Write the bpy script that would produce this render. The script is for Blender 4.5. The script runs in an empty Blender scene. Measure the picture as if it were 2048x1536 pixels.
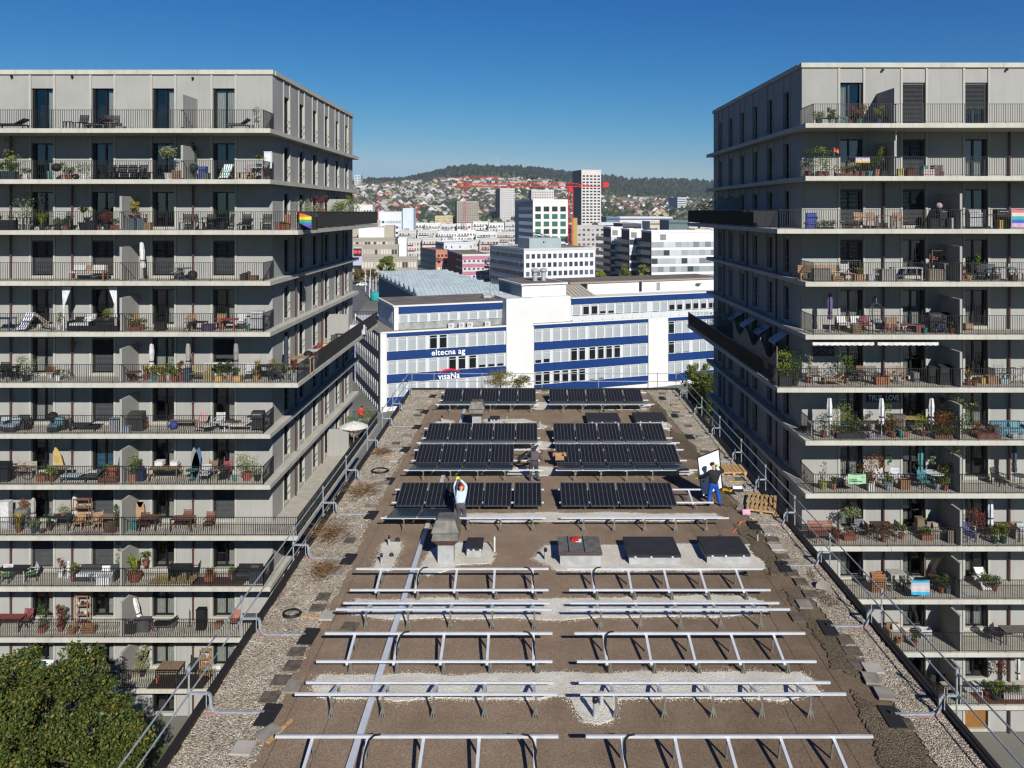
import bpy, math, random
import numpy as np
from mathutils import Vector, Matrix, Euler
R = math.radians
random.seed(7)
S = bpy.context.scene
# ---------------------------------------------------------------- camera, sky, sun, exposure
CAMZ, FP, CX, CY = 30.0, 1600.0, 1056.0, 423.0      # eye height, focal length and principal point in photo pixels
cam_d = bpy.data.cameras.new('camera'); cam = bpy.data.objects.new('camera', cam_d)
S.collection.objects.link(cam); S.camera = cam
cam.location = (0, 0, CAMZ); cam.rotation_euler = (R(90), 0, 0)
cam_d.sensor_width = 36; cam_d.lens = 36 * FP / 2048
cam_d.shift_x = -(CX - 1024) / 2048; cam_d.shift_y = -(768 - CY) / 2048
cam_d.clip_start = .3; cam_d.clip_end = 20000
W = bpy.data.worlds.new('World'); S.world = W; W.use_nodes = True
nt = W.node_tree; bg = nt.nodes['Background']
sky = nt.nodes.new('ShaderNodeTexSky'); sky.sky_type = 'NISHITA'; sky.sun_disc = False
SUN_EL, SUN_AZ = 31.0, 20.0
sky.sun_elevation = R(SUN_EL); sky.sun_rotation = R(180 - SUN_AZ)
sky.altitude = 400; sky.air_density = 1.0; sky.dust_density = 0.0; sky.ozone_density = 3.5
sp_ = nt.nodes.new('ShaderNodeSeparateColor'); cb_ = nt.nodes.new('ShaderNodeCombineColor'); nt.links.new(sky.outputs[0], sp_.inputs[0])
for i_, (a_, g_, mx_) in enumerate(((.0012, 2.8, .25), (.0158, 1.45, .38), (.0610, .9, .5))):    # photographic grade of the clear sky, one curve per channel
    w_ = nt.nodes.new('ShaderNodeMath'); w_.operation = 'POWER'; w_.inputs[1].default_value = g_; nt.links.new(sp_.outputs[i_], w_.inputs[0])
    q_ = nt.nodes.new('ShaderNodeMath'); q_.operation = 'MULTIPLY'; q_.inputs[1].default_value = a_ / .06; nt.links.new(w_.outputs[0], q_.inputs[0])
    r_ = nt.nodes.new('ShaderNodeMath'); r_.operation = 'MINIMUM'; r_.inputs[1].default_value = mx_ / .06; nt.links.new(q_.outputs[0], r_.inputs[0]); nt.links.new(r_.outputs[0], cb_.inputs[i_])
nt.links.new(cb_.outputs[0], bg.inputs[0]); bg.inputs[1].default_value = 0.06
sd = bpy.data.lights.new('sun', 'SUN'); sun = bpy.data.objects.new('sun', sd); S.collection.objects.link(sun)
sd.energy = 5.0; sd.angle = R(.5); sd.color = (1, .96, .9)
sv = Vector((math.sin(R(SUN_AZ)) * math.cos(R(SUN_EL)), -math.cos(R(SUN_AZ)) * math.cos(R(SUN_EL)), math.sin(R(SUN_EL))))
sun.rotation_euler = sv.to_track_quat('Z', 'Y').to_euler(); sun.location = (20, -20, 80)
S.view_settings.view_transform = 'Standard'; S.view_settings.look = 'None'
S.view_settings.exposure = 0.5; S.view_settings.gamma = 1.0; S.view_settings.use_curve_mapping = False
S.render.engine = 'CYCLES'
c = S.cycles; c.max_bounces = 5; c.diffuse_bounces = 2; c.glossy_bounces = 2; c.transmission_bounces = 2
c.transparent_max_bounces = 12; c.volume_bounces = 0; c.use_denoising = True; c.use_adaptive_sampling = True
c.caustics_reflective = False; c.caustics_refractive = False; c.filter_width = 1.3
try: c.denoiser = 'OPENIMAGEDENOISE'
except Exception: pass
# ---------------------------------------------------------------- helpers
COL = S.collection
def P(px, py, Y): return Vector(((px - CX) * Y / FP, Y, CAMZ + (CY - py) * Y / FP))     # photo pixel at a known distance
def G(px, py, z=0.0):                                                                     # photo pixel on a level plane
    Y = FP * (CAMZ - z) / (py - CY); return Vector(((px - CX) * Y / FP, Y, z))
def lin(h):
    if isinstance(h, str):
        r = [int(h[i:i + 2], 16) / 255 for i in (0, 2, 4)]
        return tuple(x / 12.92 if x <= .04045 else ((x + .055) / 1.055) ** 2.4 for x in r)
    return tuple(h)
_mc = {}
def mat(col, rough=.75, metal=0.0, var=.12, scale=3.0, bump=0.0, bscale=40.0, name=None, col2=None, spec=.35):
    key = (col, rough, metal, var, scale, bump, bscale, col2, spec)
    if key in _mc: return _mc[key]
    m = bpy.data.materials.new(name or 'paint'); m.use_nodes = True; n = m.node_tree.nodes; l = m.node_tree.links
    b = n['Principled BSDF']; b.inputs['Roughness'].default_value = rough; b.inputs['Metallic'].default_value = metal
    b.inputs['Specular IOR Level'].default_value = spec
    c1 = lin(col); c2 = lin(col2) if col2 else tuple(x * (1 - var * 1.6) for x in c1)
    geo = n.new('ShaderNodeNewGeometry')
    if var or col2:
        nz = n.new('ShaderNodeTexNoise'); nz.inputs['Scale'].default_value = scale; nz.inputs['Detail'].default_value = 6
        l.new(geo.outputs['Position'], nz.inputs['Vector'])
        mx = n.new('ShaderNodeMix'); mx.data_type = 'RGBA'
        rp = n.new('ShaderNodeMapRange'); rp.inputs[1].default_value = .38; rp.inputs[2].default_value = .66
        l.new(nz.outputs['Fac'], rp.inputs[0]); l.new(rp.outputs[0], mx.inputs[0])
        mx.inputs[6].default_value = (*c1, 1); mx.inputs[7].default_value = (*c2, 1); l.new(mx.outputs[2], b.inputs['Base Color'])
    else: b.inputs['Base Color'].default_value = (*c1, 1)
    if bump:
        nb = n.new('ShaderNodeTexNoise'); nb.inputs['Scale'].default_value = bscale; nb.inputs['Detail'].default_value = 4
        l.new(geo.outputs['Position'], nb.inputs['Vector']); bp = n.new('ShaderNodeBump'); bp.inputs['Strength'].default_value = bump
        bp.inputs['Distance'].default_value = .02; l.new(nb.outputs['Fac'], bp.inputs['Height']); l.new(bp.outputs[0], b.inputs['Normal'])
    _mc[key] = m; return m
def leafmat(c1, c2, c3=None, rough=.6):
    key = ('leaf', c1, c2, c3)
    if key in _mc: return _mc[key]
    m = bpy.data.materials.new('leaf'); m.use_nodes = True; n = m.node_tree.nodes; l = m.node_tree.links
    b = n['Principled BSDF']; b.inputs['Roughness'].default_value = rough; b.inputs['Specular IOR Level'].default_value = .25
    g = n.new('ShaderNodeNewGeometry'); r = n.new('ShaderNodeValToRGB'); e = r.color_ramp.elements
    e[0].color = (*lin(c1), 1); e[1].color = (*lin(c2), 1); e[1].position = .8
    if c3: x = e.new(.95); x.color = (*lin(c3), 1)
    l.new(g.outputs['Random Per Island'], r.inputs[0])
    tr = n.new('ShaderNodeBsdfTranslucent'); ms = n.new('ShaderNodeMixShader'); ms.inputs[0].default_value = .25
    l.new(r.outputs[0], b.inputs['Base Color']); l.new(r.outputs[0], tr.inputs[0])
    l.new(b.outputs[0], ms.inputs[1]); l.new(tr.outputs[0], ms.inputs[2]); l.new(ms.outputs[0], n['Material Output'].inputs[0])
    _mc[key] = m; return m
def glassmat(tint=(.6, .62, .61), refl=.12, name='window_glass'):
    key = ('glass', tint, refl)
    if key in _mc: return _mc[key]
    m = bpy.data.materials.new(name); m.use_nodes = True; n = m.node_tree.nodes; l = m.node_tree.links; n.remove(n['Principled BSDF'])
    t = n.new('ShaderNodeBsdfTransparent'); t.inputs[0].default_value = (*tint, 1)
    g = n.new('ShaderNodeBsdfGlossy'); g.inputs['Roughness'].default_value = .01; g.inputs[0].default_value = (.9, .95, 1, 1)
    f = n.new('ShaderNodeFresnel'); f.inputs[0].default_value = 1.5
    a = n.new('ShaderNodeMath'); a.operation = 'ADD'; a.inputs[1].default_value = refl; l.new(f.outputs[0], a.inputs[0])
    ms = n.new('ShaderNodeMixShader'); l.new(a.outputs[0], ms.inputs[0]); l.new(t.outputs[0], ms.inputs[1]); l.new(g.outputs[0], ms.inputs[2])
    l.new(ms.outputs[0], n['Material Output'].inputs[0]); _mc[key] = m; return m
def stripemat(c1, c2, scale, axis=0, name='striped_cloth', rough=.8):
    key = ('st', c1, c2, scale, axis)
    if key in _mc: return _mc[key]
    m = bpy.data.materials.new(name); m.use_nodes = True; n = m.node_tree.nodes; l = m.node_tree.links
    b = n['Principled BSDF']; b.inputs['Roughness'].default_value = rough
    t = n.new('ShaderNodeTexCoord'); s = n.new('ShaderNodeSeparateXYZ'); l.new(t.outputs['Object'], s.inputs[0])
    w = n.new('ShaderNodeMath'); w.operation = 'MULTIPLY'; w.inputs[1].default_value = scale; l.new(s.outputs[axis], w.inputs[0])
    fr = n.new('ShaderNodeMath'); fr.operation = 'FRACT'; l.new(w.outputs[0], fr.inputs[0])
    gt = n.new('ShaderNodeMath'); gt.operation = 'GREATER_THAN'; gt.inputs[1].default_value = .5; l.new(fr.outputs[0], gt.inputs[0])
    mx = n.new('ShaderNodeMix'); mx.data_type = 'RGBA'; mx.inputs[6].default_value = (*lin(c1), 1); mx.inputs[7].default_value = (*lin(c2), 1)
    l.new(gt.outputs[0], mx.inputs[0]); l.new(mx.outputs[2], b.inputs['Base Color']); _mc[key] = m; return m
def bandmat(cols, z0, z1, axis=2, name='banded_cloth'):
    key = ('bd', tuple(cols), z0, z1, axis)
    if key in _mc: return _mc[key]
    m = bpy.data.materials.new(name); m.use_nodes = True; n = m.node_tree.nodes; l = m.node_tree.links
    b = n['Principled BSDF']; b.inputs['Roughness'].default_value = .8
    t = n.new('ShaderNodeTexCoord'); s = n.new('ShaderNodeSeparateXYZ'); l.new(t.outputs['Object'], s.inputs[0])
    w = n.new('ShaderNodeMapRange'); w.inputs[1].default_value = z0; w.inputs[2].default_value = z1; l.new(s.outputs[axis], w.inputs[0])
    r = n.new('ShaderNodeValToRGB'); r.color_ramp.interpolation = 'CONSTANT'; e = r.color_ramp.elements
    e[0].color = (*lin(cols[0]), 1); e[1].position = 1 / len(cols); e[1].color = (*lin(cols[1]), 1)
    for i in range(2, len(cols)): x = e.new(i / len(cols)); x.color = (*lin(cols[i]), 1)
    l.new(w.outputs[0], r.inputs[0]); l.new(r.outputs[0], b.inputs['Base Color']); _mc[key] = m; return m

class MB:
    def __init__(s): s.v = []; s.f = []
    def add(s, vs, fs):
        k = len(s.v); s.v += [tuple(v) for v in vs]; s.f += [tuple(i + k for i in f) for f in fs]; return s
    BF = [(0, 3, 2, 1), (4, 5, 6, 7), (0, 1, 5, 4), (1, 2, 6, 5), (2, 3, 7, 6), (3, 0, 4, 7)]
    def box(s, x0, x1, y0, y1, z0, z1):
        x0, x1 = min(x0, x1), max(x0, x1)
        return s.add([(x0, y0, z0), (x1, y0, z0), (x1, y1, z0), (x0, y1, z0), (x0, y0, z1), (x1, y0, z1), (x1, y1, z1), (x0, y1, z1)], s.BF)
    def ob(s, c, d, rx=0, ry=0, rz=0):                     # centre, full size, rotations in degrees
        m = Matrix.Translation(c) @ Euler((R(rx), R(ry), R(rz))).to_matrix().to_4x4(); a, b, e = d[0] / 2, d[1] / 2, d[2] / 2
        return s.add([m @ Vector(p) for p in [(-a, -b, -e), (a, -b, -e), (a, b, -e), (-a, b, -e), (-a, -b, e), (a, -b, e), (a, b, e), (-a, b, e)]], s.BF)
    def hexa(s, bot, top): return s.add(list(bot) + list(top), s.BF)
    def tube(s, p, q, r, n=6, r2=None, caps=True):
        p, q = Vector(p), Vector(q); d = (q - p)
        if d.length < 1e-6: return s
        u = d.orthogonal().normalized(); w = d.normalized().cross(u); r2 = r if r2 is None else r2
        vs = [p + (u * math.cos(2 * math.pi * i / n) + w * math.sin(2 * math.pi * i / n)) * r for i in range(n)]
        vs += [q + (u * math.cos(2 * math.pi * i / n) + w * math.sin(2 * math.pi * i / n)) * r2 for i in range(n)]
        fs = [(i, (i + 1) % n, n + (i + 1) % n, n + i) for i in range(n)]
        if caps: fs += [tuple(range(n - 1, -1, -1)), tuple(range(n, 2 * n))]
        return s.add(vs, fs)
    def bar(s, p, q, a, b=None):                           # rectangular bar between two points
        p, q = Vector(p), Vector(q); b = b or a; d = (q - p).normalized(); up = Vector((0, 0, 1)) if abs(d.z) < .95 else Vector((0, 1, 0))
        u = d.cross(up).normalized() * a / 2; w = u.cross(d).normalized() * b / 2
        return s.add([p - u - w, p + u - w, p + u + w, p - u + w, q - u - w, q + u - w, q + u + w, q - u + w], s.BF)
    def path(s, pts, r, n=6):
        for a, b in zip(pts, pts[1:]): s.tube(a, b, r, n)
        return s
    def lathe(s, prof, n=12, c=(0, 0, 0), sx=1, sy=1):
        k = len(prof); vs = [(c[0] + r * math.cos(2 * math.pi * i / n) * sx, c[1] + r * math.sin(2 * math.pi * i / n) * sy, c[2] + z) for r, z in prof for i in range(n)]
        fs = [(j * n + i, j * n + (i + 1) % n, (j + 1) * n + (i + 1) % n, (j + 1) * n + i) for j in range(k - 1) for i in range(n)]
        fs += [tuple(range(n - 1, -1, -1)), tuple(range((k - 1) * n, k * n))]
        return s.add(vs, fs)
    def prism(s, poly, z0, z1):
        n = len(poly)
        if n > 8:
            from mathutils.geometry import tessellate_polygon
            tr = tessellate_polygon([[Vector((x, y, 0)) for x, y in poly]])
            vs = [(x, y, z0) for x, y in poly] + [(x, y, z1) for x, y in poly]; fs = []
            for a, b, c_ in tr:
                A, B, C_ = Vector(poly[a]), Vector(poly[b]), Vector(poly[c_]); up = (B - A).cross(C_ - A) > 0
                fs.append((n + a, n + b, n + c_) if up else (n + a, n + c_, n + b))
            ar = sum(poly[i][0] * poly[(i + 1) % n][1] - poly[(i + 1) % n][0] * poly[i][1] for i in range(n)) > 0
            fs += [(i, (i + 1) % n, n + (i + 1) % n, n + i) if ar else ((i + 1) % n, i, n + i, n + (i + 1) % n) for i in range(n)]
            return s.add(vs, fs)
        vs = [(x, y, z0) for x, y in poly] + [(x, y, z1) for x, y in poly]
        return s.add(vs, [tuple(range(n - 1, -1, -1)), tuple(range(n, 2 * n))] + [(i, (i + 1) % n, n + (i + 1) % n, n + i) for i in range(n)])
    def quad(s, a, b, c_, d): return s.add([a, b, c_, d], [(0, 1, 2, 3)])
    def sheet(s, f, nu, nv):                               # grid sheet from f(u,v), u,v in 0..1
        vs = [f(i / nu, j / nv) for j in range(nv + 1) for i in range(nu + 1)]; w = nu + 1
        return s.add(vs, [(j * w + i, j * w + i + 1, (j + 1) * w + i + 1, (j + 1) * w + i) for j in range(nv) for i in range(nu)])
    def mesh(s, name='mesh', off=None, smooth=False):
        me = bpy.data.meshes.new(name); vs = s.v
        if off is not None: vs = [(a - off[0], b - off[1], c_ - off[2]) for a, b, c_ in vs]
        me.from_pydata(vs, [], s.f)
        if smooth: me.polygons.foreach_set('use_smooth', [True] * len(me.polygons))
        me.materials.append(None); return me
def np_mesh(name, V, F):                                   # big meshes from numpy, F is (n,k)
    me = bpy.data.meshes.new(name); V = np.asarray(V, dtype=np.float32); F = np.asarray(F, dtype=np.int32); k = F.shape[1]
    me.vertices.add(len(V)); me.vertices.foreach_set('co', V.ravel()); me.loops.add(F.size); me.loops.foreach_set('vertex_index', F.ravel())
    me.polygons.add(len(F)); me.polygons.foreach_set('loop_start', np.arange(0, F.size, k, dtype=np.int32))
    me.update(calc_edges=True); me.materials.append(None); return me
def link(name, data, m=None, parent=None, loc=None, rot=None, **pr):
    o = bpy.data.objects.new(name, data); COL.objects.link(o)
    if parent is not None: o.parent = parent
    if loc is not None: o.location = loc
    if rot is not None: o.rotation_euler = rot
    if m is not None and data is not None:
        o.material_slots[0].link = 'OBJECT'; o.material_slots[0].material = m
    for k, v in pr.items():
        if v is not None: o[k] = v
    return o
def thing(name, label, cat, loc=(0, 0, 0), rz=0, group=None):
    return link(name, None, loc=loc, rot=(0, 0, R(rz)), label=label, category=cat, group=group)
def part(name, mb, m, parent, off=True, smooth=False, **pr):          # world-space MB under an unrotated parent
    return link(name, mb.mesh(name, parent.location if off else None, smooth), m, parent, **pr)
def single(name, mb, m, label, cat, loc=None, group=None, smooth=False, kind=None):
    # a thing made of one mesh: origin set at its base
    v = np.array(mb.v); o = (float((v[:, 0].min() + v[:, 0].max()) / 2), float((v[:, 1].min() + v[:, 1].max()) / 2), float(v[:, 2].min()))
    return link(name, mb.mesh(name, o, smooth), m, loc=o, label=label, category=cat, group=group, kind=kind)
def struct(name, mb, m, kind='structure', **pr): return link(name, mb.mesh(name), m, kind=kind, **pr)

# colours used all over
M_plaster = mat('8d8d89', .9, var=.03, scale=.7, bump=.2, bscale=60, name='plaster', col2='878783')
M_pil = mat('9b9a92', .85, var=.05, scale=2, name='concrete_pilaster')
M_slab = mat('a8a69c', .85, var=.08, scale=.9, bump=.1, bscale=30, name='precast_concrete', col2='9d9b91')
M_floor = mat('a29e92', .9, var=.1, scale=2, name='balcony_floor')
M_dark = mat('17181a', .45, name='dark_metal', var=.05)
M_frame = mat('121416', .4, name='window_frame', var=.05)
M_pipe = mat('4a302b', .5, name='brown_downpipe', var=.1)
M_glass = glassmat(refl=.05); M_screen = glassmat((.45, .45, .45), -.04, 'dark_mesh')
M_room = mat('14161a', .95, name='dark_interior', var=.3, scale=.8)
M_curt = mat('bdbfba', .9, name='white_curtain', var=.1, scale=6)
M_blind = mat('3d3f42', .5, name='blind_slat', var=.1)
M_galv = mat('959c9f', .5, .25, name='galvanised_steel', var=.15, scale=5)
M_alu = mat('c6cacd', .4, .3, name='aluminium', var=.06, scale=4)
M_wood = mat('9a6a3c', .65, name='wood', var=.25, scale=12)

def streaks(m, amt=.3):                                    # faint vertical rain streaks and soft stains
    n = m.node_tree.nodes; l = m.node_tree.links; b = n['Principled BSDF']; src = b.inputs['Base Color'].links[0].from_socket
    geo = n.new('ShaderNodeNewGeometry'); mp = n.new('ShaderNodeMapping'); mp.inputs['Scale'].default_value = (5, 5, .35); l.new(geo.outputs['Position'], mp.inputs['Vector'])
    nz = n.new('ShaderNodeTexNoise'); nz.inputs['Scale'].default_value = 1.0; nz.inputs['Detail'].default_value = 5; l.new(mp.outputs[0], nz.inputs['Vector'])
    r = n.new('ShaderNodeMapRange'); r.inputs[1].default_value = .5; r.inputs[2].default_value = .8; r.inputs[4].default_value = amt; l.new(nz.outputs['Fac'], r.inputs[0])
    mx = n.new('ShaderNodeMix'); mx.data_type = 'RGBA'; mx.blend_type = 'MULTIPLY'; l.new(r.outputs[0], mx.inputs[0]); l.new(src, mx.inputs[6]); mx.inputs[7].default_value = (.62, .6, .55, 1)
    l.new(mx.outputs[2], b.inputs['Base Color'])
for m_ in (M_plaster, M_pil): streaks(m_, .28)
streaks(M_slab, .5)
# ---------------------------------------------------------------- the two apartment towers
PITCH = 2.9
TW = {
 'L': dict(s=-1, xw=15.2, yf=45.5, yw=47.6, yb=69.3, z1=34.73, zp=38.42, ov=.54, wide=13.07, w0=17.44, ww=1.31, bay=3.6, rail=15.08,
           sy=49.75, sp=3.32, fins=[(23.15, 2, 12), (19.66, 0, 2)], pipes=[19.88, 27.05, 30.7], nb=6),
 'R': dict(s=1, xw=15.8, yf=43.8, yw=46.15, yb=68.1, z1=34.84, zp=38.57, ov=.6, wide=13.65, w0=18.0, ww=1.32, bay=3.6, rail=15.65,
           sy=48.3, sp=3.36, fins=[(23.7, 2, 12), (20.1, 0, 2)], pipes=[20.46, 27.7], nb=6)}
# g glass, c curtain, b blind down, h blind half down, d dark glass, o door
WIN = {'L': ['cggggg', 'dddggg', 'gddggb', 'bbbbbb', 'ggggcg', 'hcbcgg', 'gdbcgg', 'ggfggg', 'bgbggc', 'gdbbgg', 'ccggbg', 'ccggcg'],
       'R': ['gbhgcg', 'cbcggb', 'bbdgbg', 'hgdgcg', 'ccggbg', 'ggdcgg', 'gdcggb', 'cgdggc', 'gggcgb', 'ggggcg', 'ggcgbg', 'gggggg']}
def floor_z(t, i): return TW[t]['z1'] - PITCH * i
_wm = {}
def win_meshes(w, h, s, key):
    k = (round(w, 2), round(h, 2), s)
    if k in _wm: return _wm[k]
    # local frame: x 0..w (0 = inner side), y 0 outer wall face .. depth, z 0..h
    f = MB(); d = .2; fw = .055; jx = .15
    f.box(0, fw, d, d + .08, 0, h).box(w - jx, w, d - .08, d + .08, 0, h).box(fw, w - jx, d, d + .08, 0, .1).box(fw, w - jx, d, d + .08, h - .06, h)
    mx = w * .43; f.box(mx - .05, mx + .05, d - .005, d + .085, .1, h - .06)
    g = MB(); g.quad((fw, d + .05, .1), (mx - .05, d + .05, .1), (mx - .05, d + .05, h - .06), (fw, d + .05, h - .06))
    g.quad((mx + .05, d + .05, .1), (w - jx, d + .05, .1), (w - jx, d + .05, h - .06), (mx + .05, d + .05, h - .06))
    cu = MB(); n = 26
    cu.sheet(lambda u, v: (.05 + u * (w - .2), d + .16 + .035 * math.sin(u * n * 1.9), .05 + v * (h - .15)), 60, 1)
    c2 = MB(); c2.sheet(lambda u, v: (.05 + u * .42, d + .16 + .035 * math.sin(u * n), .05 + v * (h - .15)), 24, 1)
    bl = {}
    for nm, fr in (('b', 1.0), ('h', .62)):
        q = MB(); z = h - .1; z_end = h - .02 - (h - .12) * fr
        q.box(.03, w - .04, d - .11, d - .03, h - .12, h - .02)
        while z > z_end + .05:
            z -= .075; q.add([(.04, d - .09, z), (w - .05, d - .09, z), (w - .05, d - .045, z + .045), (.04, d - .045, z + .045)], [(0, 1, 2, 3)])
        bl[nm] = q
    ms = {'f': f, 'g': g, 'c': cu, 'k': c2, 'b': bl['b'], 'h': bl['h']}
    out = {}
    for a, mb in ms.items():
        if s < 0: mb.v = [(-x, y, z) for x, y, z in mb.v]; mb.f = [tuple(reversed(q)) for q in mb.f]
        out[a] = mb.mesh('window_' + a)
    _wm[k] = out; return out
M_curtb = mat('3b6d8c', .9, name='blue_curtain', var=.15, scale=5)
def put_window(root, org, loc, rot, w, h, s, st, bars=False):
    ms = win_meshes(w, h, s, None); lo = Vector(loc) - org
    o = link('window', ms['f'], M_frame, root, lo, rot); link('pane', ms['g'], M_glass, o)
    if st in 'cf': link('curtain', ms['c'], M_curtb if st == 'f' else M_curt, o)
    elif st == 'g': link('curtain', ms['k'], M_curt, o)
    if st in 'bh': link('blind', ms[st], M_blind, o)
    if bars:
        k = ('bars', w, s)
        if k not in _wm:
            q = MB()
            for z in (.55, .95): q.tube((0, -.04, z), (w * s, -.04, z), .014, 4)
            q.tube((0.0, -.04, .55), (0, .05, .5), .012, 4).tube((w * s, -.04, .55), (w * s, .05, .5), .012, 4)
            q.tube((0.0, -.04, .95), (0, .05, .9), .012, 4).tube((w * s, -.04, .95), (w * s, .05, .9), .012, 4)
            _wm[k] = q.mesh('guard_bar')
        link('guard_bar', _wm[k], M_dark, o)
    return o
def railing(mb, p, q, h=1.06, pitch=.125):
    p, q = Vector(p), Vector(q); L = (q - p).length; n = max(1, int(L / pitch)); d = (q - p) / n
    mb.bar(p + Vector((0, 0, h)), q + Vector((0, 0, h)), .045, .022); mb.bar(p + Vector((0, 0, .07)), q + Vector((0, 0, .07)), .03, .016)
    for i in range(n + 1):
        a = p + d * i; mb.bar(a + Vector((0, 0, .06 if i % 12 else -.06)), a + Vector((0, 0, h)), .026 if i % 12 else .034, .012)
TOWERS = {}
def build_tower(t):
    D = TW[t]; s = D['s']; xw, yf, yw, yb = D['xw'], D['yf'], D['yw'], D['yb']; xo = D['w0'] + D['bay'] * D['nb'] - .6
    org = Vector((s * xw, yf, 0)); side = 'left' if s < 0 else 'right'
    root = thing('apartment_tower', ('tall grey tower with stacked balconies on the left, its side wall sunlit' if s < 0 else
                 'tall grey tower with stacked balconies on the right, its side wall in shade'), 'apartment building', org, group='twin residential towers')
    TOWERS[t] = root; X = lambda x: s * x
    cache = {}
    def bx(name, key, x0, x1, y0, y1, z0, z1, m, par=root):
        # mesh shared by size; placed at its lower corner
        x0, x1 = sorted((x0, x1)); k = (round(x1 - x0, 3), round(y1 - y0, 3), round(z1 - z0, 3))
        if k not in cache: cache[k] = MB().box(0, x1 - x0, 0, y1 - y0, 0, z1 - z0).mesh(name)
        base = org if par is root else Vector((0, 0, 0))
        return link(name, cache[k], m, par, Vector((x0, y0, z0)) - base)
    # dark core behind the rooms
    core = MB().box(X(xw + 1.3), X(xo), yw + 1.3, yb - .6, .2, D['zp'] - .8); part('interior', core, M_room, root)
    n = 13
    for i in range(n):
        zf = floor_z(t, i) if i < 12 else 0.0
        zc = (D['zp'] - .28) if i == 0 else floor_z(t, i - 1) - .25
        head = zf + (2.6 if i == 0 else 2.24)
        sill = zf + (.04 if i < 2 else .16)
        # front bays
        prev = xw
        for b in range(D['nb']):
            a = D['w0'] + b * D['bay']; e = a + D['ww']
            bx('facade_panel', 'p', X(prev), X(a - .13), yw, yw + .3, zf, zc, M_plaster)
            for q in (a - .125, e + .005): bx('pilaster', 'q', X(q), X(q + .12), yw - .05, yw + .3, zf, zc, M_pil)
            bx('lintel_panel', 'l', X(a), X(e), yw + .015, yw + .3, head, zc, M_plaster)
            if sill > zf + .05: bx('window_sill', 's', X(a), X(e), yw - .02, yw + .3, zf, sill, M_pil)
            st = WIN[t][i][b] if i < 12 else 'd'
            if i == 12 and ((t == 'L' and b == 2) or (t == 'R' and b == 2)):
                dd = link('door', MB().box(X(a), X(e), yw + .12, yw + .2, zf + .02, head).mesh('door', org), mat('7d5426', .6, var=.1, name='orange_timber'), root, label='orange timber entrance door')
                link('handle', MB().box(X(a + .12), X(a + .16), yw + .06, yw + .12, zf + 1, zf + 1.15).mesh('handle', org), M_galv, dd)
            else: put_window(root, org, (X(a), yw, sill), (0, 0, 0), D['ww'], round(head - sill, 2), s, st)
            prev = e + .13
        bx('facade_panel', 'p', X(prev), X(xo), yw, yw + .3, zf, zc, M_plaster)
        # side wall: same rhythm along the depth
        prev = yw + .3; sh = zf + (2.45 if i == 0 else 2.2)
        for b in range(6):
            a = D['sy'] + b * D['sp']; e = a + 1.2
            bx('facade_panel', 'p', X(xw), X(xw + .3), prev, a - .13, zf, zc, M_plaster)
            for q in (a - .125, e + .005): bx('pilaster', 'q', X(xw - .05), X(xw + .3), q, q + .12, zf, zc, M_pil)
            bx('lintel_panel', 'l', X(xw + .015), X(xw + .3), a, e, sh, zc, M_plaster)
            if sill > zf + .05: bx('window_sill', 's', X(xw - .02), X(xw + .3), a, e, zf, sill, M_pil)
            st = 'ddbddd'[(i * 5 + b * 3) % 6] if i % 2 else 'ddddbd'[(i + b) % 6]
            # rotated so local -y points away from the wall
            if s < 0: put_window(root, org, (X(xw), a, sill), (0, 0, R(90)), 1.2, round(sh - sill, 2), 1, st, True)
            else: put_window(root, org, (X(xw), e, sill), (0, 0, R(-90)), 1.2, round(sh - sill, 2), 1, st, True)
            prev = e + .13
        bx('facade_panel', 'p', X(xw), X(xw + .3), prev, yb, zf, zc, M_plaster)
        if i == 0: continue
        # balcony slab under storey i-1 is the ceiling of storey i
    for i in range(12):
        zf = floor_z(t, i); wide = i in (2, 5, 8); xi = D['wide'] if wide else xw - D['ov']
        ye = yb + (.4 if wide else .1)
        part('balcony_slab', MB().box(X(xi + .05), X(xo), yf + .05, ye - .05, zf - .245, zf - .005), M_floor, root)
        q = xi; k = 0
        while q < xo - .1:
            e = min(xo, (D['w0'] + 1.9 + D['bay'] * k)) - .012
            if e > q + .3: bx('fascia_panel', 'f', X(q), X(e), yf, yf + .3, zf - .25, zf, M_slab)
            q = e + .012; k += 1
        q = yf + .312
        while q < ye - .1:
            e = min(ye, q + 3.32); bx('fascia_panel', 'f', X(xi), X(xi + .3), q, e - .012, zf - .25, zf, M_slab); q = e
        rl = MB()
        if wide:
            railing(rl, (X(xi + .06), yf + .06, zf), (X(xo), yf + .06, zf)); railing(rl, (X(xi + .06), yf + .06, zf), (X(xi + .06), ye - .06, zf))
            railing(rl, (X(xi + .06), ye - .06, zf), (X(xw + .3), ye - .06, zf))
        else:
            railing(rl, (X(D['rail']), yf + .06, zf), (X(xo), yf + .06, zf)); railing(rl, (X(D['rail']), yf + .06, zf), (X(D['rail'] + .05), yw - .02, zf))
        part('balcony_railing', rl, M_dark, root, label=None)
        for x, a, b in D['fins']:
            if a <= i < b:
                bx('partition_wall', 'w', X(x), X(x + .13), yf + .1, yw, zf, zf + 1.95, M_plaster)
        if wide:
            yy = 60.5 if t == 'L' else 60.0
            bx('partition_wall', 'w', X(xi + .5), X(xw), yy, yy + .12, zf, zf + 2.0, M_plaster)
        if i >= 1:
            for x in D['pipes']:
                if i == 1 and x != D['pipes'][-1]: continue
                q = MB().tube((X(x), yw - .13, zf), (X(x), yw - .13, zf + 2.65), .058, 8); q.tube((X(x), yw - .13, zf + 1.3), (X(x), yw - .13, zf + 1.34), .075, 8)
                part('downpipe', q, M_pipe, root)
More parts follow.
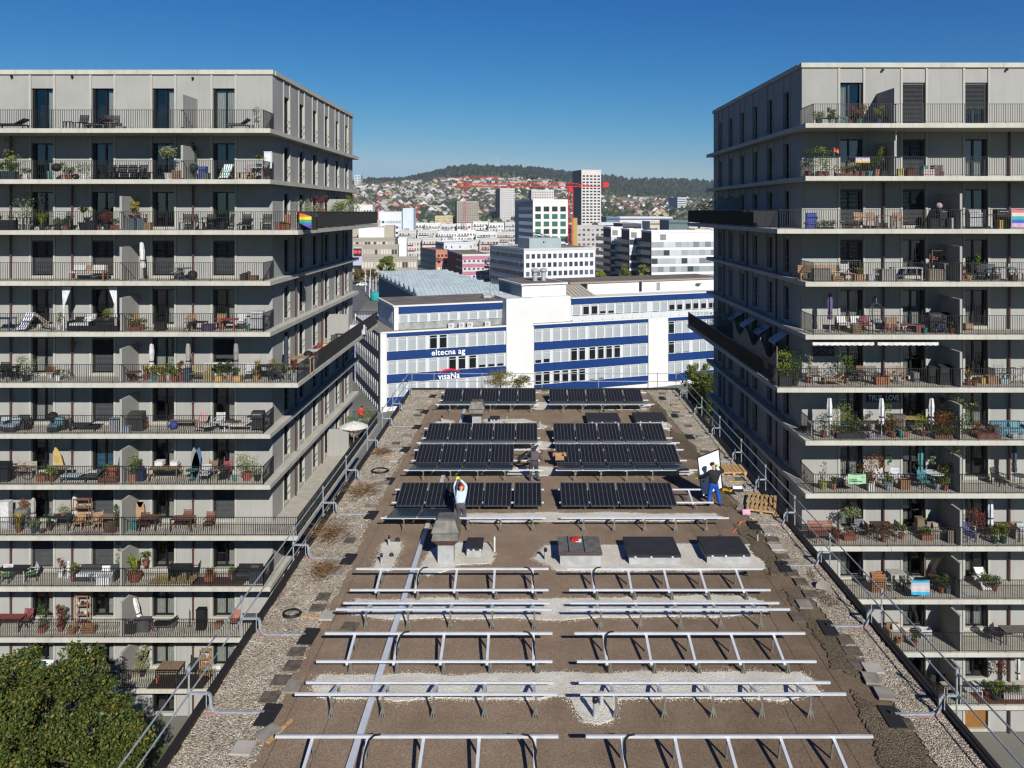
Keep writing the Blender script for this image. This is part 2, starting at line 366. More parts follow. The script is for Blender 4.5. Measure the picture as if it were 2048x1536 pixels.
        if i >= 3:
            for y in (D['sy'] + 2.25, D['sy'] + 2.25 + 2 * D['sp'], D['sy'] + 2.25 + 4 * D['sp']):
                part('downpipe', MB().tube((X(xw - .12), y, zf), (X(xw - .12), y, zf + 2.65), .055, 8), M_pipe, root)
    for x in D['pipes']: part('downpipe', MB().tube((X(x), yw - .13, 0), (X(x), yw - .13, 2.58), .058, 8), M_pipe, root)
    # roof edge
    z0, z1 = D['zp'] - .27, D['zp']; q = xw - .06; k = 0
    while q < xo - .1:
        e = min(xo, D['w0'] + 2.2 + D['bay'] * k) - .012; bx('coping', 'c', X(q), X(e), yw - .1, yw + .35, z0, z1, M_slab); q = e + .012; k += 1
    q = yw + .36
    while q < yb - .1:
        e = min(yb + .06, q + 3.32); bx('coping', 'c', X(xw - .1), X(xw + .35), q, e - .012, z0, z1, M_slab); q = e
    part('roof', MB().box(X(xw + .3), X(xo), yw + .3, yb, D['zp'] - .6, D['zp'] - .3), mat('6f6a62', .95, name='roof_gravel'), root)
    part('rear_wall', MB().box(X(xw + .3), X(xo), yb - .3, yb - .01, 0, D['zp'] - .3), M_plaster, root)
    part('end_wall', MB().box(X(xo + .002), X(xo + .3), yw, yb, 0, D['zp']), M_plaster, root)
    for px, py in ([(24, 153), (145, 153), (386, 156)] if t == 'L' else [(1765, 140), (2013, 139)]):
        p = P(px, py, yw - .06); part('wall_lamp', MB().tube(p, p + Vector((0, -.09, -.02)), .07, 8), M_dark, root)
build_tower('L'); build_tower('R')
# ---------------------------------------------------------------- flat roof in the middle
RZ = 17.7; XL, XR, YN, YF_ = -8.1, 10.3, 6.0, 55.2
def RG(px, py, h=0.0): return G(px, py, RZ + h)
def gravelmat(cols, scale, name, bump=.9):
    m = bpy.data.materials.new(name); m.use_nodes = True; n = m.node_tree.nodes; l = m.node_tree.links; b = n['Principled BSDF']
    b.inputs['Roughness'].default_value = .92; b.inputs['Specular IOR Level'].default_value = .15; geo = n.new('ShaderNodeNewGeometry')
    v = n.new('ShaderNodeTexVoronoi'); v.inputs['Scale'].default_value = scale; l.new(geo.outputs['Position'], v.inputs['Vector'])
    sp = n.new('ShaderNodeSeparateColor'); l.new(v.outputs['Color'], sp.inputs[0]); r = n.new('ShaderNodeValToRGB'); e = r.color_ramp.elements
    e[0].color = (*lin(cols[0]), 1); e[1].color = (*lin(cols[-1]), 1)
    for i, c_ in enumerate(cols[1:-1]): x = e.new((i + 1) / (len(cols) - 1)); x.color = (*lin(c_), 1)
    l.new(sp.outputs[0], r.inputs[0]); nz = n.new('ShaderNodeTexNoise'); nz.inputs['Scale'].default_value = .9; nz.inputs['Detail'].default_value = 5
    l.new(geo.outputs['Position'], nz.inputs['Vector']); mx = n.new('ShaderNodeMix'); mx.data_type = 'RGBA'; mx.blend_type = 'MULTIPLY'
    mr = n.new('ShaderNodeMapRange'); mr.inputs[1].default_value = .35; mr.inputs[2].default_value = .7; mr.inputs[3].default_value = .0; mr.inputs[4].default_value = .5
    l.new(nz.outputs['Fac'], mr.inputs[0]); l.new(mr.outputs[0], mx.inputs[0]); l.new(r.outputs[0], mx.inputs[6]); mx.inputs[7].default_value = (.55, .5, .45, 1)
    l.new(mx.outputs[2], b.inputs['Base Color']); bp = n.new('ShaderNodeBump'); bp.inputs['Strength'].default_value = bump; bp.inputs['Distance'].default_value = .03
    l.new(v.outputs['Distance'], bp.inputs['Height']); bp.invert = True; l.new(bp.outputs[0], b.inputs['Normal']); return m
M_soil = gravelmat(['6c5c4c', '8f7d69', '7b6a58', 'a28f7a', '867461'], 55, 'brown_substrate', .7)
def falloff_tone(m, x0, x1, col):                              # vignette and light falloff painted in towards near right, plus coarser, darker soil
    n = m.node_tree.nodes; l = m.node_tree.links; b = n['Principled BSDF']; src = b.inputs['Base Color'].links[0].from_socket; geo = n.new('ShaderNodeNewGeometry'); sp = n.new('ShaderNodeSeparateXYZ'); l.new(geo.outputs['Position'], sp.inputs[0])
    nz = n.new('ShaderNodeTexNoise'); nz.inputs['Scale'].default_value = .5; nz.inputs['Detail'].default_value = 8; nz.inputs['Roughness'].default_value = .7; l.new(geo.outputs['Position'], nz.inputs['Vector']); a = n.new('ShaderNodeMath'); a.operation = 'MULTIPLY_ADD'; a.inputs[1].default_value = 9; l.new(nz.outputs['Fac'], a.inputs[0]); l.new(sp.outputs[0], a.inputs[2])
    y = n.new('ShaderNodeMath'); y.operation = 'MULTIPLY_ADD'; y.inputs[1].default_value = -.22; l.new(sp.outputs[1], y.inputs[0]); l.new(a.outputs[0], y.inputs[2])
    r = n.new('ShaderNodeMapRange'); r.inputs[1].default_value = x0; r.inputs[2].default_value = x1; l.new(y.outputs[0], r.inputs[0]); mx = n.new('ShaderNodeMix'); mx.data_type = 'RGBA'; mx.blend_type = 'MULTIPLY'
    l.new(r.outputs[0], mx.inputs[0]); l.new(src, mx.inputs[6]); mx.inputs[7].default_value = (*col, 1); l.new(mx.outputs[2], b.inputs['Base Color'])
falloff_tone(M_soil, -.5, 11.5, (.52, .5, .47))
M_grav = gravelmat(['544d44', '9c9382', '7c7160', 'b9b09c', 'a0947a', 'd0c9bb'], 26, 'mixed_gravel')
M_wgrav = gravelmat(['b4b0a4', 'cfcabd', 'c3beb1', 'dedace'], 34, 'pale_gravel', .8)
M_moss = gravelmat(['40372a', '63574a', '544838', '756a58', '6a6444'], 30, 'moss_and_soil')
M_slabp = mat('857f76', .9, var=.15, scale=3, bump=.3, bscale=50, name='paving_concrete', col2='6b655c')
b0 = MB().box(XL, XR, YN, YF_, 0, RZ - .06)
blk = thing('flat_roofed_block', 'low block with a brown flat roof running away between the two grey towers', 'building', (1.1, YN, 0))
part('wall', b0, M_plaster, blk)
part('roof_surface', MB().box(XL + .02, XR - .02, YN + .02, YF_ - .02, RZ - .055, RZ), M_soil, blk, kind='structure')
y = YN; MC = mat('2b2725', .5, .3, name='parapet_sheet_metal', var=.1, scale=2)
while y < YF_:
    e = min(y + 4.0, YF_) - .012
    for x0 in (XL - .07, XR - .13): part('parapet_cap', MB().box(x0, x0 + .2, y, e, RZ - .25, RZ + .12), MC, blk)
    y = e + .012
part('parapet_cap', MB().box(XL + .14, XR - .14, YF_ - .13, YF_ + .07, RZ - .25, RZ + .12), MC, blk)
for x in (-5.86, -4.84, 6.35, 7.35, 8.05):
    part('membrane_seam', MB().box(x, x + .009, YN + 1, YF_ - 3, RZ + .001, RZ + .005), M_dark, blk)
rnd = random.Random(3)
def jag(pts, step=.12, amp=.05, amp2=.16, seed=0):
    r = random.Random(seed); out = []; n = len(pts)
    from mathutils import noise
    for i in range(n):
        a, b = Vector(pts[i][:2]), Vector(pts[(i + 1) % n][:2]); k = max(1, int((b - a).length / step))
        for j in range(k):
            p = a + (b - a) * j / k; q = noise.noise(Vector((p.x * .8, p.y * .8, seed * 3.1))) * amp2
            d = (b - a).orthogonal().normalized() if (b - a).length else Vector((0, 0))
            out.append((p.x + d.x * q + r.uniform(-amp, amp), p.y + d.y * q + r.uniform(-amp, amp)))
    return out
def patch(name, pts, m, h, seed, z=RZ, **kw):
    mb = MB().prism(jag(pts, seed=seed, **kw), z + .0005, z + h); o = struct(name, mb, m, kind='stuff'); return o
def stones(name, regions, m, smin, smax, dens, seed, line=None):
    rg = np.random.RandomState(seed); base = np.array([(1, 0, 0), (-1, 0, 0), (0, 1, 0), (0, -1, 0), (0, 0, 1), (0, 0, -1)], float)
    F = np.array([(0, 2, 4), (2, 1, 4), (1, 3, 4), (3, 0, 4), (2, 0, 5), (1, 2, 5), (3, 1, 5), (0, 3, 5)])
    Vs = []
    for (x0, x1, y0, y1, z) in regions:
        n = int((x1 - x0) * (y1 - y0) * dens); x = rg.uniform(x0, x1, n); yy = rg.uniform(y0, y1, n)
        if line is not None: n = len(line) * dens; q0 = np.repeat(np.array(line), dens, 0); x = q0[:, 0] + rg.normal(0, .075, n); yy = q0[:, 1] + rg.normal(0, .075, n)
        s = rg.uniform(smin, smax, n)
        a = rg.uniform(0, 6.28, n); b = base[None] * (1 + rg.uniform(-.3, .3, (n, 6, 1))) * s[:, None, None]
        b[:, :, 2] *= .7; ca, sa = np.cos(a)[:, None], np.sin(a)[:, None]; bx_ = b[:, :, 0] * ca - b[:, :, 1] * sa; by_ = b[:, :, 0] * sa + b[:, :, 1] * ca
        Vs.append(np.stack([bx_ + x[:, None], by_ + yy[:, None], b[:, :, 2] + z + s[:, None] * .3], 2))
    V = np.concatenate(Vs); n = len(V); FF = (F[None] + (np.arange(n) * 6)[:, None, None]).reshape(-1, 3)
    return link(name, np_mesh(name, V.reshape(-1, 3), FF), m, kind='stuff')
patch('gravel_border', [(XL + .13, 7), (-6.3, 7), (-6.2, 14), (-6.15, 19), (-6.2, 24), (-6.1, 27), (-6.35, 31), (-6.3, 36), (-6.4, 41), (-6.2, 46), (-6.3, 50.5), (-5.6, 52), (-5.3, 55.0), (XL + .13, 55.0)], M_grav, .03, 1)
patch('gravel_border', [(9.15, 7), (XR - .14, 7), (XR - .14, 55), (8.0, 55), (8.3, 51), (8.6, 45), (8.8, 38), (8.9, 30), (9.0, 22), (9.25, 16)], M_grav, .03, 2)
patch('gravel_border', [(-5.0, 54.0), (-2, 53.9), (2, 54.1), (7.9, 53.9), (7.9, 55.05), (-5, 55.05)], M_grav, .03, 3)
for k, pts in enumerate([[(8.0, 14), (9.1, 14), (9.0, 19), (8.3, 20.5), (7.9, 18)], [(8.2, 21.5), (8.95, 21), (8.8, 25), (8.3, 26)], [(8.1, 27), (8.9, 27), (8.8, 31), (8.2, 31.5)],
                         [(8.0, 33.5), (8.7, 33), (8.6, 37), (8.1, 38)], [(7.9, 40), (8.6, 39.5), (8.4, 44), (8.0, 46)], [(9.3, 25), (9.7, 25), (9.7, 27.5), (9.3, 27)], [(7.7, 47), (8.4, 47), (8.2, 50), (7.8, 51)]]):
    patch('moss_patch', pts, M_moss, .034, 20 + k, amp=.07, amp2=.35, step=.07)
stones('loose_gravel', [(XL + .15, -6.15, 14, 30, RZ + .03), (9.1, XR - .15, 14, 30, RZ + .03)], gravelmat(['4f4a44', 'a39b8e', '7b7064', 'c4bcae'], 9, 'stone'), .012, .026, 260, 1)
stones('loose_gravel', [(XL + .15, -6.2, 30, 55, RZ + .03), (8.9, XR - .15, 30, 55, RZ + .03), (-5.4, 8, 54, 55, RZ + .03)], gravelmat(['5a544c', 'b5ada0', '8b8174', 'd0c9bc'], 9, 'stone_far'), .016, .034, 110, 2)
stones('soil_clods', [(-5.8, 8.8, 14, 31, RZ)], gravelmat(['4a3e33', '8a7965', '6a5a4a', 'a09078'], 9, 'clod'), .005, .014, 90, 3)
WP = [[(640, 1352), (900, 1350), (1130, 1347), (1400, 1346), (1600, 1346), (1625, 1360), (1640, 1385), (1560, 1402), (1400, 1398), (1228, 1398), (1226, 1440), (1200, 1449), (1165, 1446), (1148, 1420), (1140, 1396), (1110, 1392), (1080, 1400), (900, 1399), (740, 1399), (640, 1395), (625, 1375)],
      [(715, 1200), (900, 1198), (1100, 1200), (1300, 1197), (1490, 1192), (1530, 1206), (1532, 1228), (1400, 1236), (1240, 1236), (1120, 1240), (960, 1236), (760, 1238), (700, 1225)],
      [(1065, 1118), (1092, 1092), (1240, 1092), (1370, 1090), (1500, 1090), (1525, 1120), (1530, 1138), (1400, 1141), (1180, 1143), (1110, 1142)],
      [(862, 1100), (900, 1085), (975, 1088), (988, 1108), (982, 1125), (915, 1130), (895, 1142), (860, 1150), (838, 1145), (842, 1125)],
      [(765, 1088), (800, 1085), (803, 1100), (792, 1130), (778, 1143), (745, 1140), (748, 1125), (760, 1110)],
      [(905, 1028), (1090, 1026), (1300, 1028), (1432, 1028), (1437, 1038), (1380, 1042), (1200, 1041), (1085, 1042), (935, 1046), (905, 1040)],
      [(860, 940), (1080, 935), (1110, 936), (1360, 939), (1385, 945), (1370, 951), (1110, 950), (1080, 952), (870, 950)],
      [(850, 886), (1080, 884), (1104, 887), (1098, 898), (1082, 898), (860, 893)], [(1322, 842), (1340, 852), (1338, 862), (1326, 858)],
      [(880, 808), (1075, 805), (1120, 806), (1290, 810), (1292, 820), (1120, 819), (1060, 819), (890, 819)], [(1078, 848), (1093, 853), (1084, 859), (1076, 856)], [(872, 846), (890, 840), (905, 844), (900, 849)],
      [(968, 840), (1050, 838), (1072, 845), (975, 848)]]
for k, pts in enumerate(WP):
    w = [RG(*p) for p in pts]; patch('pale_gravel_patch', w, M_wgrav, .03, 40 + k, amp=.025, amp2=.14, step=.06)
    xs = [p.x for p in w]; ys = [p.y for p in w]
    stones('pale_stones', [(0, 0, 0, 0, RZ + .01)], M_wgrav, .008, .02, 9, 70 + k, jag(w, seed=40 + k, amp=.02, amp2=.14, step=.06))
# ---- mounting racks (each wing table of one group is one rack)
HN, HL_ = .58, .33
TAB = [ # near-high Y, near-low Y, far-low Y, far-high Y
 dict(y=(14.9, 15.85, 16.85, 17.86), panels=0), dict(y=(19.43, 20.33, 21.28, 22.23), panels=0), dict(y=(23.57, 24.46, 25.3, 26.24), panels=0),
 dict(y=(30.75, 31.6, 32.75, 34.0), panels=1), dict(y=(36.45, 37.3, 38.4, 39.7), panels=2), dict(y=(40.75, 41.5, 42.3, 43.6), panels=2), dict(y=(48.9, 49.8, 50.75, 52.2), panels=2)]
PROW = {3: (32.68, .28, 34.36, .66), 4: (38.25, .27, 40.0, .68), 5: (42.1, .26, 43.8, .72), 6: (50.6, .25, 52.35, .75)}
ORD = ['first', 'second', 'third', 'fourth', 'fifth', 'sixth', 'seventh', 'eighth', 'ninth', 'tenth', 'eleventh', 'twelfth', 'thirteenth']
M_foot = mat('6d6a62', .7, .2, name='steel_foot', var=.2, scale=9); M_cable = mat('141416', .6, name='cable', var=0)
rowname = ['nearest empty', 'second-nearest empty', 'third-nearest empty']
def rack(ti, g):
    y = TAB[ti]['y']; x0, x1 = ((-5.66, .70) if g == 0 else (1.27, 7.72)); lx = [-4.81 + 1.24 * i for i in range(5)] if g == 0 else [2.1 + 1.18 * i for i in range(5)]
    sd_ = 'left' if g == 0 else 'right'
    lab = ('%s aluminium rack of rails on the %s side of the roof' % (rowname[ti], sd_)) if ti < 3 else \
          'aluminium rack carrying the %s row of black panels, %s side of the roof' % (['front', 'second', 'third', 'rearmost'][ti - 3], sd_)
    t = thing('mounting_rack', lab, 'solar rack', ((x0 + x1) / 2, y[0], RZ), group='racks for the solar panels')
    pts = [(y[0], HN), (y[1], HL_), (y[2], HL_), (y[3], HN + (.06 if TAB[ti]['panels'] else 0))]
    if TAB[ti]['panels']:
        ya, ha, yb2, hb = PROW[ti]; fz = lambda f: ha + (hb - ha) * f - .085
        pts = [(pts[0][0], HN - .06), (pts[1][0], HL_ - .1), (ya + (yb2 - ya) * .22, fz(.22)), (ya + (yb2 - ya) * .78, fz(.78))]
    for k, (yy, h) in enumerate(pts):
        e = [(.0, .0), (.22, -.02), (.28, -.04), (.33, -.12)][k] if False else [(0, 0), (.02, -.04), (.03, -.05), (.02, -.02)][k]
        part('rail', MB().ob((0, 0, 0), (1, 1, 1)) if 0 else MB().box(x0 + e[0], x1 + e[1], yy - .027, yy + .027, RZ + h - .028, RZ + h + .028), M_alu, t)
    for x in lx:
        for a, b in ((0, 1), (2, 3)):
            part('beam', MB().bar((x, pts[a][0] + (.03 if a == 0 else -.05), RZ + pts[a][1] - .055), (x, pts[b][0] + (.05 if b == 1 else -.02), RZ + pts[b][1] - .055), .07, .045), M_alu, t)
        ft = MB(); yn, hn = pts[0]
        ft.bar((x + .04, yn, RZ + hn - .03), (x + .04, yn, RZ + .26), .05, .03)
        for dx in (-.07, .0, .07): ft.bar((x + .04, yn, RZ + .3), (x + .04 + dx, yn - .02, RZ + .003), .035, .02)
        part('foot', ft, M_foot, t)
        ft = MB(); yn, hn = pts[2]
        ft.hexa([(x + .02, yn - .02, RZ + .002), (x + .16, yn - .02, RZ + .002), (x + .16, yn + .05, RZ + .002), (x + .02, yn + .05, RZ + .002)],
                [(x + .06, yn, RZ + hn - .03), (x + .11, yn, RZ + hn - .03), (x + .11, yn + .03, RZ + hn - .03), (x + .06, yn + .03, RZ + hn - .03)])
        for dx in (0, .08): ft.bar((x + .085, yn - .025, RZ + hn - .03), (x + .05 + dx, yn - .05, RZ + .003), .02, .015)
        part('foot', ft, M_foot, t)
        ft = MB().bar((x, pts[3][0], RZ + pts[3][1] - .05), (x, pts[3][0] + .12, RZ + .003), .05, .03); part('foot', ft, M_foot, t)
        ft = MB().bar((x + .02, pts[1][0], RZ + pts[1][1] - .03), (x + .02, pts[1][0] - .05, RZ + .003), .045, .03); part('foot', ft, M_foot, t)
    if ti < 3:
        for x, dr in ([(lx[1], 1), (lx[4], -1)] if g == 0 else [(lx[0], 1)]):
            yy, h = pts[3]; y2, h2 = pts[2]
            part('cable', MB().path([(x + .28 * dr, yy, RZ + h + .05), (x + .14 * dr, yy - .04, RZ + h + .05), (x + .05 * dr, yy - .12, RZ + h), (x + .03, yy - .4, RZ + h - .05), (x + .01, (yy + y2) / 2, RZ + (h + h2) / 2), (x + .04, y2 + .12, RZ + h2 - .02), (x, y2 + .06, RZ + .02)], .022, 5), M_cable, t)
for ti in range(7):
    for g in (0, 1): rack(ti, g)
# ---- solar panels
def cellmat():
    m = bpy.data.materials.new('solar_cells'); m.use_nodes = True; n = m.node_tree.nodes; l = m.node_tree.links; b = n['Principled BSDF']
    b.inputs['Roughness'].default_value = .3; b.inputs['Specular IOR Level'].default_value = .12
    t = n.new('ShaderNodeTexCoord'); s = n.new('ShaderNodeSeparateXYZ'); l.new(t.outputs['Object'], s.inputs[0])
    def lines(o, per, w, off=0.0):
        a = n.new('ShaderNodeMath'); a.operation = 'ADD'; a.inputs[1].default_value = off; l.new(o, a.inputs[0])
        p = n.new('ShaderNodeMath'); p.operation = 'PINGPONG'; p.inputs[1].default_value = per / 2; l.new(a.outputs[0], p.inputs[0])
        q = n.new('ShaderNodeMath'); q.operation = 'LESS_THAN'; q.inputs[1].default_value = w / 2; l.new(p.outputs[0], q.inputs[0]); return q
    c1 = lines(s.outputs[0], 1.09 / 6, .011, 1.09 / 2 * 0); c2 = lines(s.outputs[1], 1.70 / 20, .0055); c3 = lines(s.outputs[1], 1.70, .02, .85)
    mx = n.new('ShaderNodeMix'); mx.data_type = 'RGBA'; mx.inputs[6].default_value = (.007, .007, .009, 1); mx.inputs[7].default_value = (.075, .08, .085, 1); l.new(c2.outputs[0], mx.inputs[0])
    m2 = n.new('ShaderNodeMath'); m2.operation = 'MAXIMUM'; l.new(c1.outputs[0], m2.inputs[0]); l.new(c3.outputs[0], m2.inputs[1])
    mz = n.new('ShaderNodeMix'); mz.data_type = 'RGBA'; l.new(m2.outputs[0], mz.inputs[0]); l.new(mx.outputs[2], mz.inputs[6]); mz.inputs[7].default_value = (.12, .14, .15, 1)
    l.new(mz.outputs[2], b.inputs['Base Color']); return m
M_cell = cellmat(); M_pfr = mat('4a5054', .4, .5, name='panel_frame', var=0); M_pback = mat('c9ccce', .6, name='white_backsheet', var=.03)
PW, PL = 1.134, 1.75
_fr = MB(); 
for a in ((-PW / 2, PW / 2, -PL / 2, -PL / 2 + .018), (-PW / 2, PW / 2, PL / 2 - .018, PL / 2), (-PW / 2, -PW / 2 + .018, -PL / 2 + .018, PL / 2 - .018), (PW / 2 - .018, PW / 2, -PL / 2 + .018, PL / 2 - .018)): _fr.box(*a, -.035, 0)
ME_fr = _fr.mesh('panel_frame'); ME_cell = MB().box(-PW / 2 + .018, PW / 2 - .018, -PL / 2 + .018, PL / 2 - .018, -.012, -.004).mesh('cells')
ME_back = MB().box(-PW / 2 + .018, PW / 2 - .018, -PL / 2 + .018, PL / 2 - .018, -.02, -.0135).mesh('backsheet')
def solar(loc, rot, label, group='black solar panels'):
    if isinstance(rot, Matrix): e = rot.to_euler()
    else: e = Euler(tuple(R(a) for a in rot))
    t = link('solar_panel', None, loc=loc, rot=e, label=label, category='solar panel', group=group)
    link('panel_frame', ME_fr, M_pfr, t); link('cells', ME_cell, M_cell, t); link('backsheet', ME_back, M_pback, t); return t
rown = {3: 'front', 4: 'second', 5: 'third', 6: 'rearmost'}
for ti, (ya, ha, yb_, hb) in PROW.items():
    tilt = math.degrees(math.atan2(hb - ha, yb_ - ya)); cy, cz = (ya + yb_) / 2, RZ + (ha + hb) / 2
    for g in (0, 1):
        for k in range(5):
            if ti == 3 and g == 1 and k == 4: continue
            x = (-5.43 + 1.192 * (k + .5)) if g == 0 else (1.34 + 1.2 * (k + .5)); dz = 0; ry = 0
            if ti == 3 and g == 0 and k == 4: x += .06
            lab = 'black solar panel, %s from the left, %s row, %s group' % (ORD[k], rown[ti], ['left', 'right'][g])
            if ti == 4 and g == 0 and k == 4:
                t_ = R(tilt); BL = Vector((x - PW / 2, cy - PL / 2 * math.cos(t_), cz - PL / 2 * math.sin(t_))); TR = Vector((x + PW / 2, cy + PL / 2 * math.cos(t_), cz + PL / 2 * math.sin(t_)))
                q = Matrix.Rotation(R(-38), 3, (TR - BL).normalized()); m0 = Euler((t_, 0, 0)).to_matrix(); ctr = Vector((x, cy, cz))
                solar(BL + q @ (ctr - BL), (q @ m0), 'black solar panel lifted by its near right corner by the worker in grey')
            else: solar((x, cy, cz), (tilt, 0, 0), lab)
        # near wing panels, tilted away from the camera
        if ti == 3: ks = range(2) if g == 0 else []
        elif ti == 4: ks = range(4) if g == 0 else range(5)
        else: ks = range(5)
        for k in ks:
            yn = TAB[ti]['y'][0] - .12; yv = ya - .05; L = yv - yn; hn = .62; hv = hn - math.sqrt(max(.01, PL * PL - L * L)) if L < PL else .26; hv = max(hv, .2)
            x = (-5.43 + 1.192 * (k + .5)) if g == 0 else (1.34 + 1.2 * (k + .5))
            tl = -math.degrees(math.atan2(hn - .24, L)); yc = yn + PL / 2 * math.cos(R(tl)); 
            solar((x, yc if L > 1.6 else yn + PL / 2 * math.cos(R(tl)), RZ + hn - PL / 2 * math.sin(R(-tl))), (tl, 0, 0),
                  'solar panel sloping away, %s from left, %s row, %s group' % (ORD[k], rown[ti], ['left', 'right'][g]), 'solar panels on the wings that slope away')
# ---- cable tray
tr = thing('cable_tray', 'long pale sheet metal cable tray lying along the left side of the roof', 'cable tray', (-3.93, 15, RZ))
y = 14.0
while y < 51.3:
    e = min(y + 3.0, 51.3); part('tray_section', MB().box(-4.01, -3.85, y, e - .008, RZ + .002, RZ + .085), M_alu, tr); y = e
# ---- guard rails along the edges
def arm(root, Y, s, xpost):
    xw_ = -6.45 if s < 0 else 8.95; xb = -7.62 if s < 0 else 9.9; xo_ = xpost
    q = MB(); z = RZ + .05; pts = [(xw_, Y, z), (xb - s * .1, Y, z), (xb + s * .05, Y, z + .03), (xb + s * .13, Y, z + .12), (xb + s * .15, Y, z + .4), (xb + s * .2, Y, z + .46), (xo_, Y, z + .46)]
    for a, b in zip(pts, pts[1:]): q.bar(a, b, .07, .05)
    q.bar((xb + s * .25, Y, z + .46), (xb + s * .25, Y, z + .62), .02); q.bar((xb + s * .25, Y - .005, z + .46), (xb + s * .25, Y, RZ + .15), .02); part('bracket_arm', q, M_galv, root)
    q = MB().tube((xo_, Y, RZ - .05), (xo_, Y, RZ + 1.14), .023, 8); q.tube((xo_, Y, RZ + 1.0), (xo_, Y, RZ + 1.16), .045, 8).tube((xo_, Y, RZ + .46), (xo_, Y, RZ + .6), .045, 8); part('post', q, M_galv, root)
    q = MB().ob((xw_ - s * .12, Y - .1, RZ + .035), (.42, .85, .06), rz=-4); q.tube((xw_ - s * .1, Y, RZ + .06), (xw_ - s * .1, Y, RZ + .13), .04, 6); part('ballast_plate', q, mat('1c1c1b', .85, name='rubber_plate', var=.2, scale=8), root)
    part('pink_mat', MB().ob((xb - s * .12, Y - .03, RZ + .034), (.75, .13, .006), rz=3), mat('a37a78', .8, name='pink_fleece', var=.1), root)
for s, xp, ys, nm in ((-1, -8.3, [15.6, 19.58, 23.18, 28.3, 32.4, 36.5, 41.3, 45.6, 49.1, 53.2], 'left'), (1, 10.45, [15.4, 19.5, 23.64, 27.7, 31.35, 35.2, 39.2, 43.6, 48.1, 52.6], 'right')):
    g_ = thing('guard_rail', 'galvanised tube guard rail along the %s edge of the flat roof' % nm, 'guard rail', (xp, 8, RZ), group='guard rails round the roof')
    for Y in ys: arm(g_, Y, s, xp)
    for h in (1.06, .53):
        for (a, b) in ((8, 21.0), (21.0, 31), (31, 43), (43, 55.6)): part('rail_tube', MB().tube((xp + .03, a, RZ + h), (xp + .03, b + .25, RZ + h), .022, 8), M_galv, g_)
g_ = thing('guard_rail', 'galvanised tube guard rail across the far end of the flat roof', 'guard rail', (0, 55.5, RZ), group='guard rails round the roof')
for px in (824, 868, 964, 1084, 1197, 1315, 1352):
    p = P(px, 770, 55.4); part('post', MB().tube((p.x, 55.4, RZ - .1), (p.x, 55.4, RZ + 1.15), .026, 6), M_galv, g_)
for h in (1.06, .53): part('rail_tube', MB().tube((XL - .2, 55.45, RZ + h), (XR + .2, 55.45, RZ + h), .025, 6), M_galv, g_)
# ---- vents, hatches, pipes
M_zinc = mat('6b675f', .6, .2, name='weathered_zinc', var=.2, scale=4, col2='4f504c'); M_rust = mat('6b5340', .7, .2, name='rusty_sheet', var=.3, scale=6)
M_lsheet = mat('a9abac', .55, .3, name='pale_sheet_metal', var=.15, scale=3); M_bitu = mat('26262a', .8, name='bitumen_felt', var=.2, scale=3, bump=.2)
def cowl(base, sc, label):
    x, y_, z = base; t = thing('roof_vent', label, 'vent', base); w = .27 * sc; d = .3 * sc
    def fr(w0, d0, z0, w1, d1, z1, nm, m):
        part(nm, MB().hexa([(x - w0, y_ - d0, z + z0 * sc), (x + w0, y_ - d0, z + z0 * sc), (x + w0, y_ + d0, z + z0 * sc), (x - w0, y_ + d0, z + z0 * sc)],
                           [(x - w1, y_ - d1, z + z1 * sc), (x + w1, y_ - d1, z + z1 * sc), (x + w1, y_ + d1, z + z1 * sc), (x - w1, y_ + d1, z + z1 * sc)]), m, t)
    fr(w, d, 0, w, d, .64, 'shaft', M_lsheet); fr(w, d, .641, w * 1.72, d * 1.72, .88, 'flare', M_rust); fr(w * 1.72, d * 1.72, .881, w * 1.55, d * 1.55, 1.1, 'skirt', M_zinc)
    fr(w * 1.4, d * 1.4, 1.1, w * 1.4, d * 1.4, 1.14, 'neck', M_dark)
    fr(w * 1.75, d * 1.75, 1.141, w * 1.2, d * 1.2, 1.52, 'cap', M_zinc); fr(w * 1.2, d * 1.2, 1.521, w * .95, d * .95, 1.56, 'cap_top', M_zinc); return t
cowl(RG(893, 1121), 1.02, 'large sheet metal vent cowl beside the worker in light blue')
p = RG(954, 852); cowl(p, .95, 'smaller vent cowl with a rusty open top behind the third panel row')
part('opening', MB().box(p.x - .22, p.x + .22, p.y - .2, p.y + .2, p.z + 1.49, p.z + 1.5), M_rust, bpy.data.objects['roof_vent.001'])
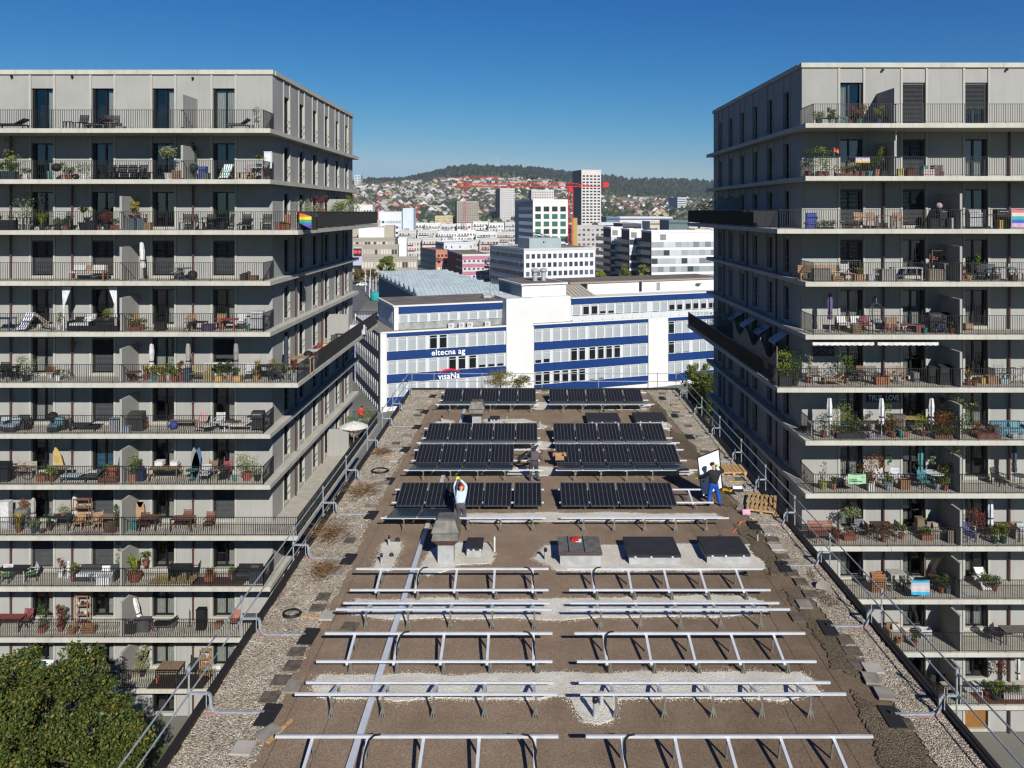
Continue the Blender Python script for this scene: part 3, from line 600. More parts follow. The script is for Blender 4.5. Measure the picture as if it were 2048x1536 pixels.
def hatch(px0, px1, pyb, dep, h, label, fascia=False, felt=M_bitu, slope=0.0):
    a, b = RG(px0, pyb), RG(px1, pyb); t = thing('roof_hatch', label, 'roof hatch', ((a.x + b.x) / 2, a.y, RZ), group='boxy roof hatches')
    part('kerb', MB().box(a.x + .04, b.x - .04, a.y, a.y + dep - .05, RZ, RZ + h), M_lsheet, t)
    ld = MB().hexa([(a.x, a.y - .03, RZ + h + .001), (b.x, a.y - .03, RZ + h + .001), (b.x, a.y + dep, RZ + h + slope), (a.x, a.y + dep, RZ + h + slope)],
                   [(a.x, a.y - .03, RZ + h + .09), (b.x, a.y - .03, RZ + h + .09), (b.x, a.y + dep, RZ + h + .09 + slope), (a.x, a.y + dep, RZ + h + .09 + slope)]); part('lid', ld, felt, t)
    if fascia:
        part('lid_fascia', MB().box(a.x - .01, b.x + .01, a.y - .05, a.y - .032, RZ + h - .01, RZ + h + .1), mat('4a3b36', .6, name='brown_fascia'), t)
        for f in (.23, .6): xx = a.x + (b.x - a.x) * f; part('standing_seam', MB().box(xx, xx + .02, a.y - .02, a.y + dep, RZ + h + .09, RZ + h + .115), M_dark, t)
    else:
        for f in (.12, .42, .82): xx = a.x + (b.x - a.x) * f; part('clip', MB().box(xx, xx + .07, a.y - .045, a.y - .031, RZ + h - .02, RZ + h + .05), M_alu, t)
    return t
hatch(1118, 1204, 1131, 1.35, .38, 'zinc topped roof hatch with the red jacket lying on it', True, M_zinc)
hatch(1256, 1362, 1130, 1.55, .27, 'wide black roof hatch, middle one of the three in front')
hatch(1412, 1501, 1128, 1.5, .27, 'black roof hatch, rightmost of the three in front')
hatch(931, 965, 1115, .9, .26, 'small black lidded hatch just right of the large vent cowl')
hatch(1175, 1242, 852, 1.9, .2, 'low dark hatch behind the right group, left of its twin')
hatch(1272, 1335, 851, 1.9, .2, 'low dark hatch behind the right group, right of its twin')
hatch(979, 999, 846, .7, .16, 'small grey hatch beside the smaller vent cowl')
def pipe(px, pyb, r, h, label, cap=True, m=None, nm='vent_pipe'):
    p = RG(px, pyb); t = thing(nm, label, 'vent pipe', p, group='vent pipes on the roof')
    part('tube', MB().tube(p, p + Vector((0, 0, h)), r, 12), m or M_lsheet, t)
    if cap: part('cap', MB().lathe([(r * 1.05, 0), (r * 1.25, .02), (r * 1.2, .1), (r * .8, .13)], 12, (p.x, p.y, p.z + h)), M_dark, t)
pipe(1190, 1436, .055, .38, 'white pipe with a black collar in the round pale gravel patch'); pipe(1203, 1411, .05, .34, 'short white pipe behind the black collared one', False)
pipe(778, 1094, .035, .3, 'thin black capped pipe at the top of the left gravel patch'); pipe(763, 1130, .04, .28, 'black capped pipe at the lower left of the left gravel patch')
pipe(1091, 1121, .05, .32, 'grey capped pipe left of the red jacket hatch'); pipe(884, 845, .05, .28, 'black capped pipe behind the third left panel row')
pipe(1207, 834, .05, .3, 'black capped pipe between the low dark hatches and the rearmost row'); pipe(1515, 1083, .03, .28, 'thin pipe right of the rightmost front hatch')
pipe(1080, 858, .05, .42, 'grey pipe in the gap between the panel groups', False); pipe(1014, 850, .03, .5, 'slim post behind the third left panel row', False)
pipe(989, 1104, .035, .55, 'white standpipe with a tap right of the small hatch', False, mat('c9c7c0', .4, name='white_plastic'))
for (px, py, lb) in ((783, 1113, 'in the middle of the left gravel patch'), (795, 1082, 'above the left gravel patch'), (1440, 1077, 'behind the rightmost front hatch'), (1490, 1150, 'at the right end of the third empty rack')):
    p = RG(px, py); single('drain_cover', MB().lathe([(.09, 0), (.09, .04), (.05, .12), (.01, .13)], 10, p), M_dark, 'small black domed cover ' + lb, 'drain cover', group='domed drain covers')
# red jacket and papers on the hatch
p = RG(1150, 1112); zz = RZ + .475; q = MB(); rr = random.Random(4)
hh = [[rr.uniform(.02, .1) for _ in range(7)] for _ in range(6)]
q.sheet(lambda u, v: (p.x - .14 + u * .3 + .02 * math.sin(v * 9), p.y + .1 + v * .36, zz + hh[min(5, int(v * 5.9))][min(6, int(u * 6.9))] * (0 if u in (0, 1) or v in (0, 1) else 1)), 6, 5)
single('jacket', q, mat('b01218', .8, name='red_cloth', var=.2, scale=8), 'crumpled red jacket lying on the zinc roof hatch', 'jacket')
single('paper', MB().ob((p.x + .14, p.y + .18, zz + .004), (.2, .27, .004), rz=-8), mat('d5d5d5', .8, name='paper', var=.05), 'sheet of printed paper beside the red jacket', 'paper')
# paving slabs
sl = [(594, 1306, 0, 0), (585, 1334, 2, 0), (562, 1363, 2, 0), (586, 1378, 3, 1), (540, 1397, 3, 0), (538, 1470, 35, 1), (487, 1501, 2, 2), (655, 1235, 2, 2), (636, 1218, 0, 0), (647, 1196, 1, 0), (672, 1148, 4, 1),
      (688, 1072, 2, 1), (740, 1015, 2, 1), (700, 1083, 3, 0), (768, 968, 3, 1), (789, 922, 2, 2), (792, 888, 2, 0), (815, 873, 4, 1), (835, 832, 3, 0), (838, 822, 3, 0), (700, 1255, 8, 0),
      (1595, 1236, 0, 0), (1745, 1340, 4, 2), (1743, 1361, 8, 1), (1717, 1330, -4, 0), (1768, 1391, 6, 1), (1806, 1451, 6, 0), (1608, 1212, 2, 1), (1622, 1190, 3, 0), (1602, 1166, 3, 0), (1553, 1098, 2, 2), (1536, 1065, 2, 1),
      (1545, 1080, 8, 0), (1690, 1281, 3, 0), (1705, 1305, 3, 0), (1584, 1148, 6, 0), (1565, 1115, 3, 0), (1485, 1018, 25, 1), (1410, 905, 4, 0), (1400, 875, 5, 1), (1376, 853, 4, 0), (1363, 835, 2, 1), (1352, 826, 2, 0), (1348, 812, 2, 1), (1325, 788, 3, 0),
      (1498, 975, 2, 1), (1480, 960, 3, 0), (1290, 812, 4, 1), (1312, 812, 6, 0), (1090, 782, 2, 0)]
pv = [MB().box(-.23, .23, -.23, .23, 0, .05).mesh('slab'), MB().box(-.2, .2, -.26, .24, 0, .06).mesh('slab')]
for k, (px, py, rz, hgt) in enumerate(sl):
    p = RG(px, py); lft = px < 1056; near = py
    lb = ('pale grey' if hgt == 2 else 'grey' if hgt == 1 else 'sunken mossy') + ' square paving slab, %s along the %s gravel edge' % ('{n}', 'left' if lft else 'right')
    link('paving_slab', pv[k % 2], mat('5c5348', .95, var=.3, scale=5, name='mossy_concrete') if hgt == 0 else M_slabp if hgt < 2 else mat('9f9a90', .9, var=.12, name='pale_concrete'), loc=(p.x, p.y, RZ + (.0 if hgt == 0 else .032)), rot=(0, 0, R(-rz)), category='paving slab', group='paving slabs along the roof edges',
         label='%s square paving slab lying near the %s roof edge, %s' % (['half sunken mossy', 'grey', 'pale grey'][hgt], 'left' if lft else 'right',
               ('%s from the camera' % (ORD[min(12, sorted([-s_[1] for s_ in sl if (s_[0] < 1056) == lft]).index(-py))] if sorted([-s_[1] for s_ in sl if (s_[0] < 1056) == lft]).index(-py) < 12 else 'among the smaller ones at the far end'))))
# hoses, brush, debris
def coil(px, py, r, label):
    p = RG(px, py, .05); q = MB()
    for k in range(4):
        rr2 = r * (1 - .04 * k); pts = [(p.x + rr2 * math.cos(a / 16 * 6.283) * 1.0 + .02 * math.sin(a + k), p.y + rr2 * .9 * math.sin(a / 16 * 6.283), p.z + .02 * k) for a in range(17)]; q.path(pts, .014, 5)
    single('cable_coil', q, M_cable, label, 'cable')
coil(760, 942, .42, 'coil of black cable lying on the gravel, far left'); coil(584, 1228, .28, 'small coil of black cable on the gravel near the left edge')
def brush(px, py, rad, hgt, seed, label):
    p = RG(px, py, .03); r_ = random.Random(seed); q = MB()
    for _ in range(150):
        a = r_.uniform(0, 6.28); l_ = rad * r_.uniform(.3, 1.25); b = p + Vector((r_.gauss(0, rad * .35), r_.gauss(0, rad * .6), 0))
        e = b + Vector((math.cos(a) * l_, math.sin(a) * l_ * .8, r_.uniform(.03, hgt))); m_ = (b + e) / 2 + Vector((r_.uniform(-.08, .08), 0, r_.uniform(.02, .12)))
        q.tube(b, m_, .007, 3, caps=False); q.tube(m_, e, .006, 3, .003, caps=False)
    single('dry_brush', q, leafmat('6b5234', '8a6d45', '4f3d2a'), label, 'plant', group='dry brushwood on the gravel')
brush(660, 1070, .75, .45, 1, 'dry brown brushwood heap beside the left edge, middle of three'); brush(650, 1145, .5, .35, 2, 'dry brown brushwood heap nearest the camera'); brush(725, 985, .75, .4, 3, 'dry brown brushwood heap farthest along the left edge')
brush(762, 905, .5, .1, 4, 'thin flat litter of dry twigs on the left gravel')
M_pal = mat('b08f60', .75, name='pallet_wood', var=.2, scale=9, col2='8f6f48')
def pallet(c_, L, Wd, rz, label, n=7, layers=2, dense=False):
    t = thing('wooden_pallet', label, 'pallet', c_, rz)
    def bb(nm, *a): return link(nm, MB().box(*a).mesh(nm), M_pal, t)
    for i in range(3): x = -Wd / 2 + i * (Wd - .1) / 2; bb('bearer', x, x + .1, -L / 2, L / 2, .1, .16)
    for i in range(3):
        for j in range(3): x = -Wd / 2 + i * (Wd - .1) / 2; yy = -L / 2 + j * (L - .12) / 2; bb('block', x, x + .1, yy, yy + .12, .02, .1)
    for i in range(n): yy = -L / 2 + i * (L - .1) / (n - 1); bb('plank', -Wd / 2, Wd / 2, yy, yy + (.1 if not dense else (L / n) * .93), .16, .182)
    for i in range(3): yy = -L / 2 + i * (L - .1) / 2; bb('plank', -Wd / 2, Wd / 2, yy, yy + .1, 0, .02)
    return t
pallet(Vector((RG(1522, 1012).x, RG(1522, 1014).y, RZ + .035)), 1.15, 1.9, 72, 'pale slatted pallet lying open side up beside the right guard rail', 7)
pallet(Vector((RG(1466, 950).x, RG(1466, 948).y + .2, RZ + .035)), 1.2, 1.1, 90, 'planked wooden pallet behind the worker in black', 7, dense=True)
r5 = random.Random(9)
for k, (px, py, l_, rz, lb) in enumerate([(1545, 1048, .5, 20, 'short timber offcut by the big pallet foot'), (1555, 1035, .35, 60, 'splintered timber offcut right of the pallet'), (1470, 965, .6, -5, 'thin board lying below the planked pallet'), (560, 1466, .9, 70, 'weathered board lying beside the nearest black ballast plate'),
                                          (622, 1237, .6, -12, 'bleached timber strip by the small cable coil'), (775, 915, .45, 8, 'pale wooden batten on the left gravel'), (1358, 812, .4, 10, 'wooden batten at the far right end')]):
    p = RG(px, py); single('timber_offcut', MB().ob((p.x, p.y, RZ + .055), (l_, .09, .035), rz=rz), M_pal, lb, 'timber', group='timber offcuts on the roof')
p = RG(1453, 984); dr = thing('power_tool', 'yellow cordless tool lying beside the worker in blue trousers', 'power tool', p)
part('body', MB().ob((p.x, p.y, RZ + .08), (.34, .1, .1), rz=-35).ob((p.x + .12, p.y - .06, RZ + .07), (.12, .16, .12), rz=20), mat('c9930f', .5, name='yellow_plastic'), dr)
p = RG(1477, 984); ca = thing('tool_case', 'open flat tool case with a grey edge beside the yellow tool', 'case', p)
part('tray', MB().box(p.x - .2, p.x + .2, p.y - .1, p.y + .15, RZ + .032, RZ + .09), M_dark, ca); part('lid', MB().ob((p.x, p.y + .16, RZ + .12), (.4, .02, .16), rx=-30), M_lsheet, ca)
p = RG(1492, 1030); single('insulation_board', MB().ob((p.x, p.y, RZ + .12), (.32, .12, .2), rx=-20, rz=5), mat('b58aa0', .8, name='pink_foam'), 'pink foam board piece by the corner of the big pallet', 'insulation board')
q = MB(); pts = [RG(1465, 1066, .02), RG(1478, 1050, .03), RG(1482, 1043, .1), RG(1497, 1041, .04), RG(1515, 1040, .03), RG(1530, 1052, .03), RG(1555, 1048, .03)]
for a, b in zip(pts, pts[1:]): q.bar(a, b, .05, .01)
single('strap', q, mat('c0704c', .7, name='orange_webbing'), 'orange lashing strap snaking over the substrate near the pallet', 'strap')
q = MB().sheet(lambda u, v: (RG(1253, 1112).x - .15 + u * .32, RG(1253, 1116).y - .05 + v * .2, RZ + .035 + .07 * math.sin(u * 3.1) * abs(math.sin(v * 3.1 + u * 5))), 6, 4)
single('plastic_bag', q, mat('9c9fa3', .5, name='grey_film'), 'crumpled grey plastic bag left of the middle hatch', 'bag')
single('manhole_cover', MB().tube(RG(1647, 1176, .03), RG(1647, 1176, .08), .24, 16), M_slabp, 'round concrete manhole cover sunk in the moss by the right edge', 'manhole cover')
# open cardboard box and small boxes on the panels
def boxthing(nm, c_, d, m, label, cat, rz=0, tilt=13, flaps=False):
    t = link(nm, None, loc=c_, rot=(R(tilt), 0, R(rz)), label=label, category=cat)
    w, dp, h = d; q = MB().box(-w / 2, w / 2, -dp / 2, dp / 2, 0, .01)
    for a in ((-w / 2, -w / 2 + .01, -dp / 2, dp / 2), (w / 2 - .01, w / 2, -dp / 2, dp / 2), (-w / 2 + .01, w / 2 - .01, -dp / 2, -dp / 2 + .01), (-w / 2 + .01, w / 2 - .01, dp / 2 - .01, dp / 2)): q.box(*a, .01, h)
    link('box_body', q.mesh('box'), m, t)
    if flaps:
        for s in (-1, 1): link('flap', MB().ob((s * (w / 2 + .06), 0, h + .01), (.14, dp, .008), ry=s * 25).mesh('flap'), m, t)
    return t
boxthing('cardboard_box', P(1119, 917, 38.4) , (.4, .32, .22), mat('a5825c', .8, name='cardboard'), 'open cardboard box standing on a panel of the right second row', 'box', 0, 13, True)
boxthing('cardboard_box', P(1052, 880, 42.4), (.3, .2, .06), mat('a5825c', .8, name='cardboard'), 'flat brown cardboard box on the third row of the left group', 'box')
boxthing('small_white_box', P(1066, 880, 42.4), (.16, .18, .05), mat('d0d0d0', .7, name='white_card', var=0), 'small white box beside the flat brown cardboard box', 'box')
# ---------------------------------------------------------------- people
def skin(name, verts, edges, radii, m, parent, root=0, lv=2):
    me = bpy.data.meshes.new(name); me.from_pydata([tuple(Vector(v) - parent.location) for v in verts], edges, []); me.materials.append(None)
    o = link(name, me, None, parent); o.material_slots[0].link = 'OBJECT'; o.material_slots[0].material = m
    md = o.modifiers.new('skin', 'SKIN'); md.use_smooth_shade = True; sk = me.skin_vertices[0].data
    for i, r in enumerate(radii):
        sk[i].radius = (r, r) if not isinstance(r, tuple) else r; sk[i].use_root = (i == root)
    sb = o.modifiers.new('sub', 'SUBSURF'); sb.levels = lv; sb.render_levels = lv; return o
def lerp(a, b, t): return Vector(a) * (1 - t) + Vector(b) * t
M_skin = mat('b98468', .6, name='skin', var=.05)
def person(label, J, shirt, trousers, hat, hair, gloves=None, shoes='2a2622', sleeve=1.0):
    # J: joints in world space: pelvis, chest, neck, head, shL, shR, elL, elR, haL, haR, hipL, hipR, knL, knR, ftL, ftR, fwd
    J = {k: Vector(v) for k, v in J.items()}; root = thing('person', label, 'person', (J['pelvis'].x, J['pelvis'].y, min(J['ftL'].z, J['ftR'].z)))
    V = [J['pelvis'], lerp(J['pelvis'], J['chest'], .5), J['chest'], J['neck'], lerp(J['neck'], J['head'], .45), J['head'], J['head'] + (J['head'] - J['neck']).normalized() * .1]
    Rr = [(.13, .1), (.12, .095), (.125, .095), .062, .06, (.088, .1), .05]; E = [(0, 1), (1, 2), (2, 3), (3, 4), (4, 5), (5, 6)]
    for s in 'LR':
        k = len(V); V += [J['sh' + s], J['el' + s], J['ha' + s]]; Rr += [.055, .042, .03]; E += [(2, k), (k, k + 1), (k + 1, k + 2)]
        k = len(V); V += [J['hip' + s], J['kn' + s], lerp(J['kn' + s], J['ft' + s], .9)]; Rr += [.09, .06, .04]; E += [(0, k), (k, k + 1), (k + 1, k + 2)]
    body = skin('body', V, E, Rr, M_skin, root)
    # clothing: same joints, a little larger
    V = [lerp(J['pelvis'], J['chest'], .12), lerp(J['pelvis'], J['chest'], .5), J['chest'], lerp(J['chest'], J['neck'], .7)]; Rr = [(.19, .15), (.18, .145), (.215, .16), .1]; E = [(0, 1), (1, 2), (2, 3)]
    for s in 'LR': k = len(V); V += [J['sh' + s], J['el' + s], lerp(J['el' + s], J['ha' + s], .85 * sleeve)]; Rr += [.095, .068, .05]; E += [(2, k), (k, k + 1), (k + 1, k + 2)]
    skin('shirt', V, E, Rr, shirt, root, 1)
    V = [lerp(J['pelvis'], J['chest'], .18), J['pelvis']]; Rr = [(.18, .14), (.19, .15)]; E = [(0, 1)]
    for s in 'LR': k = len(V); V += [J['hip' + s], J['kn' + s], lerp(J['kn' + s], J['ft' + s], .88)]; Rr += [.13, .095, .075]; E += [(1, k), (k, k + 1), (k + 1, k + 2)]
    skin('trousers', V, E, Rr, trousers, root, 1)
    f = J.get('fwd', Vector((0, 1, 0))).normalized()
    for s in 'LR':
        ft = J['ft' + s]; skin('shoe', [ft + Vector((0, 0, .07)) - f * .05, ft + Vector((0, 0, .05)) + f * .08, ft + Vector((0, 0, .04)) + f * .2], [(0, 1), (1, 2)], [.058, .052, .04], mat(shoes, .7, name='shoe_leather'), root)
        h = J['ha' + s]; a = (h - J['el' + s]).normalized(); sd2 = a.cross(Vector((0, 0, 1))); sd2 = sd2.normalized() if sd2.length > .1 else Vector((1, 0, 0)); up = sd2.cross(a)
        gm = gloves or M_skin; skin('hand', [h, h + a * .05, h + a * .09], [(0, 1), (1, 2)], [(.03, .02), (.045, .022), (.04, .02)], gm, root)
        for k in range(4):
            b0_ = h + a * .085 + sd2 * (-.03 + .02 * k); L = (.07, .08, .075, .06)[k]; skin('finger', [b0_, b0_ + a * L * .5, b0_ + a * L * .8 - up * L * .4], [(0, 1), (1, 2)], [.011, .01, .008], gm, root, lv=1)
        b0_ = h + a * .03 + sd2 * .04; skin('thumb', [b0_, b0_ + a * .03 + sd2 * .03, b0_ + a * .06 + sd2 * .03 - up * .02], [(0, 1), (1, 2)], [.012, .011, .009], gm, root, lv=1)
    hd = J['head']; hu = (hd - J['neck']).normalized(); q = MB(); q.lathe([(.104, 0), (.108, .035), (.098, .075), (.065, .108), (.01, .12)], 14)
    m_ = hu.to_track_quat('Z', 'Y').to_matrix().to_4x4(); m_.translation = hd + hu * .02 - root.location
    o = link('cap' if hat else 'hair', q.mesh('cap', smooth=True), hat or hair, root); o.matrix_local = m_
    if hat:
        o2 = link('cap_peak', MB().hexa([(-.07, .08, 0), (.07, .08, 0), (.05, .19, -.02), (-.05, .19, -.02)], [(-.07, .08, .012), (.07, .08, .012), (.05, .19, -.01), (-.05, .19, -.01)]).mesh('peak'), hat, root); o2.matrix_local = m_
    # face: nose, eyes, ears turned to fwd
    fp = hd + f * .095; link('nose', MB().lathe([(.014, 0), (.016, .02), (.004, .05)], 6, fp - root.location + Vector((0, 0, -.03))).mesh('nose'), M_skin, root)
    sd3 = f.cross(Vector((0, 0, 1))).normalized()
    for s in (-1, 1):
        link('eye', MB().lathe([(.004, -.01), (.012, 0), (.004, .01)], 6, hd + f * .088 + sd3 * .032 * s + Vector((0, 0, .01)) - root.location).mesh('eye'), M_dark, root)
        link('ear', MB().lathe([(.008, -.03), (.02, 0), (.01, .03)], 6, hd + sd3 * .1 * s - root.location, .6, 1).mesh('ear'), M_skin, root)
    link('mouth', MB().ob(hd + f * .092 + Vector((0, 0, -.05)) - root.location, (.045, .008, .01)).mesh('mouth'), mat('7a3f38', .6, name='lips'), root)
    return root
V3 = Vector
# worker in black shirt and blue work trousers, holding a panel
Y = 33.4; X = 7.72; z = RZ
person('worker in a black long-sleeved top and blue trousers holding up a white-backed panel',
       dict(pelvis=(X + .02, Y, z + .93), chest=(X + .06, Y + .05, z + 1.3), neck=(X + .07, Y + .08, z + 1.5), head=(X + .02, Y + .12, z + 1.66), shL=(X - .13, Y + .05, z + 1.41), shR=(X + .27, Y + .05, z + 1.42),
            elL=(X - .3, Y + .18, z + 1.16), haL=(X - .53, Y + .45, z + 1.02), elR=(X + .48, Y + .15, z + 1.38), haR=(X + .36, Y + .5, z + 1.52),
            hipL=(X - .08, Y, z + .86), hipR=(X + .12, Y, z + .86), knL=(X - .13, Y + .04, z + .46), knR=(X + .22, Y + .06, z + .48), ftL=(X - .18, Y, z), ftR=(X + .32, Y - .02, z), fwd=(-.1, 1, 0)),
       mat('161719', .8, name='black_jersey', var=.1), mat('10479a', .8, name='blue_workwear', var=.15, scale=8), None, mat('2a1c14', .8, name='brown_hair'), mat('a8d62a', .7, name='lime_glove', var=0))
# the panel he holds: solid slab through its four corners
c4 = [P(1404, 994, 34.1), P(1445, 976, 34.1), P(1438, 898, 34.1), P(1395, 915, 34.1)]
n_ = (c4[1] - c4[0]).cross(c4[3] - c4[0]).normalized() * .035
if n_.y < 0: n_ = -n_
hp = link('solar_panel', None, loc=c4[0], label='solar panel held upright by the worker in black, white back facing the camera', category='solar panel')
part('backsheet', MB().hexa([c4[0], c4[1], c4[1] + n_ * .3, c4[0] + n_ * .3], [c4[3], c4[2], c4[2] + n_ * .3, c4[3] + n_ * .3]), M_pback, hp)
part('cells', MB().hexa([c4[0] + n_ * .35, c4[1] + n_ * .35, c4[1] + n_, c4[0] + n_], [c4[3] + n_ * .35, c4[2] + n_ * .35, c4[2] + n_, c4[3] + n_]), M_cell, hp)
fm = MB()
for a, b in ((0, 1), (1, 2), (2, 3), (3, 0)): fm.bar(c4[a] - n_ * .1, c4[b] - n_ * .1, .03, .05)
part('panel_frame', fm, M_dark, hp)
part('junction_box', MB().ob(lerp(c4[0], c4[2], .33) + Vector((-.18, -.02, .0)), (.07, .03, .05)), M_dark, hp)
# worker in light blue, arms up, steadying an upright panel
X = -2.5; Y = 31.35
person('worker in a light blue long-sleeved shirt and red cap reaching up to a panel',
       dict(pelvis=(X - .14, Y - .08, z + .84), chest=(X - .17, Y + .16, z + 1.12), neck=(X - .16, Y + .3, z + 1.25), head=(X - .13, Y + .42, z + 1.34), shL=(X - .35, Y + .22, z + 1.2), shR=(X + .02, Y + .22, z + 1.2),
            elL=(X - .42, Y + .46, z + 1.36), haL=(X - .36, Y + .62, z + 1.58), elR=(X + .04, Y + .46, z + 1.4), haR=(X - .24, Y + .62, z + 1.62),
            hipL=(X - .24, Y - .08, z + .8), hipR=(X - .05, Y - .08, z + .8), knL=(X - .2, Y + .02, z + .48), knR=(X - .0, Y + .05, z + .48), ftL=(X - .16, Y - .04, z), ftR=(X + .05, Y - .1, z), fwd=(0, 1, .2)),
       mat('a9bccb', .85, name='light_blue_shirt', var=.06), mat('4a4650', .85, name='grey_trousers', var=.15), mat('b02818', .7, name='red_cap', var=0), None, mat('b8d84a', .7, name='lime_glove2', var=0))
m = Matrix.Rotation(R(-84), 3, 'Z') @ Matrix.Rotation(R(84), 3, 'X')
solar(P(908, 1006, 31.95), m, 'solar panel stood on edge in front of the worker in light blue', None)
# worker in grey bending over
X = .28; Y = 36.5
person('worker in a grey T-shirt and dark patterned trousers bending over the lifted panel',
       dict(pelvis=(X - .0, Y + .0, z + .84), chest=(X + .02, Y + .32, z + 1.12), neck=(X + .16, Y + .46, z + 1.18), head=(X + .26, Y + .58, z + 1.16), shL=(X - .14, Y + .34, z + 1.18), shR=(X + .22, Y + .32, z + 1.1),
            elL=(X - .22, Y + .5, z + .95), haL=(X - .32, Y + .72, z + .98), elR=(X + .36, Y + .35, z + .86), haR=(X + .2, Y + .45, z + .7),
            hipL=(X - .12, Y, z + .8), hipR=(X + .1, Y, z + .8), knL=(X - .18, Y + .1, z + .44), knR=(X + .1, Y + .1, z + .44), ftL=(X - .19, Y, z), ftR=(X + .18, Y - .02, z), fwd=(.6, 1, -.4)),
       mat('4d454c', .85, name='grey_tshirt', var=.1), mat('3c3f47', .85, name='patterned_trousers', var=.4, scale=20), None, mat('1d1512', .8, name='dark_hair'), None, '1a1a1a', .25)
# neighbour in a red top on the lower left terrace
zt = floor_z('L', 8); bp_ = P(722, 835, 66.0)
tz = 30 - (835 - 423) * 60 / 1600
Yp = 68.9; Xp = (722 - CX) * Yp / FP
person('neighbour in a red top standing among plants on the far left terrace',
       dict(pelvis=(Xp, Yp, zt + .92), chest=(Xp, Yp, zt + 1.25), neck=(Xp, Yp, zt + 1.45), head=(Xp + .05, Yp, zt + 1.6), shL=(Xp - .18, Yp, zt + 1.38), shR=(Xp + .18, Yp, zt + 1.38), elL=(Xp - .25, Yp - .1, zt + 1.1), haL=(Xp + .05, Yp - .3, zt + 1.1),
            elR=(Xp + .3, Yp - .05, zt + 1.15), haR=(Xp + .45, Yp - .2, zt + 1.2), hipL=(Xp - .1, Yp, zt + .85), hipR=(Xp + .1, Yp, zt + .85), knL=(Xp - .1, Yp - .03, zt + .45), knR=(Xp + .1, Yp - .03, zt + .45), ftL=(Xp - .1, Yp, zt), ftR=(Xp + .1, Yp, zt), fwd=(1, -.2, 0)),
       mat('a8281c', .85, name='red_top', var=.05), M_dark, None, mat('2a1c14', .8, name='brown_hair'))
# ---------------------------------------------------------------- ground, terrain, far hill
def interp(x, T):
    if x <= T[0][0]: return T[0][1]
    for (a, b), (c_, d) in zip(T, T[1:]):
        if x <= c_: return b + (d - b) * (x - a) / (c_ - a)
    return T[-1][1]
RIDGE = [(-900, 395), (300, 385), (600, 370), (706, 371), (739, 366), (801, 366), (828, 359), (856, 353), (905, 341), (930, 338), (1000, 340), (1078, 343), (1118, 349), (1204, 358), (1274, 364), (1352, 365), (1425, 371), (1700, 385), (3000, 400)]
FORE = [(-900, 400), (700, 377), (820, 368), (930, 361), (1000, 357), (1080, 360), (1140, 372), (1200, 388), (1250, 395), (1300, 398), (1427, 402), (3000, 408)]
def terr(a, D):
    px = CX + a * FP
    py = interp(D, [(1000, CY + 48), (1150, 452), (1400, 432), (2300, interp(px, FORE)), (2850, interp(px, RIDGE))])
    z = CAMZ + (CY - py) * D / FP
    if D > 2850: z = CAMZ + (CY - interp(px, RIDGE)) * 2850 / FP - (D - 2850) * .12
    return max(z, 0.0) if D > 1000 else 0.0
mb = MB(); NA, ND = 160, 60
mb.sheet(lambda u, v: (lambda a, D: (a * D, D, terr(a, D) - .02))((u - .5) * 3.2, 1000 + (v ** 1.1) * 2600), NA, ND)
M_field = mat('59643c', .95, var=.3, scale=.012, name='meadow', col2='3f4a2b'); struct('hills', mb, M_field)
struct('ground', MB().box(-6000, 6000, -3000, 12000, -2, -.05), mat('6b6a63', .95, var=.25, scale=.03, name='city_ground', col2='565a4c'))
struct('road', MB().prism([(-45, 60), (-28, 60), (-62, 330), (-90, 330)], -.045, -.02), mat('59595a', .9, var=.15, scale=.3, name='asphalt'))
struct('road', MB().prism([(14, 95), (60, 112), (58, 126), (12, 106)], -.045, -.02), mat('6a675f', .9, var=.15, scale=.3, name='asphalt_pale'))
for k, yy in enumerate((150, 156, 162, 168, 174)): struct('road_marking', MB().prism([(-45 - k * .8, yy), (-33 - k * .8, yy), (-33 - k * .8, yy + 2.2), (-45 - k * .8, yy + 2.2)], -.018, -.012), mat('a8a8a4', .8, var=.1, name='road_paint'))
for k in range(4): struct('road_marking', MB().prism([(25 + k * 5, 101 + k * 2), (28 + k * 5, 102 + k * 2), (28 + k * 5, 102.25 + k * 2), (25 + k * 5, 101.25 + k * 2)], -.018, -.012), mat('c79a2a', .8, var=.1, name='yellow_road_paint'))
# ---- batches of simple tree crowns (one island per crown so each gets its own tone)
def ico():
    import bmesh
    bm = bmesh.new(); bmesh.ops.create_icosphere(bm, subdivisions=1, radius=1); v = np.array([x.co[:] for x in bm.verts]); f = np.array([[q.index for q in p.verts] for p in bm.faces]); bm.free(); return v, f
ICV, ICF = ico()
def crowns(name, pts, m, seed, rs=(4, 7), tall=1.2):
    rg = np.random.RandomState(seed); n = len(pts); p = np.array(pts)[:, None, :]; r = rg.uniform(*rs, (n, 1, 1)); V = ICV[None] * r * (1 + rg.uniform(-.22, .22, (n, len(ICV), 1)))
    V = V * np.stack([rg.uniform(.8, 1.15, n), rg.uniform(.8, 1.15, n), rg.uniform(.9, 1.4, n) * tall], 1)[:, None, :] + p; V[:, :, 2] += r[:, :, 0] * .9
    F = (ICF[None] + (np.arange(n) * len(ICV))[:, None, None]).reshape(-1, 3)
    return link(name, np_mesh(name, V.reshape(-1, 3), F), m, kind='stuff')
rg = np.random.RandomState(5)
def clus(x, y): from mathutils import noise; return noise.noise(Vector((x * .006, y * .006, 3)))
fp_ = []
while len(fp_) < 5200:
    a = rg.uniform(-.42, .36); D = rg.uniform(2280, 2900); px = CX + a * FP
    if px < 830 and D < 2600 + rg.uniform(-120, 120): continue
    if 860 < px < 1035 and D < 2440 + 60 * math.sin(px * .05): continue
    if D > 2850 and rg.rand() < .5: continue
    fp_.append((a * D, D, terr(a, D)))
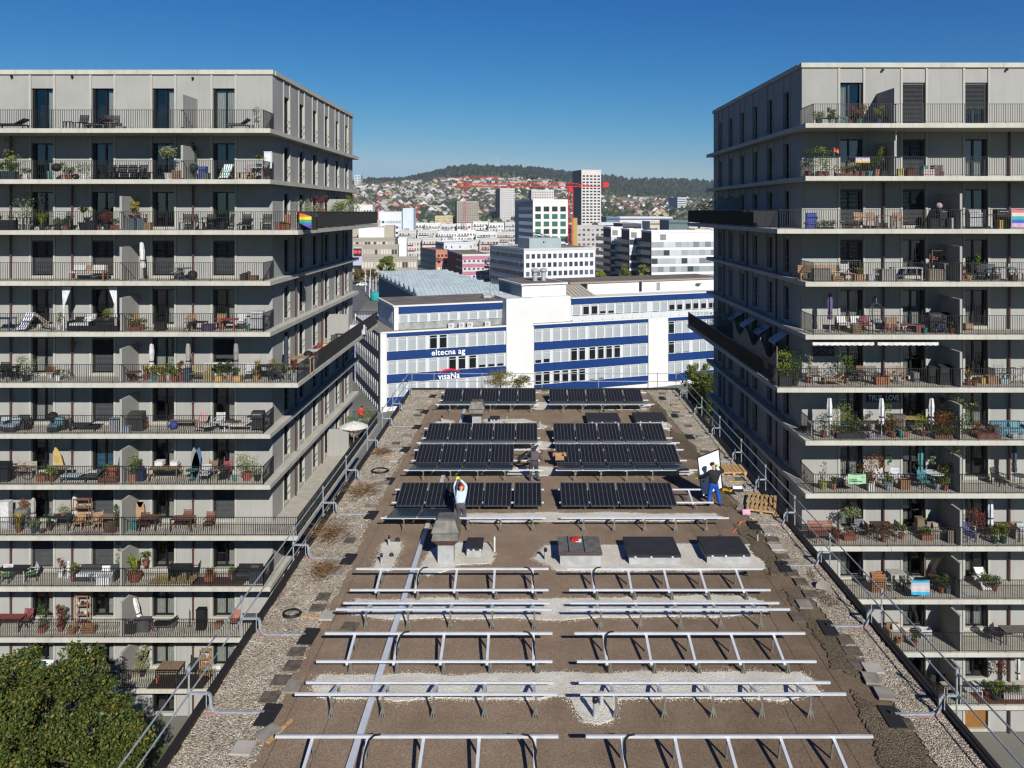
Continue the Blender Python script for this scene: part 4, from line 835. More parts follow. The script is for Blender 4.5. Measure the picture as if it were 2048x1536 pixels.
M_forest = leafmat('222c18', '34402a', '4a3d28'); M_ftree = leafmat('2b3a1c', '41502c', '5d5a30')
crowns('forest', fp_, M_forest, 1, (5.5, 9.5), 1.15)
tp_ = []
while len(tp_) < 3300:
    a = rg.uniform(-.27, .27); D = rg.uniform(1120, 2400)
    if clus(a * D, D) < -.12 and rg.rand() < .75: continue
    tp_.append((a * D, D, terr(a, D)))
crowns('hillside_trees', tp_, M_ftree, 2, (3.5, 7.5), 1.2)
# ---- houses
HM = {}
def house_mesh(kind, k):
    key = (kind, k)
    if key in HM: return HM[key]
    w, d, h = [(11, 10, 7.5), (14, 11, 8.5), (18, 12, 10), (30, 12, 10.5)][k]; wl = MB().box(-w / 2, w / 2, -d / 2, d / 2, -6, h); rf = MB()
    if kind == 'gable':
        e = .7; H = h + d * .42; rf.add([(-w / 2 - e, -d / 2 - e, h - .3), (w / 2 + e, -d / 2 - e, h - .3), (w / 2 + e, d / 2 + e, h - .3), (-w / 2 - e, d / 2 + e, h - .3), (-w / 2 - e, 0, H), (w / 2 + e, 0, H)], [(0, 1, 5, 4), (2, 3, 4, 5), (0, 4, 3), (1, 2, 5), (0, 3, 2, 1)])
    elif kind == 'front':
        e = .7; H = h + w * .42; rf.add([(-w / 2 - e, -d / 2 - e, h - .3), (w / 2 + e, -d / 2 - e, h - .3), (w / 2 + e, d / 2 + e, h - .3), (-w / 2 - e, d / 2 + e, h - .3), (0, -d / 2 - e, H), (0, d / 2 + e, H)], [(0, 4, 5, 3), (1, 2, 5, 4), (0, 3, 2, 1), (2, 3, 5)])
        wl.add([(-w / 2, -d / 2 - .05, h), (w / 2, -d / 2 - .05, h), (0, -d / 2 - .05, h + w * .4)], [(0, 1, 2)])
    elif kind == 'hip':
        e = .8; H = h + d * .42; q = w / 2 - d * .42; rf.add([(-w / 2 - e, -d / 2 - e, h - .2), (w / 2 + e, -d / 2 - e, h - .2), (w / 2 + e, d / 2 + e, h - .2), (-w / 2 - e, d / 2 + e, h - .2), (-q, 0, H), (q, 0, H)], [(0, 1, 5, 4), (2, 3, 4, 5), (0, 4, 3), (1, 2, 5), (0, 3, 2, 1)])
    else: rf.box(-w / 2 - .3, w / 2 + .3, -d / 2 - .3, d / 2 + .3, h, h + .5).box(-w / 4, w / 4, -d / 4, d / 4, h + .5, h + 2.6)
    wn = MB(); nc = max(3, int(w / 3.2)); nr = int((h) // 2.8)
    for r_ in range(nr):
        for c_ in range(nc):
            x = -w / 2 + (c_ + .5) * w / nc; z = 1.2 + r_ * 2.8; wn.box(x - .65, x + .65, -d / 2 - .08, -d / 2 + .02, z, z + 1.5)
    for r_ in range(nr):
        for c_ in range(3): y = -d / 2 + (c_ + .5) * d / 3; z = 1.2 + r_ * 2.8; wn.box(-w / 2 - .08, -w / 2 + .02, y - .6, y + .6, z, z + 1.5).box(w / 2 - .02, w / 2 + .08, y - .6, y + .6, z, z + 1.5)
    HM[key] = (wl.mesh('house_wall'), rf.mesh('house_roof'), wn.mesh('house_windows'), wl, rf, wn, w); return HM[key]
WC = [('white', 'bdbbb6'), ('cream', 'b0a68e'), ('peach', 'a8957f'), ('pale grey', 'a3a29e'), ('yellow', 'a89a70'), ('white', 'c4c3c0'), ('white', 'bdbbb6')]
RC = {'gable': [('grey', '5f5b57'), ('red-brown', '5c4a42'), ('dark grey', '47464a'), ('brown', '524a45')], 'front': [('red-brown', '5c4239'), ('dark grey', '3c3a3a')], 'hip': [('tiled red', '6e4e42'), ('brown', '524640'), ('grey', '5a5856')], 'flat': [('pale', '9a9994'), ('grey', '77756f')]}
M_fwin = mat('2a2f36', .4, var=0, name='far_window_glass')
cand = []; tries = 0
while len(cand) < 1250 and tries < 90000:
    tries += 1; a = rg.uniform(-.245, .25); D = 1130 + 1170 * rg.rand() ** .9; px = CX + a * FP
    lim = 2330 if px < 960 else 2250 if px < 1120 else 2150
    if D > lim: continue
    x, y = a * D, D
    if any((x - q[0]) ** 2 + ((y - q[1]) * .5) ** 2 < 14.5 ** 2 for q in cand): continue
    cand.append((x, y, terr(a, D), px))
cand.sort(key=lambda q: q[1]); rr = random.Random(11); used = {}
stuffW = {}; 
def put_house(i, q):
    x, y, z, px = q; kind = rr.choice(['gable', 'front', 'front', 'hip', 'flat', 'flat', 'flat', 'flat']); k = rr.choice([0, 0, 1, 1, 2, 3] if kind in ('flat', 'hip') else [0, 0, 1, 1, 2]); W_ = rr.choice(WC); Rf = rr.choice(RC[kind]); rz = rr.uniform(-28, 28)
    wl, rf, wn, a, b, c_, w = house_mesh(kind, k)
    if i < 300:
        side = 'left' if px < 900 else 'centre left' if px < 1030 else 'centre right' if px < 1250 else 'right'
        lv = 'at the foot of' if y < 1450 else 'low on' if y < 1750 else 'midway up'
        size = ['small', 'mid-sized', 'large', 'long'][k]; lab = '%s %s %s, %s roof, %s the hillside, %s' % (size, W_[0], {'flat': 'block', 'gable': 'house', 'front': 'gable-fronted house', 'hip': 'house'}[kind], Rf[0] + (' flat' if kind == 'flat' else ''), lv, side)
        t = thing('hillside_house', lab, 'house', (x, y, z), rz, group='houses scattered over the hillside')
        link('wall', wl, mat(W_[1], .9, var=.05, scale=.1), t); link('roof', rf, mat(Rf[1], .85, var=.15, scale=.3), t); link('windows', wn, M_fwin, t, kind='stuff')
    else:
        for nm, mb_, cc in (('w' + W_[1], a, W_[1]), ('r' + Rf[1], b, Rf[1]), ('x', c_, None)):
            m4 = Matrix.Translation((x, y, z)) @ Matrix.Rotation(R(rz), 4, 'Z'); S_ = stuffW.setdefault(nm, (MB(), cc)); S_[0].add([m4 @ Vector(v) for v in mb_.v], mb_.f)
for i, q in enumerate(cand): put_house(i, q)
for nm, (mb_, cc) in stuffW.items(): struct('distant_houses', mb_, mat(cc, .9, var=.05, scale=.1) if cc else M_fwin, kind='stuff')
# ---- generic mid-distance building
def bdir(yaw): a = R(yaw); return Vector((math.cos(a), math.sin(a), 0)), Vector((-math.sin(a), math.cos(a), 0))
_wb = {}
def block(label, px0, px1, Y, yaw, top, wall, rows=0, cols=0, pxs=None, scols=0, side=None, z0=0, win=None, wf=(.6, .5), name='office_building', cat='building', roof='6f6c66', depth=None, zfirst=None, rh=None, ribbon=None, palette=None, swin=None, z1=None, group=None, coping=None):
    U, Vd = bdir(yaw); k0 = (px0 - CX) / FP; k1 = (px1 - CX) / FP; O = Vector((k0 * Y, Y, 0)); w = (k1 * Y - O.x) / (U.x - k1 * U.y)
    if pxs is not None:
        ks = (pxs - CX) / FP; depth = (ks * Y - O.x) / (Vd.x - ks * Vd.y); depth = min(abs(depth), 60)
    depth = depth or 14; z1 = z1 or CAMZ + (CY - top) * Y / FP
    t = link(name, None, loc=(O.x, O.y, z0), rot=(0, 0, R(yaw)), label=label, category=cat, group=group); h = z1 - z0
    if ribbon and ribbon.get('proud'): pass
    link('wall', MB().box(0, w, 0, depth, 0, h - .02).mesh('wall'), mat(wall, .85, var=.06, scale=.15), t)
    link('roof', MB().box(.4, w - .4, .4, depth - .4, h - .019, h + .05).mesh('roof'), mat(roof, .9, var=.15, scale=.2), t)
    cpm = mat(coping or wall, .8, var=.05)
    link('parapet', MB().box(-.12, w + .12, -.12, .3, h - .5, h + .35).box(-.12, .3, .3, depth + .12, h - .5, h + .35).box(w - .3, w + .12, .3, depth + .12, h - .5, h + .35).box(.3, w - .3, depth - .3, depth + .12, h - .5, h + .35).mesh('parapet'), cpm, t)
    if side: link('side_face', MB().box(-.06, -.005, 0, depth, 0, h - .5).mesh('side'), mat(side, .8, var=.05), t)  # real side colour on some blocks, painted shade on others
    rr_ = random.Random(hash(label) % 1000 if False else len(label) * 7 + int(px0))
    if rows:
        rh = rh or (h - 1.0) / rows; zt = h - 1.0 if zfirst is None else zfirst
        palette = palette or ['2b3138']
        for r_ in range(rows):
            zc_ = zt - rh * (r_ + .5)
            if ribbon:
                link('ribbon_window', MB().box(.3, w - .3, -.05, .01, zc_ - rh * wf[1] / 2, zc_ + rh * wf[1] / 2).mesh('ribbon'), mat(ribbon.get('col', '39414a'), .3, var=.1, scale=.8), t)
            if cols:
                cw = (w - .8) / cols; key = (round(cw * wf[0], 2), round(rh * wf[1], 2))
                if key not in _wb: _wb[key] = MB().box(-key[0] / 2, key[0] / 2, -.1, .02, -key[1] / 2, key[1] / 2).mesh('window')
                for c_ in range(cols): link('window', _wb[key], mat(rr_.choice(palette), .35, var=0, name='pane'), t, (.4 + cw * (c_ + .5), 0, zc_))
            if scols:
                cw = depth / scols; key = ('s', round(cw * wf[0], 2), round(rh * wf[1], 2))
                if key not in _wb: _wb[key] = MB().box(-.16, .02, -key[1] / 2, key[1] / 2, -key[2] / 2, key[2] / 2).mesh('window')
                for c_ in range(scols): link('window', _wb[key], mat(rr_.choice(swin or palette), .35, var=0, name='pane'), t, (0, cw * (c_ + .5), zc_))
    return t, O, U, Vd, w, depth, z1
def sub(t, nm, x0, x1, y0, y1, z0, z1, col, rough=.8, **k): return link(nm, MB().box(x0, x1, y0, y1, z0, z1).mesh(nm), mat(col, rough, var=.06, scale=.3), t, **k)
# white office with dark windows
t, *_ = block('white office building with three rows of dark windows behind the blue and white block', 1048, 1190, 300, 24, 499, 'c4c5c8', 4, 13, 980, 20, rh=3.3, wf=(.62, .52), palette=['3c444e', '2c2d38', '4d5862', '33303a'], coping='b0b0ae', roof='7b766d')
h = _[-1]; sub(t, 'plant_room', 4, 17.5, 4, 15, h + .05, h + 4.0, '8b9a9c'); link('roof_lamp', MB().tube((10, 3.95, h + 2.6), (10, 3.7, h + 2.5), .3, 6).mesh('lamp'), M_dark, t)
for k in range(3):
    am = thing('antenna_mast', ['left white antenna panel cluster on the office corner', 'middle white antenna panel cluster on the office corner', 'right white antenna panel cluster on the office corner'][k], 'antenna', P(1172 + 7 * k, 548, 318)); x, y, z = am.location
    q = MB().tube((x, y, z), (x, y, z + 12 - k * 1.2), .14, 6); part('mast', q, M_galv, am)
    for j in range(2): part('antenna_panel', MB().box(x - .75, x + .35, y - .5, y - .2, z + 2 + j * 5.5, z + 5.2 + j * 5.5), mat('c9ccd2', .5, var=.05), am)
# white block with square windows, and towers
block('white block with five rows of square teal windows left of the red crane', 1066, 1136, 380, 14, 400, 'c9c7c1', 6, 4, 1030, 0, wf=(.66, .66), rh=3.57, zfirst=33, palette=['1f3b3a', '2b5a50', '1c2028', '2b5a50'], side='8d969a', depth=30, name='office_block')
t = bpy.data.objects['office_block']; dp = 29
for r_ in range(6): sub(t, 'side_glazing', -.12, -.07, .4, dp, 30.6 - 3.57 * r_, 32.3 - 3.57 * r_, 'd4dcdf' if r_ else '6f7478', .3)  # reflections on the side glass painted in as a pale colour
block('tallest white tower with a regular grid of dark windows', 1163, 1202, 787, 16, 340, 'b9b6b0', 19, 5, 1145, 4, side='5a6268', rh=3.05, zfirst=66.5, wf=(.66, .5), palette=['1d1b26', '20242c'], name='residential_tower', group='residential towers in the middle distance')  # shade of the left face painted into its side colour
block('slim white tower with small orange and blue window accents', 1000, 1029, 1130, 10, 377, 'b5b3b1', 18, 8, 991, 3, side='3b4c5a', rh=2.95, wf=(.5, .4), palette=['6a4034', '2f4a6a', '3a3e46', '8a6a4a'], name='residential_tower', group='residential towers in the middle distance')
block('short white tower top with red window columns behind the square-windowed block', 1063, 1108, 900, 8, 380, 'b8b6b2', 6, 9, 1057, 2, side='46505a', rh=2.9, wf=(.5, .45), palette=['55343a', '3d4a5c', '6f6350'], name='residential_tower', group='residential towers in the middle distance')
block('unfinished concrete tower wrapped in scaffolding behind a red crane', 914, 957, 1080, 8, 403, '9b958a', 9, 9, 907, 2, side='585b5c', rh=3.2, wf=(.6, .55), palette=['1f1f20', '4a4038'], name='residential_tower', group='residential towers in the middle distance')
block('far tower with horizontal white blinds, half of it in blue shade', 1355, 1373, 1500, 22, 395, 'b4b3b2', 12, 0, 1337, 0, side='6c7c98', rh=4.2, wf=(1, .45), ribbon=dict(col='5a5c66'), name='residential_tower', group='residential towers in the middle distance')  # blue shade painted into the side colour
block('white hospital-like tower on the far left skyline', 709, 721, 2350, 5, 350, 'b9bcbe', 5, 2, 700, 0, z0=60, wf=(.7, .4), palette=['3b4754'], name='residential_tower', rh=5, group='residential towers in the middle distance')
# concrete stepped building
PC = ['b1aca0', 'b7b2a8', '34363a', 'a29c8f']
block('lowest concrete tier with pale panelled windows behind the street trees', 680, 835, 352, 6, 517, '8f8a7e', 2, 26, wf=(.72, .62), rh=3.9, palette=PC, depth=8, name='concrete_building', group='tiers of the concrete building')
block('middle concrete tier with the round red sign', 680, 796, 361, 6, 492, '8f8a7e', 4, 20, wf=(.72, .62), rh=3.5, palette=PC, depth=8, name='concrete_building', group='tiers of the concrete building')
block('top concrete tier with beige plant rooms', 680, 790, 370, 6, 477, '8f8a7e', 5, 18, wf=(.72, .62), rh=3.4, palette=PC, depth=16, name='concrete_building', group='tiers of the concrete building')
t = bpy.data.objects['concrete_building.002']; sub(t, 'plant_room', 8, 20, 4, 14, 17.8, 22.5, 'c7c6c3'); sub(t, 'plant_room', 20.1, 24.5, 4, 14, 17.8, 23.5, '9b9484')
sub(t, 'plant_room', 2, 17, 14.1, 16, 17.8, 26, '9b9484')
p = P(716, 517, 350); sg = thing('sign_panel', 'pale sign panel with two red discs on the concrete building', 'sign', p)
part('panel', MB().box(p.x - 2.2, p.x + 1.9, p.y, p.y + .3, p.z - 3, p.z + 5), mat('9fa3b4', .7, var=.04), sg); part('sign_face', MB().box(p.x - 2, p.x + 1.6, p.y - .1, p.y - .01, p.z + 1, p.z + 4.4), mat('2a1d24', .7, var=0), sg)
for dx in (-1.1, .6): part('red_disc', MB().tube((p.x + dx, p.y - .11, p.z + 2.9), (p.x + dx, p.y - .2, p.z + 2.9), .8, 16), mat('c8403a', .6, var=0), sg)
# salmon and pink buildings
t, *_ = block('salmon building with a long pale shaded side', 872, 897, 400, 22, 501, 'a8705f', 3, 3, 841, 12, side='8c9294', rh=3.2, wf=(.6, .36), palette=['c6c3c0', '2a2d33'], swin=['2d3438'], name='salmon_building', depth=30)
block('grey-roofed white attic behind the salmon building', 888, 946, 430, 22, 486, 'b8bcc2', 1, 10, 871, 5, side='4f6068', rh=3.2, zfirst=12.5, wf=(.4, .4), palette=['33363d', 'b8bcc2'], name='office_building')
t, *_ = block('pink and white striped building with an outside stair', 925, 979, 350, 14, 510, 'b7b2b6', 0, 0, 895, 0, side='71383c', name='striped_building', roof='77704f')
hh_ = _[-1]; w_ = _[-3]
for k in range(4): sub(t, 'pink_band', -.14, w_ + .02, -.12, -.02, hh_ - 2.0 - 3.4 * k, hh_ - .5 - 3.4 * k, 'a2687a'); 
for k in range(3):
    for c_ in range(5): sub(t, 'window', .6 + c_ * 2.0, 1.5 + c_ * 2.0, -.13, -.01, hh_ - 3.1 - 3.4 * k, hh_ - 2.3 - 3.4 * k, '3a3e46', .4)
    for c_ in range(6): sub(t, 'window', -.14, -.065, 1 + c_ * 3, 3.4 + c_ * 3, hh_ - 3.1 - 3.4 * k, hh_ - 2.2 - 3.4 * k, '79868a', .4)
st = link('outside_stair', None, t, t, loc=(w_ - .5, -1.6, 0)) if False else None
q = MB()
for k in range(4):
    z_ = 1.0 + 2.6 * k; q.box(w_ - 2.2, w_ + 1.2, -2.2, -.3, z_, z_ + .12); a_, b_ = ((w_ - 2, z_ + .1), (w_ + 1, z_ + 2.6)) if k % 2 else ((w_ + 1, z_ + .1), (w_ - 2, z_ + 2.6)); q.bar((a_[0], -2.0, a_[1]), (b_[0], -2.0, b_[1]), .9, .12)
    q.bar((a_[0], -2.5, a_[1] + 1), (b_[0], -2.5, b_[1] + 1), .08)
link('outside_stair', q.mesh('stair'), mat('a5a0a8', .6, var=.1), t)
# long white residential rows
WP2 = ['3a3f49', '565c66', '7d6e62', '8d949c']
NUM = ['leftmost', 'second', 'third', 'fourth', 'fifth', 'sixth', 'seventh', 'eighth', 'ninth', 'last']
r9 = random.Random(21)
for row, (Y0, tp, x0, x1, n, lab) in enumerate(((660, 447, 818, 1042, 7, 'upper'), (580, 463, 797, 1032, 6, 'middle'), (500, 480, 806, 1000, 5, 'lower'))):
    for k in range(n):
        a_ = x0 + (x1 - x0) * k / n; b_ = x0 + (x1 - x0) * (k + 1) / n - r9.choice([0, 0, 2, 4]); dy = r9.uniform(-3, 3)
        t, *_ = block('%s block of the %s white terrace row, from the left' % (NUM[k], lab), a_, b_, Y0 + r9.uniform(-14, 14), 4, tp + dy, r9.choice(['c4c4c2', 'bcbbb8', 'c8c7c4', 'b2b0aa']), 3, max(3, int((b_ - a_) / 5.5)), wf=(r9.choice([.5, .62, .75]), .5), rh=r9.choice([3.1, 3.4]), palette=WP2 + (['84484a'] if row == 2 else []), name='terrace_block', group='long white terrace rows')
        w_, h_ = _[-3], _[-1]
        for j in range(2): sub(t, 'balcony_band', .3, w_ * r9.uniform(.5, .95), -1.1, -.06, h_ - 3.4 - 3.3 * j, h_ - 3.15 - 3.3 * j, '9a5658' if row == 2 else '9a9c9e')
        sub(t, 'roof_box', w_ * .3, w_ * .55, 3, 7, h_ + .05, h_ + 1.8, '8e8f90')
LM = [(757, 'small far crane'), (815, 'pale slab tower'), (935, 'scaffolded tower'), (1015, 'slim white tower'), (1100, 'square-windowed block'), (1180, 'tallest tower'), (1240, 'banded wings'), (1355, 'far blinds tower')]
for k in range(70):
    px = r9.uniform(700, 1428); Yk = r9.uniform(700, 1120); pt = 423 + (30 - r9.uniform(9, 17)) * 1600 / Yk; w9 = r9.uniform(9, 26); cn, cc = r9.choice([('white', 'c0bfbc'), ('pale grey', 'a8a8a6'), ('cream', 'b5ab94'), ('dark grey', '66686a'), ('white', 'c6c5c2')])
    lm = min(LM, key=lambda q: abs(q[0] - px)); nr = 'just' if Yk < 820 else 'well' if Yk < 960 else 'far'
    block('%s %s low block %s behind the rooftops, %s the %s' % (cn, 'wide' if w9 > 18 else 'narrow', nr, 'left of' if px < lm[0] else 'right of', lm[1]), px, px + w9, Yk, r9.uniform(-4, 20), pt, cc, 3, max(3, int(w9 / 3)), wf=(.55, .5), rh=3.2, palette=WP2, name='city_block', group='low city blocks in the middle distance', roof=r9.choice(['8a8782', '6f6a64', 'a3a29c']))
block('blank white gable wall left of the red-edged row', 796, 813, 470, 5, 478, 'cfcfce', 0, 0, depth=10, name='terrace_block', group='long white terrace rows')
block('white stepped office at the far left with ribbon windows', 757, 803, 610, 4, 424, 'c3c6ca', 5, 8, wf=(.8, .42), rh=4.1, palette=['2b2f4a', '8f979e', 'a7adb2'], name='office_building', zfirst=24)
block('pale blue-white slab tower with a blank face', 806, 827, 620, 4, 417, 'b5bfc8', 0, 0, 800, 0, side='aab4be', name='office_building', depth=8)
block('low white building just right of the left tower', 708, 745, 600, 3, 410, 'c4c2be', 4, 6, wf=(.5, .5), rh=4, palette=WP2, name='office_building', zfirst=32)
block('cream low-rise row below the hillside villas', 870, 905, 1000, 3, 432, 'b3a680', 2, 12, wf=(.5, .5), rh=3.4, palette=WP2, name='terrace_block', group='long white terrace rows')
for k in range(3): block('white stepped hilltop block, %s of three' % ['leftmost', 'middle', 'rightmost'][k], 976 + 20 * k, 988 + 20 * k, 2200, 4, 357, 'b4b2b2', 4, 4, z0=80, wf=(.9, .4), rh=2.6, palette=['84686e', '8d8f96'], name='hilltop_block', group='hilltop apartment blocks')
block('long white hilltop row with reddish windows', 1034, 1080, 2200, 3, 360, 'b4b0ae', 3, 14, z0=80, wf=(.5, .5), rh=3.4, palette=['8a5a52', '6e6a6c'], name='hilltop_block')
# white and black banded complex on the right
def banded(label, px0, px1, Y, top, pxs, rows):
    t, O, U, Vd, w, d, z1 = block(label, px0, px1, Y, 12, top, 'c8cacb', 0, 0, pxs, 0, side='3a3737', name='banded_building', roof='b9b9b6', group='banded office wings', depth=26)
    r_ = random.Random(int(px0))
    for k in range(rows):
        zt = z1 - 4.4 - 3.45 * k; n = max(2, int(w / 2.6)); cw = w / n
        for c_ in range(n): sub(t, 'glazing', c_ * cw + .04, (c_ + 1) * cw - .04, -.1, -.01, zt - 2.3, zt, r_.choice(['9a9fa2', '6f7578', '8b9093', '2d3a3c', 'b0b4b6']) if k < 2 or Y < 345 else r_.choice(['1b2226', '22343a', '2c4a4c']), .3)
        sub(t, 'side_glazing', -.12, -.07, 1, 24, zt - 2.2, zt - .2, '7d8a80', .3)
        sub(t, 'red_reveal', -.12, -.065, .1, .9, zt - 2.3, zt, 'a02c28')
    sub(t, 'roof_vent_panel', w * .12, w * .12 + 2.6, -.09, -.01, z1 - 3.6, z1 - 1.2, '7d7a76'); return t
banded('rightmost white banded office wing with grey panels', 1303, 1445, 335, 463, 1283, 6); banded('middle white banded office wing with a black side', 1259, 1285, 352, 459, 1243, 6); banded('leftmost white banded office wing with red reveals', 1222, 1245, 372, 455, 1207, 6)
block('grey apartment block with scaffolding right of the red crane', 1153, 1210, 530, 10, 452, 'a3a29e', 6, 6, 1140, 0, wf=(.55, .45), rh=3.2, palette=['3a3c44', '6e4a48', '8f8f8c'], name='apartment_block', roof='8a8782')
p = P(1145, 492, 500); single('plywood_hoarding', MB().box(p.x - .5, p.x + 3, p.y, p.y + 1, 5, 26), mat('a58a50', .8, var=.1), 'tan plywood hoarding beside the red crane mast', 'hoarding')
for a in [('white hall with a dark window band behind the banded wings', 1225, 1345, 1000, 434, 'bfc0c2', '43566e'), ('low white flat roofed shed right of the tall tower', 1196, 1262, 760, 446, 'b9b9b6', '55595e'), ('dark low hall behind the middle banded wing', 1245, 1283, 620, 448, '484b50', '2b2d30'), ('glass fronted hall below the far blinds tower', 1338, 1378, 800, 441, '5a6a6c', '3c5052'),
          ('pale shed with an ochre gate behind the banded wings', 1300, 1336, 860, 443, 'b0ada6', '8a6a34'), ('blue-fronted low hall left of the white hall', 1213, 1240, 980, 434, '5d7288', '33465c'), ('white warehouse at the right edge of the gap', 1375, 1440, 900, 447, 'b6b6b4', '6a6c70')]:
    block(a[0], a[1], a[2], a[3], 4, a[4], a[5], 1, 0, rh=3.5, wf=(1, .5), ribbon=dict(col=a[6]), name='industrial_hall', depth=40, roof='a3a29c', group='flat industrial halls')
# ---- cranes
def crane(label, px, Y, top, zb, mw, lft, rgt, col, lift=0):
    ztop = CAMZ + (CY - top) * Y / FP; x = (px - CX) * Y / FP; t = thing('tower_crane', label, 'crane', (x, Y, zb), group='red tower cranes'); m = mat(col, .6, var=.08, name='crane_paint'); h = mw / 2; q = MB(); th = mw * .11
    for a in (-h, h):
        for b in (-h, h): q.bar((x + a, Y + b, zb), (x + a, Y + b, ztop - 1), th)
    z = zb; s = 1
    while z < ztop - mw - 1:
        for b in (-h, h): q.bar((x - h * s, Y + b, z), (x + h * s, Y + b, z + mw * 1.2), th * .7)
        for a in (-h, h): q.bar((x + a, Y - h * s, z), (x + a, Y + h * s, z + mw * 1.2), th * .7)
        z += mw * 1.2; s = -s
    part('mast', q, m, t); q = MB()
    for sgn, L in ((-1, lft), (1, rgt)):
        q.bar((x, Y - h * .6, ztop), (x + sgn * L, Y - h * .6, ztop + lift * L * (1 if sgn < 0 else 0)), th * 1.2); q.bar((x, Y + h * .6, ztop), (x + sgn * L, Y + h * .6, ztop + lift * L * (1 if sgn < 0 else 0)), th * 1.2)
        Lt = L * (.95 if L > 20 else .5); q.bar((x, Y, ztop + mw * .8), (x + sgn * Lt, Y, ztop + mw * (.6 if L > 20 else .1)), th * 1.1); n = int(Lt / (mw * .9))
        for i in range(n):
            xx = x + sgn * Lt * i / n; x2 = x + sgn * Lt * (i + .5) / n; q.bar((xx, Y - h * .5, ztop), (x2, Y, ztop + mw * .75), th * .6); q.bar((x2, Y, ztop + mw * .75), (x + sgn * Lt * (i + 1) / n, Y - h * .5, ztop), th * .6)
    part('jib', q, m, t); part('counterweight', MB().box(x + rgt - mw * 1.2, x + rgt, Y - h, Y + h, ztop - mw * .2, ztop + mw * .9), m, t)
    part('cab', MB().box(x - h * .9, x + h * .9, Y - h * 1.4, Y + h, ztop - mw * 1.2, ztop - .1), m if mw > 1.9 else M_lsheet, t); return t
crane('large red tower crane standing in front of the tallest tower', 1141, 345, 373, 0, 2.0, 52, 16.4, 'b8191c')
crane('red tower crane rising before the scaffolded tower', 930, 640, 356, 0, 1.7, 14, 26, 'a8282c')
crane('small far crane among the villas on the left', 757, 900, 387, 0, 1.8, 5, 11, 'a83038'); crane('low far crane right of the pale slab tower', 833, 800, 413, 0, 1.7, 24, 9, 'a83a36'); crane('tiny far crane above the industrial halls', 1272, 1100, 412, 0, 1.8, 4, 3, 'a8383c')
m_ = thing('radio_mast', 'thin radio mast on the wooded ridge', 'mast', (P(995, 345, 2850))); x, y, z = m_.location; part('lattice', MB().tube((x, y, z - 5), (x, y, z + 58), 1.6, 4, .5), mat('a8a4a6', .7, var=0), m_)

# the air between the camera and the far hill
hz = link('haze', MB().box(-1500, 1500, -60, 3700, -3, 262).mesh('haze'), None, kind='stuff')
hm = bpy.data.materials.new('haze_air'); hm.use_nodes = True; n_ = hm.node_tree.nodes; n_.remove(n_['Principled BSDF']); pv_ = n_.new('ShaderNodeVolumePrincipled')
pv_.inputs['Color'].default_value = (.72, .84, 1, 1); pv_.inputs['Density'].default_value = .00009; pv_.inputs['Anisotropy'].default_value = .2; hm.node_tree.links.new(pv_.outputs[0], n_['Material Output'].inputs['Volume'])
hz.data.materials[0] = hm
# ---------------------------------------------------------------- blue and white office block, hall with sawtooth roof
BO = Vector((-21.1, 119.8, 0)); BU, BV = bdir(21.4); YAW = R(21.4)
def bu(px, w=0.0):
    k = (px - CX) / FP; O = BO + BV * w; return (k * O.y - O.x) / (BU.x - k * BU.y)
def bz(px, py, w=0.0): u = bu(px, w); Y = (BO + BV * w + BU * u).y; return CAMZ + (CY - py) * Y / FP
OB = link('commercial_block', None, loc=BO, rot=(0, 0, YAW), label='large white office block with blue bands and two company names', category='building')
MW = mat('c0c1bf', .75, var=.03, scale=.2, name='white_render'); MBl = mat('0a2f66', .45, var=.08, scale=.3, name='blue_cladding'); MGs = mat('8b9aa0', .7, var=.08); MRf = mat('6b625a', .9, var=.2, scale=.4, name='gravel_roof', col2='57504a')
MBlind = mat('8e9599', .7, var=.04, scale=3, name='pale_blind'); MWf = mat('b4b8ba', .6, var=.02, name='white_frame'); MWg = mat('15191c', .25, var=.2, scale=.6, name='office_glass', spec=.5)
def ob_(nm, u0, u1, w0, w1, z0, z1, m, par=OB): return link(nm, MB().box(u0, u1, w0, w1, z0, z1).mesh(nm), m, par)
uE = 64.0; Z1, Z2 = 11.75, 15.5
uA0, uA1 = bu(774), bu(1012); uB0, uB1 = bu(1069), bu(1296); uC0 = bu(1337)
ob_('wall', -1, uE, .25, 15, 0, Z1 - .02, MW)
ob_('corner_pier', -1, uA0 - .1, -.02, .24, 0, Z1 + .1, MW); ob_('stair_tower', uA1 + .05, uB0 - .3, -.05, .24, 0, 16.2, MW); ob_('pier', uB1 + .05, uC0 - .1, -.06, .24, 0, Z1 + .15, MW)
ob_('stair_tower_wing', uA1 + .06, bu(1141), .3, 6, Z1, 16.2, MW); ob_('stair_tower_head', uA1 + .06, bu(1141), -.04, .29, Z1 + .3, 16.2, MW)
ob_('terrace_floor', -.9, uA1, .3, 14.9, Z1, Z1 + .08, mat('7d7a6e', .9, var=.15)); ob_('terrace_edge', -1, uA1 + .04, -.1, .28, Z1, Z1 + .22, MW); ob_('terrace_edge', uB0 - .3, uE, -.1, .28, Z1, Z1 + .22, MW)
ob_('terrace_floor', bu(1141) + .02, uE, .3, 14.9, Z1, Z1 + .08, mat('7d7a6e', .9, var=.15))
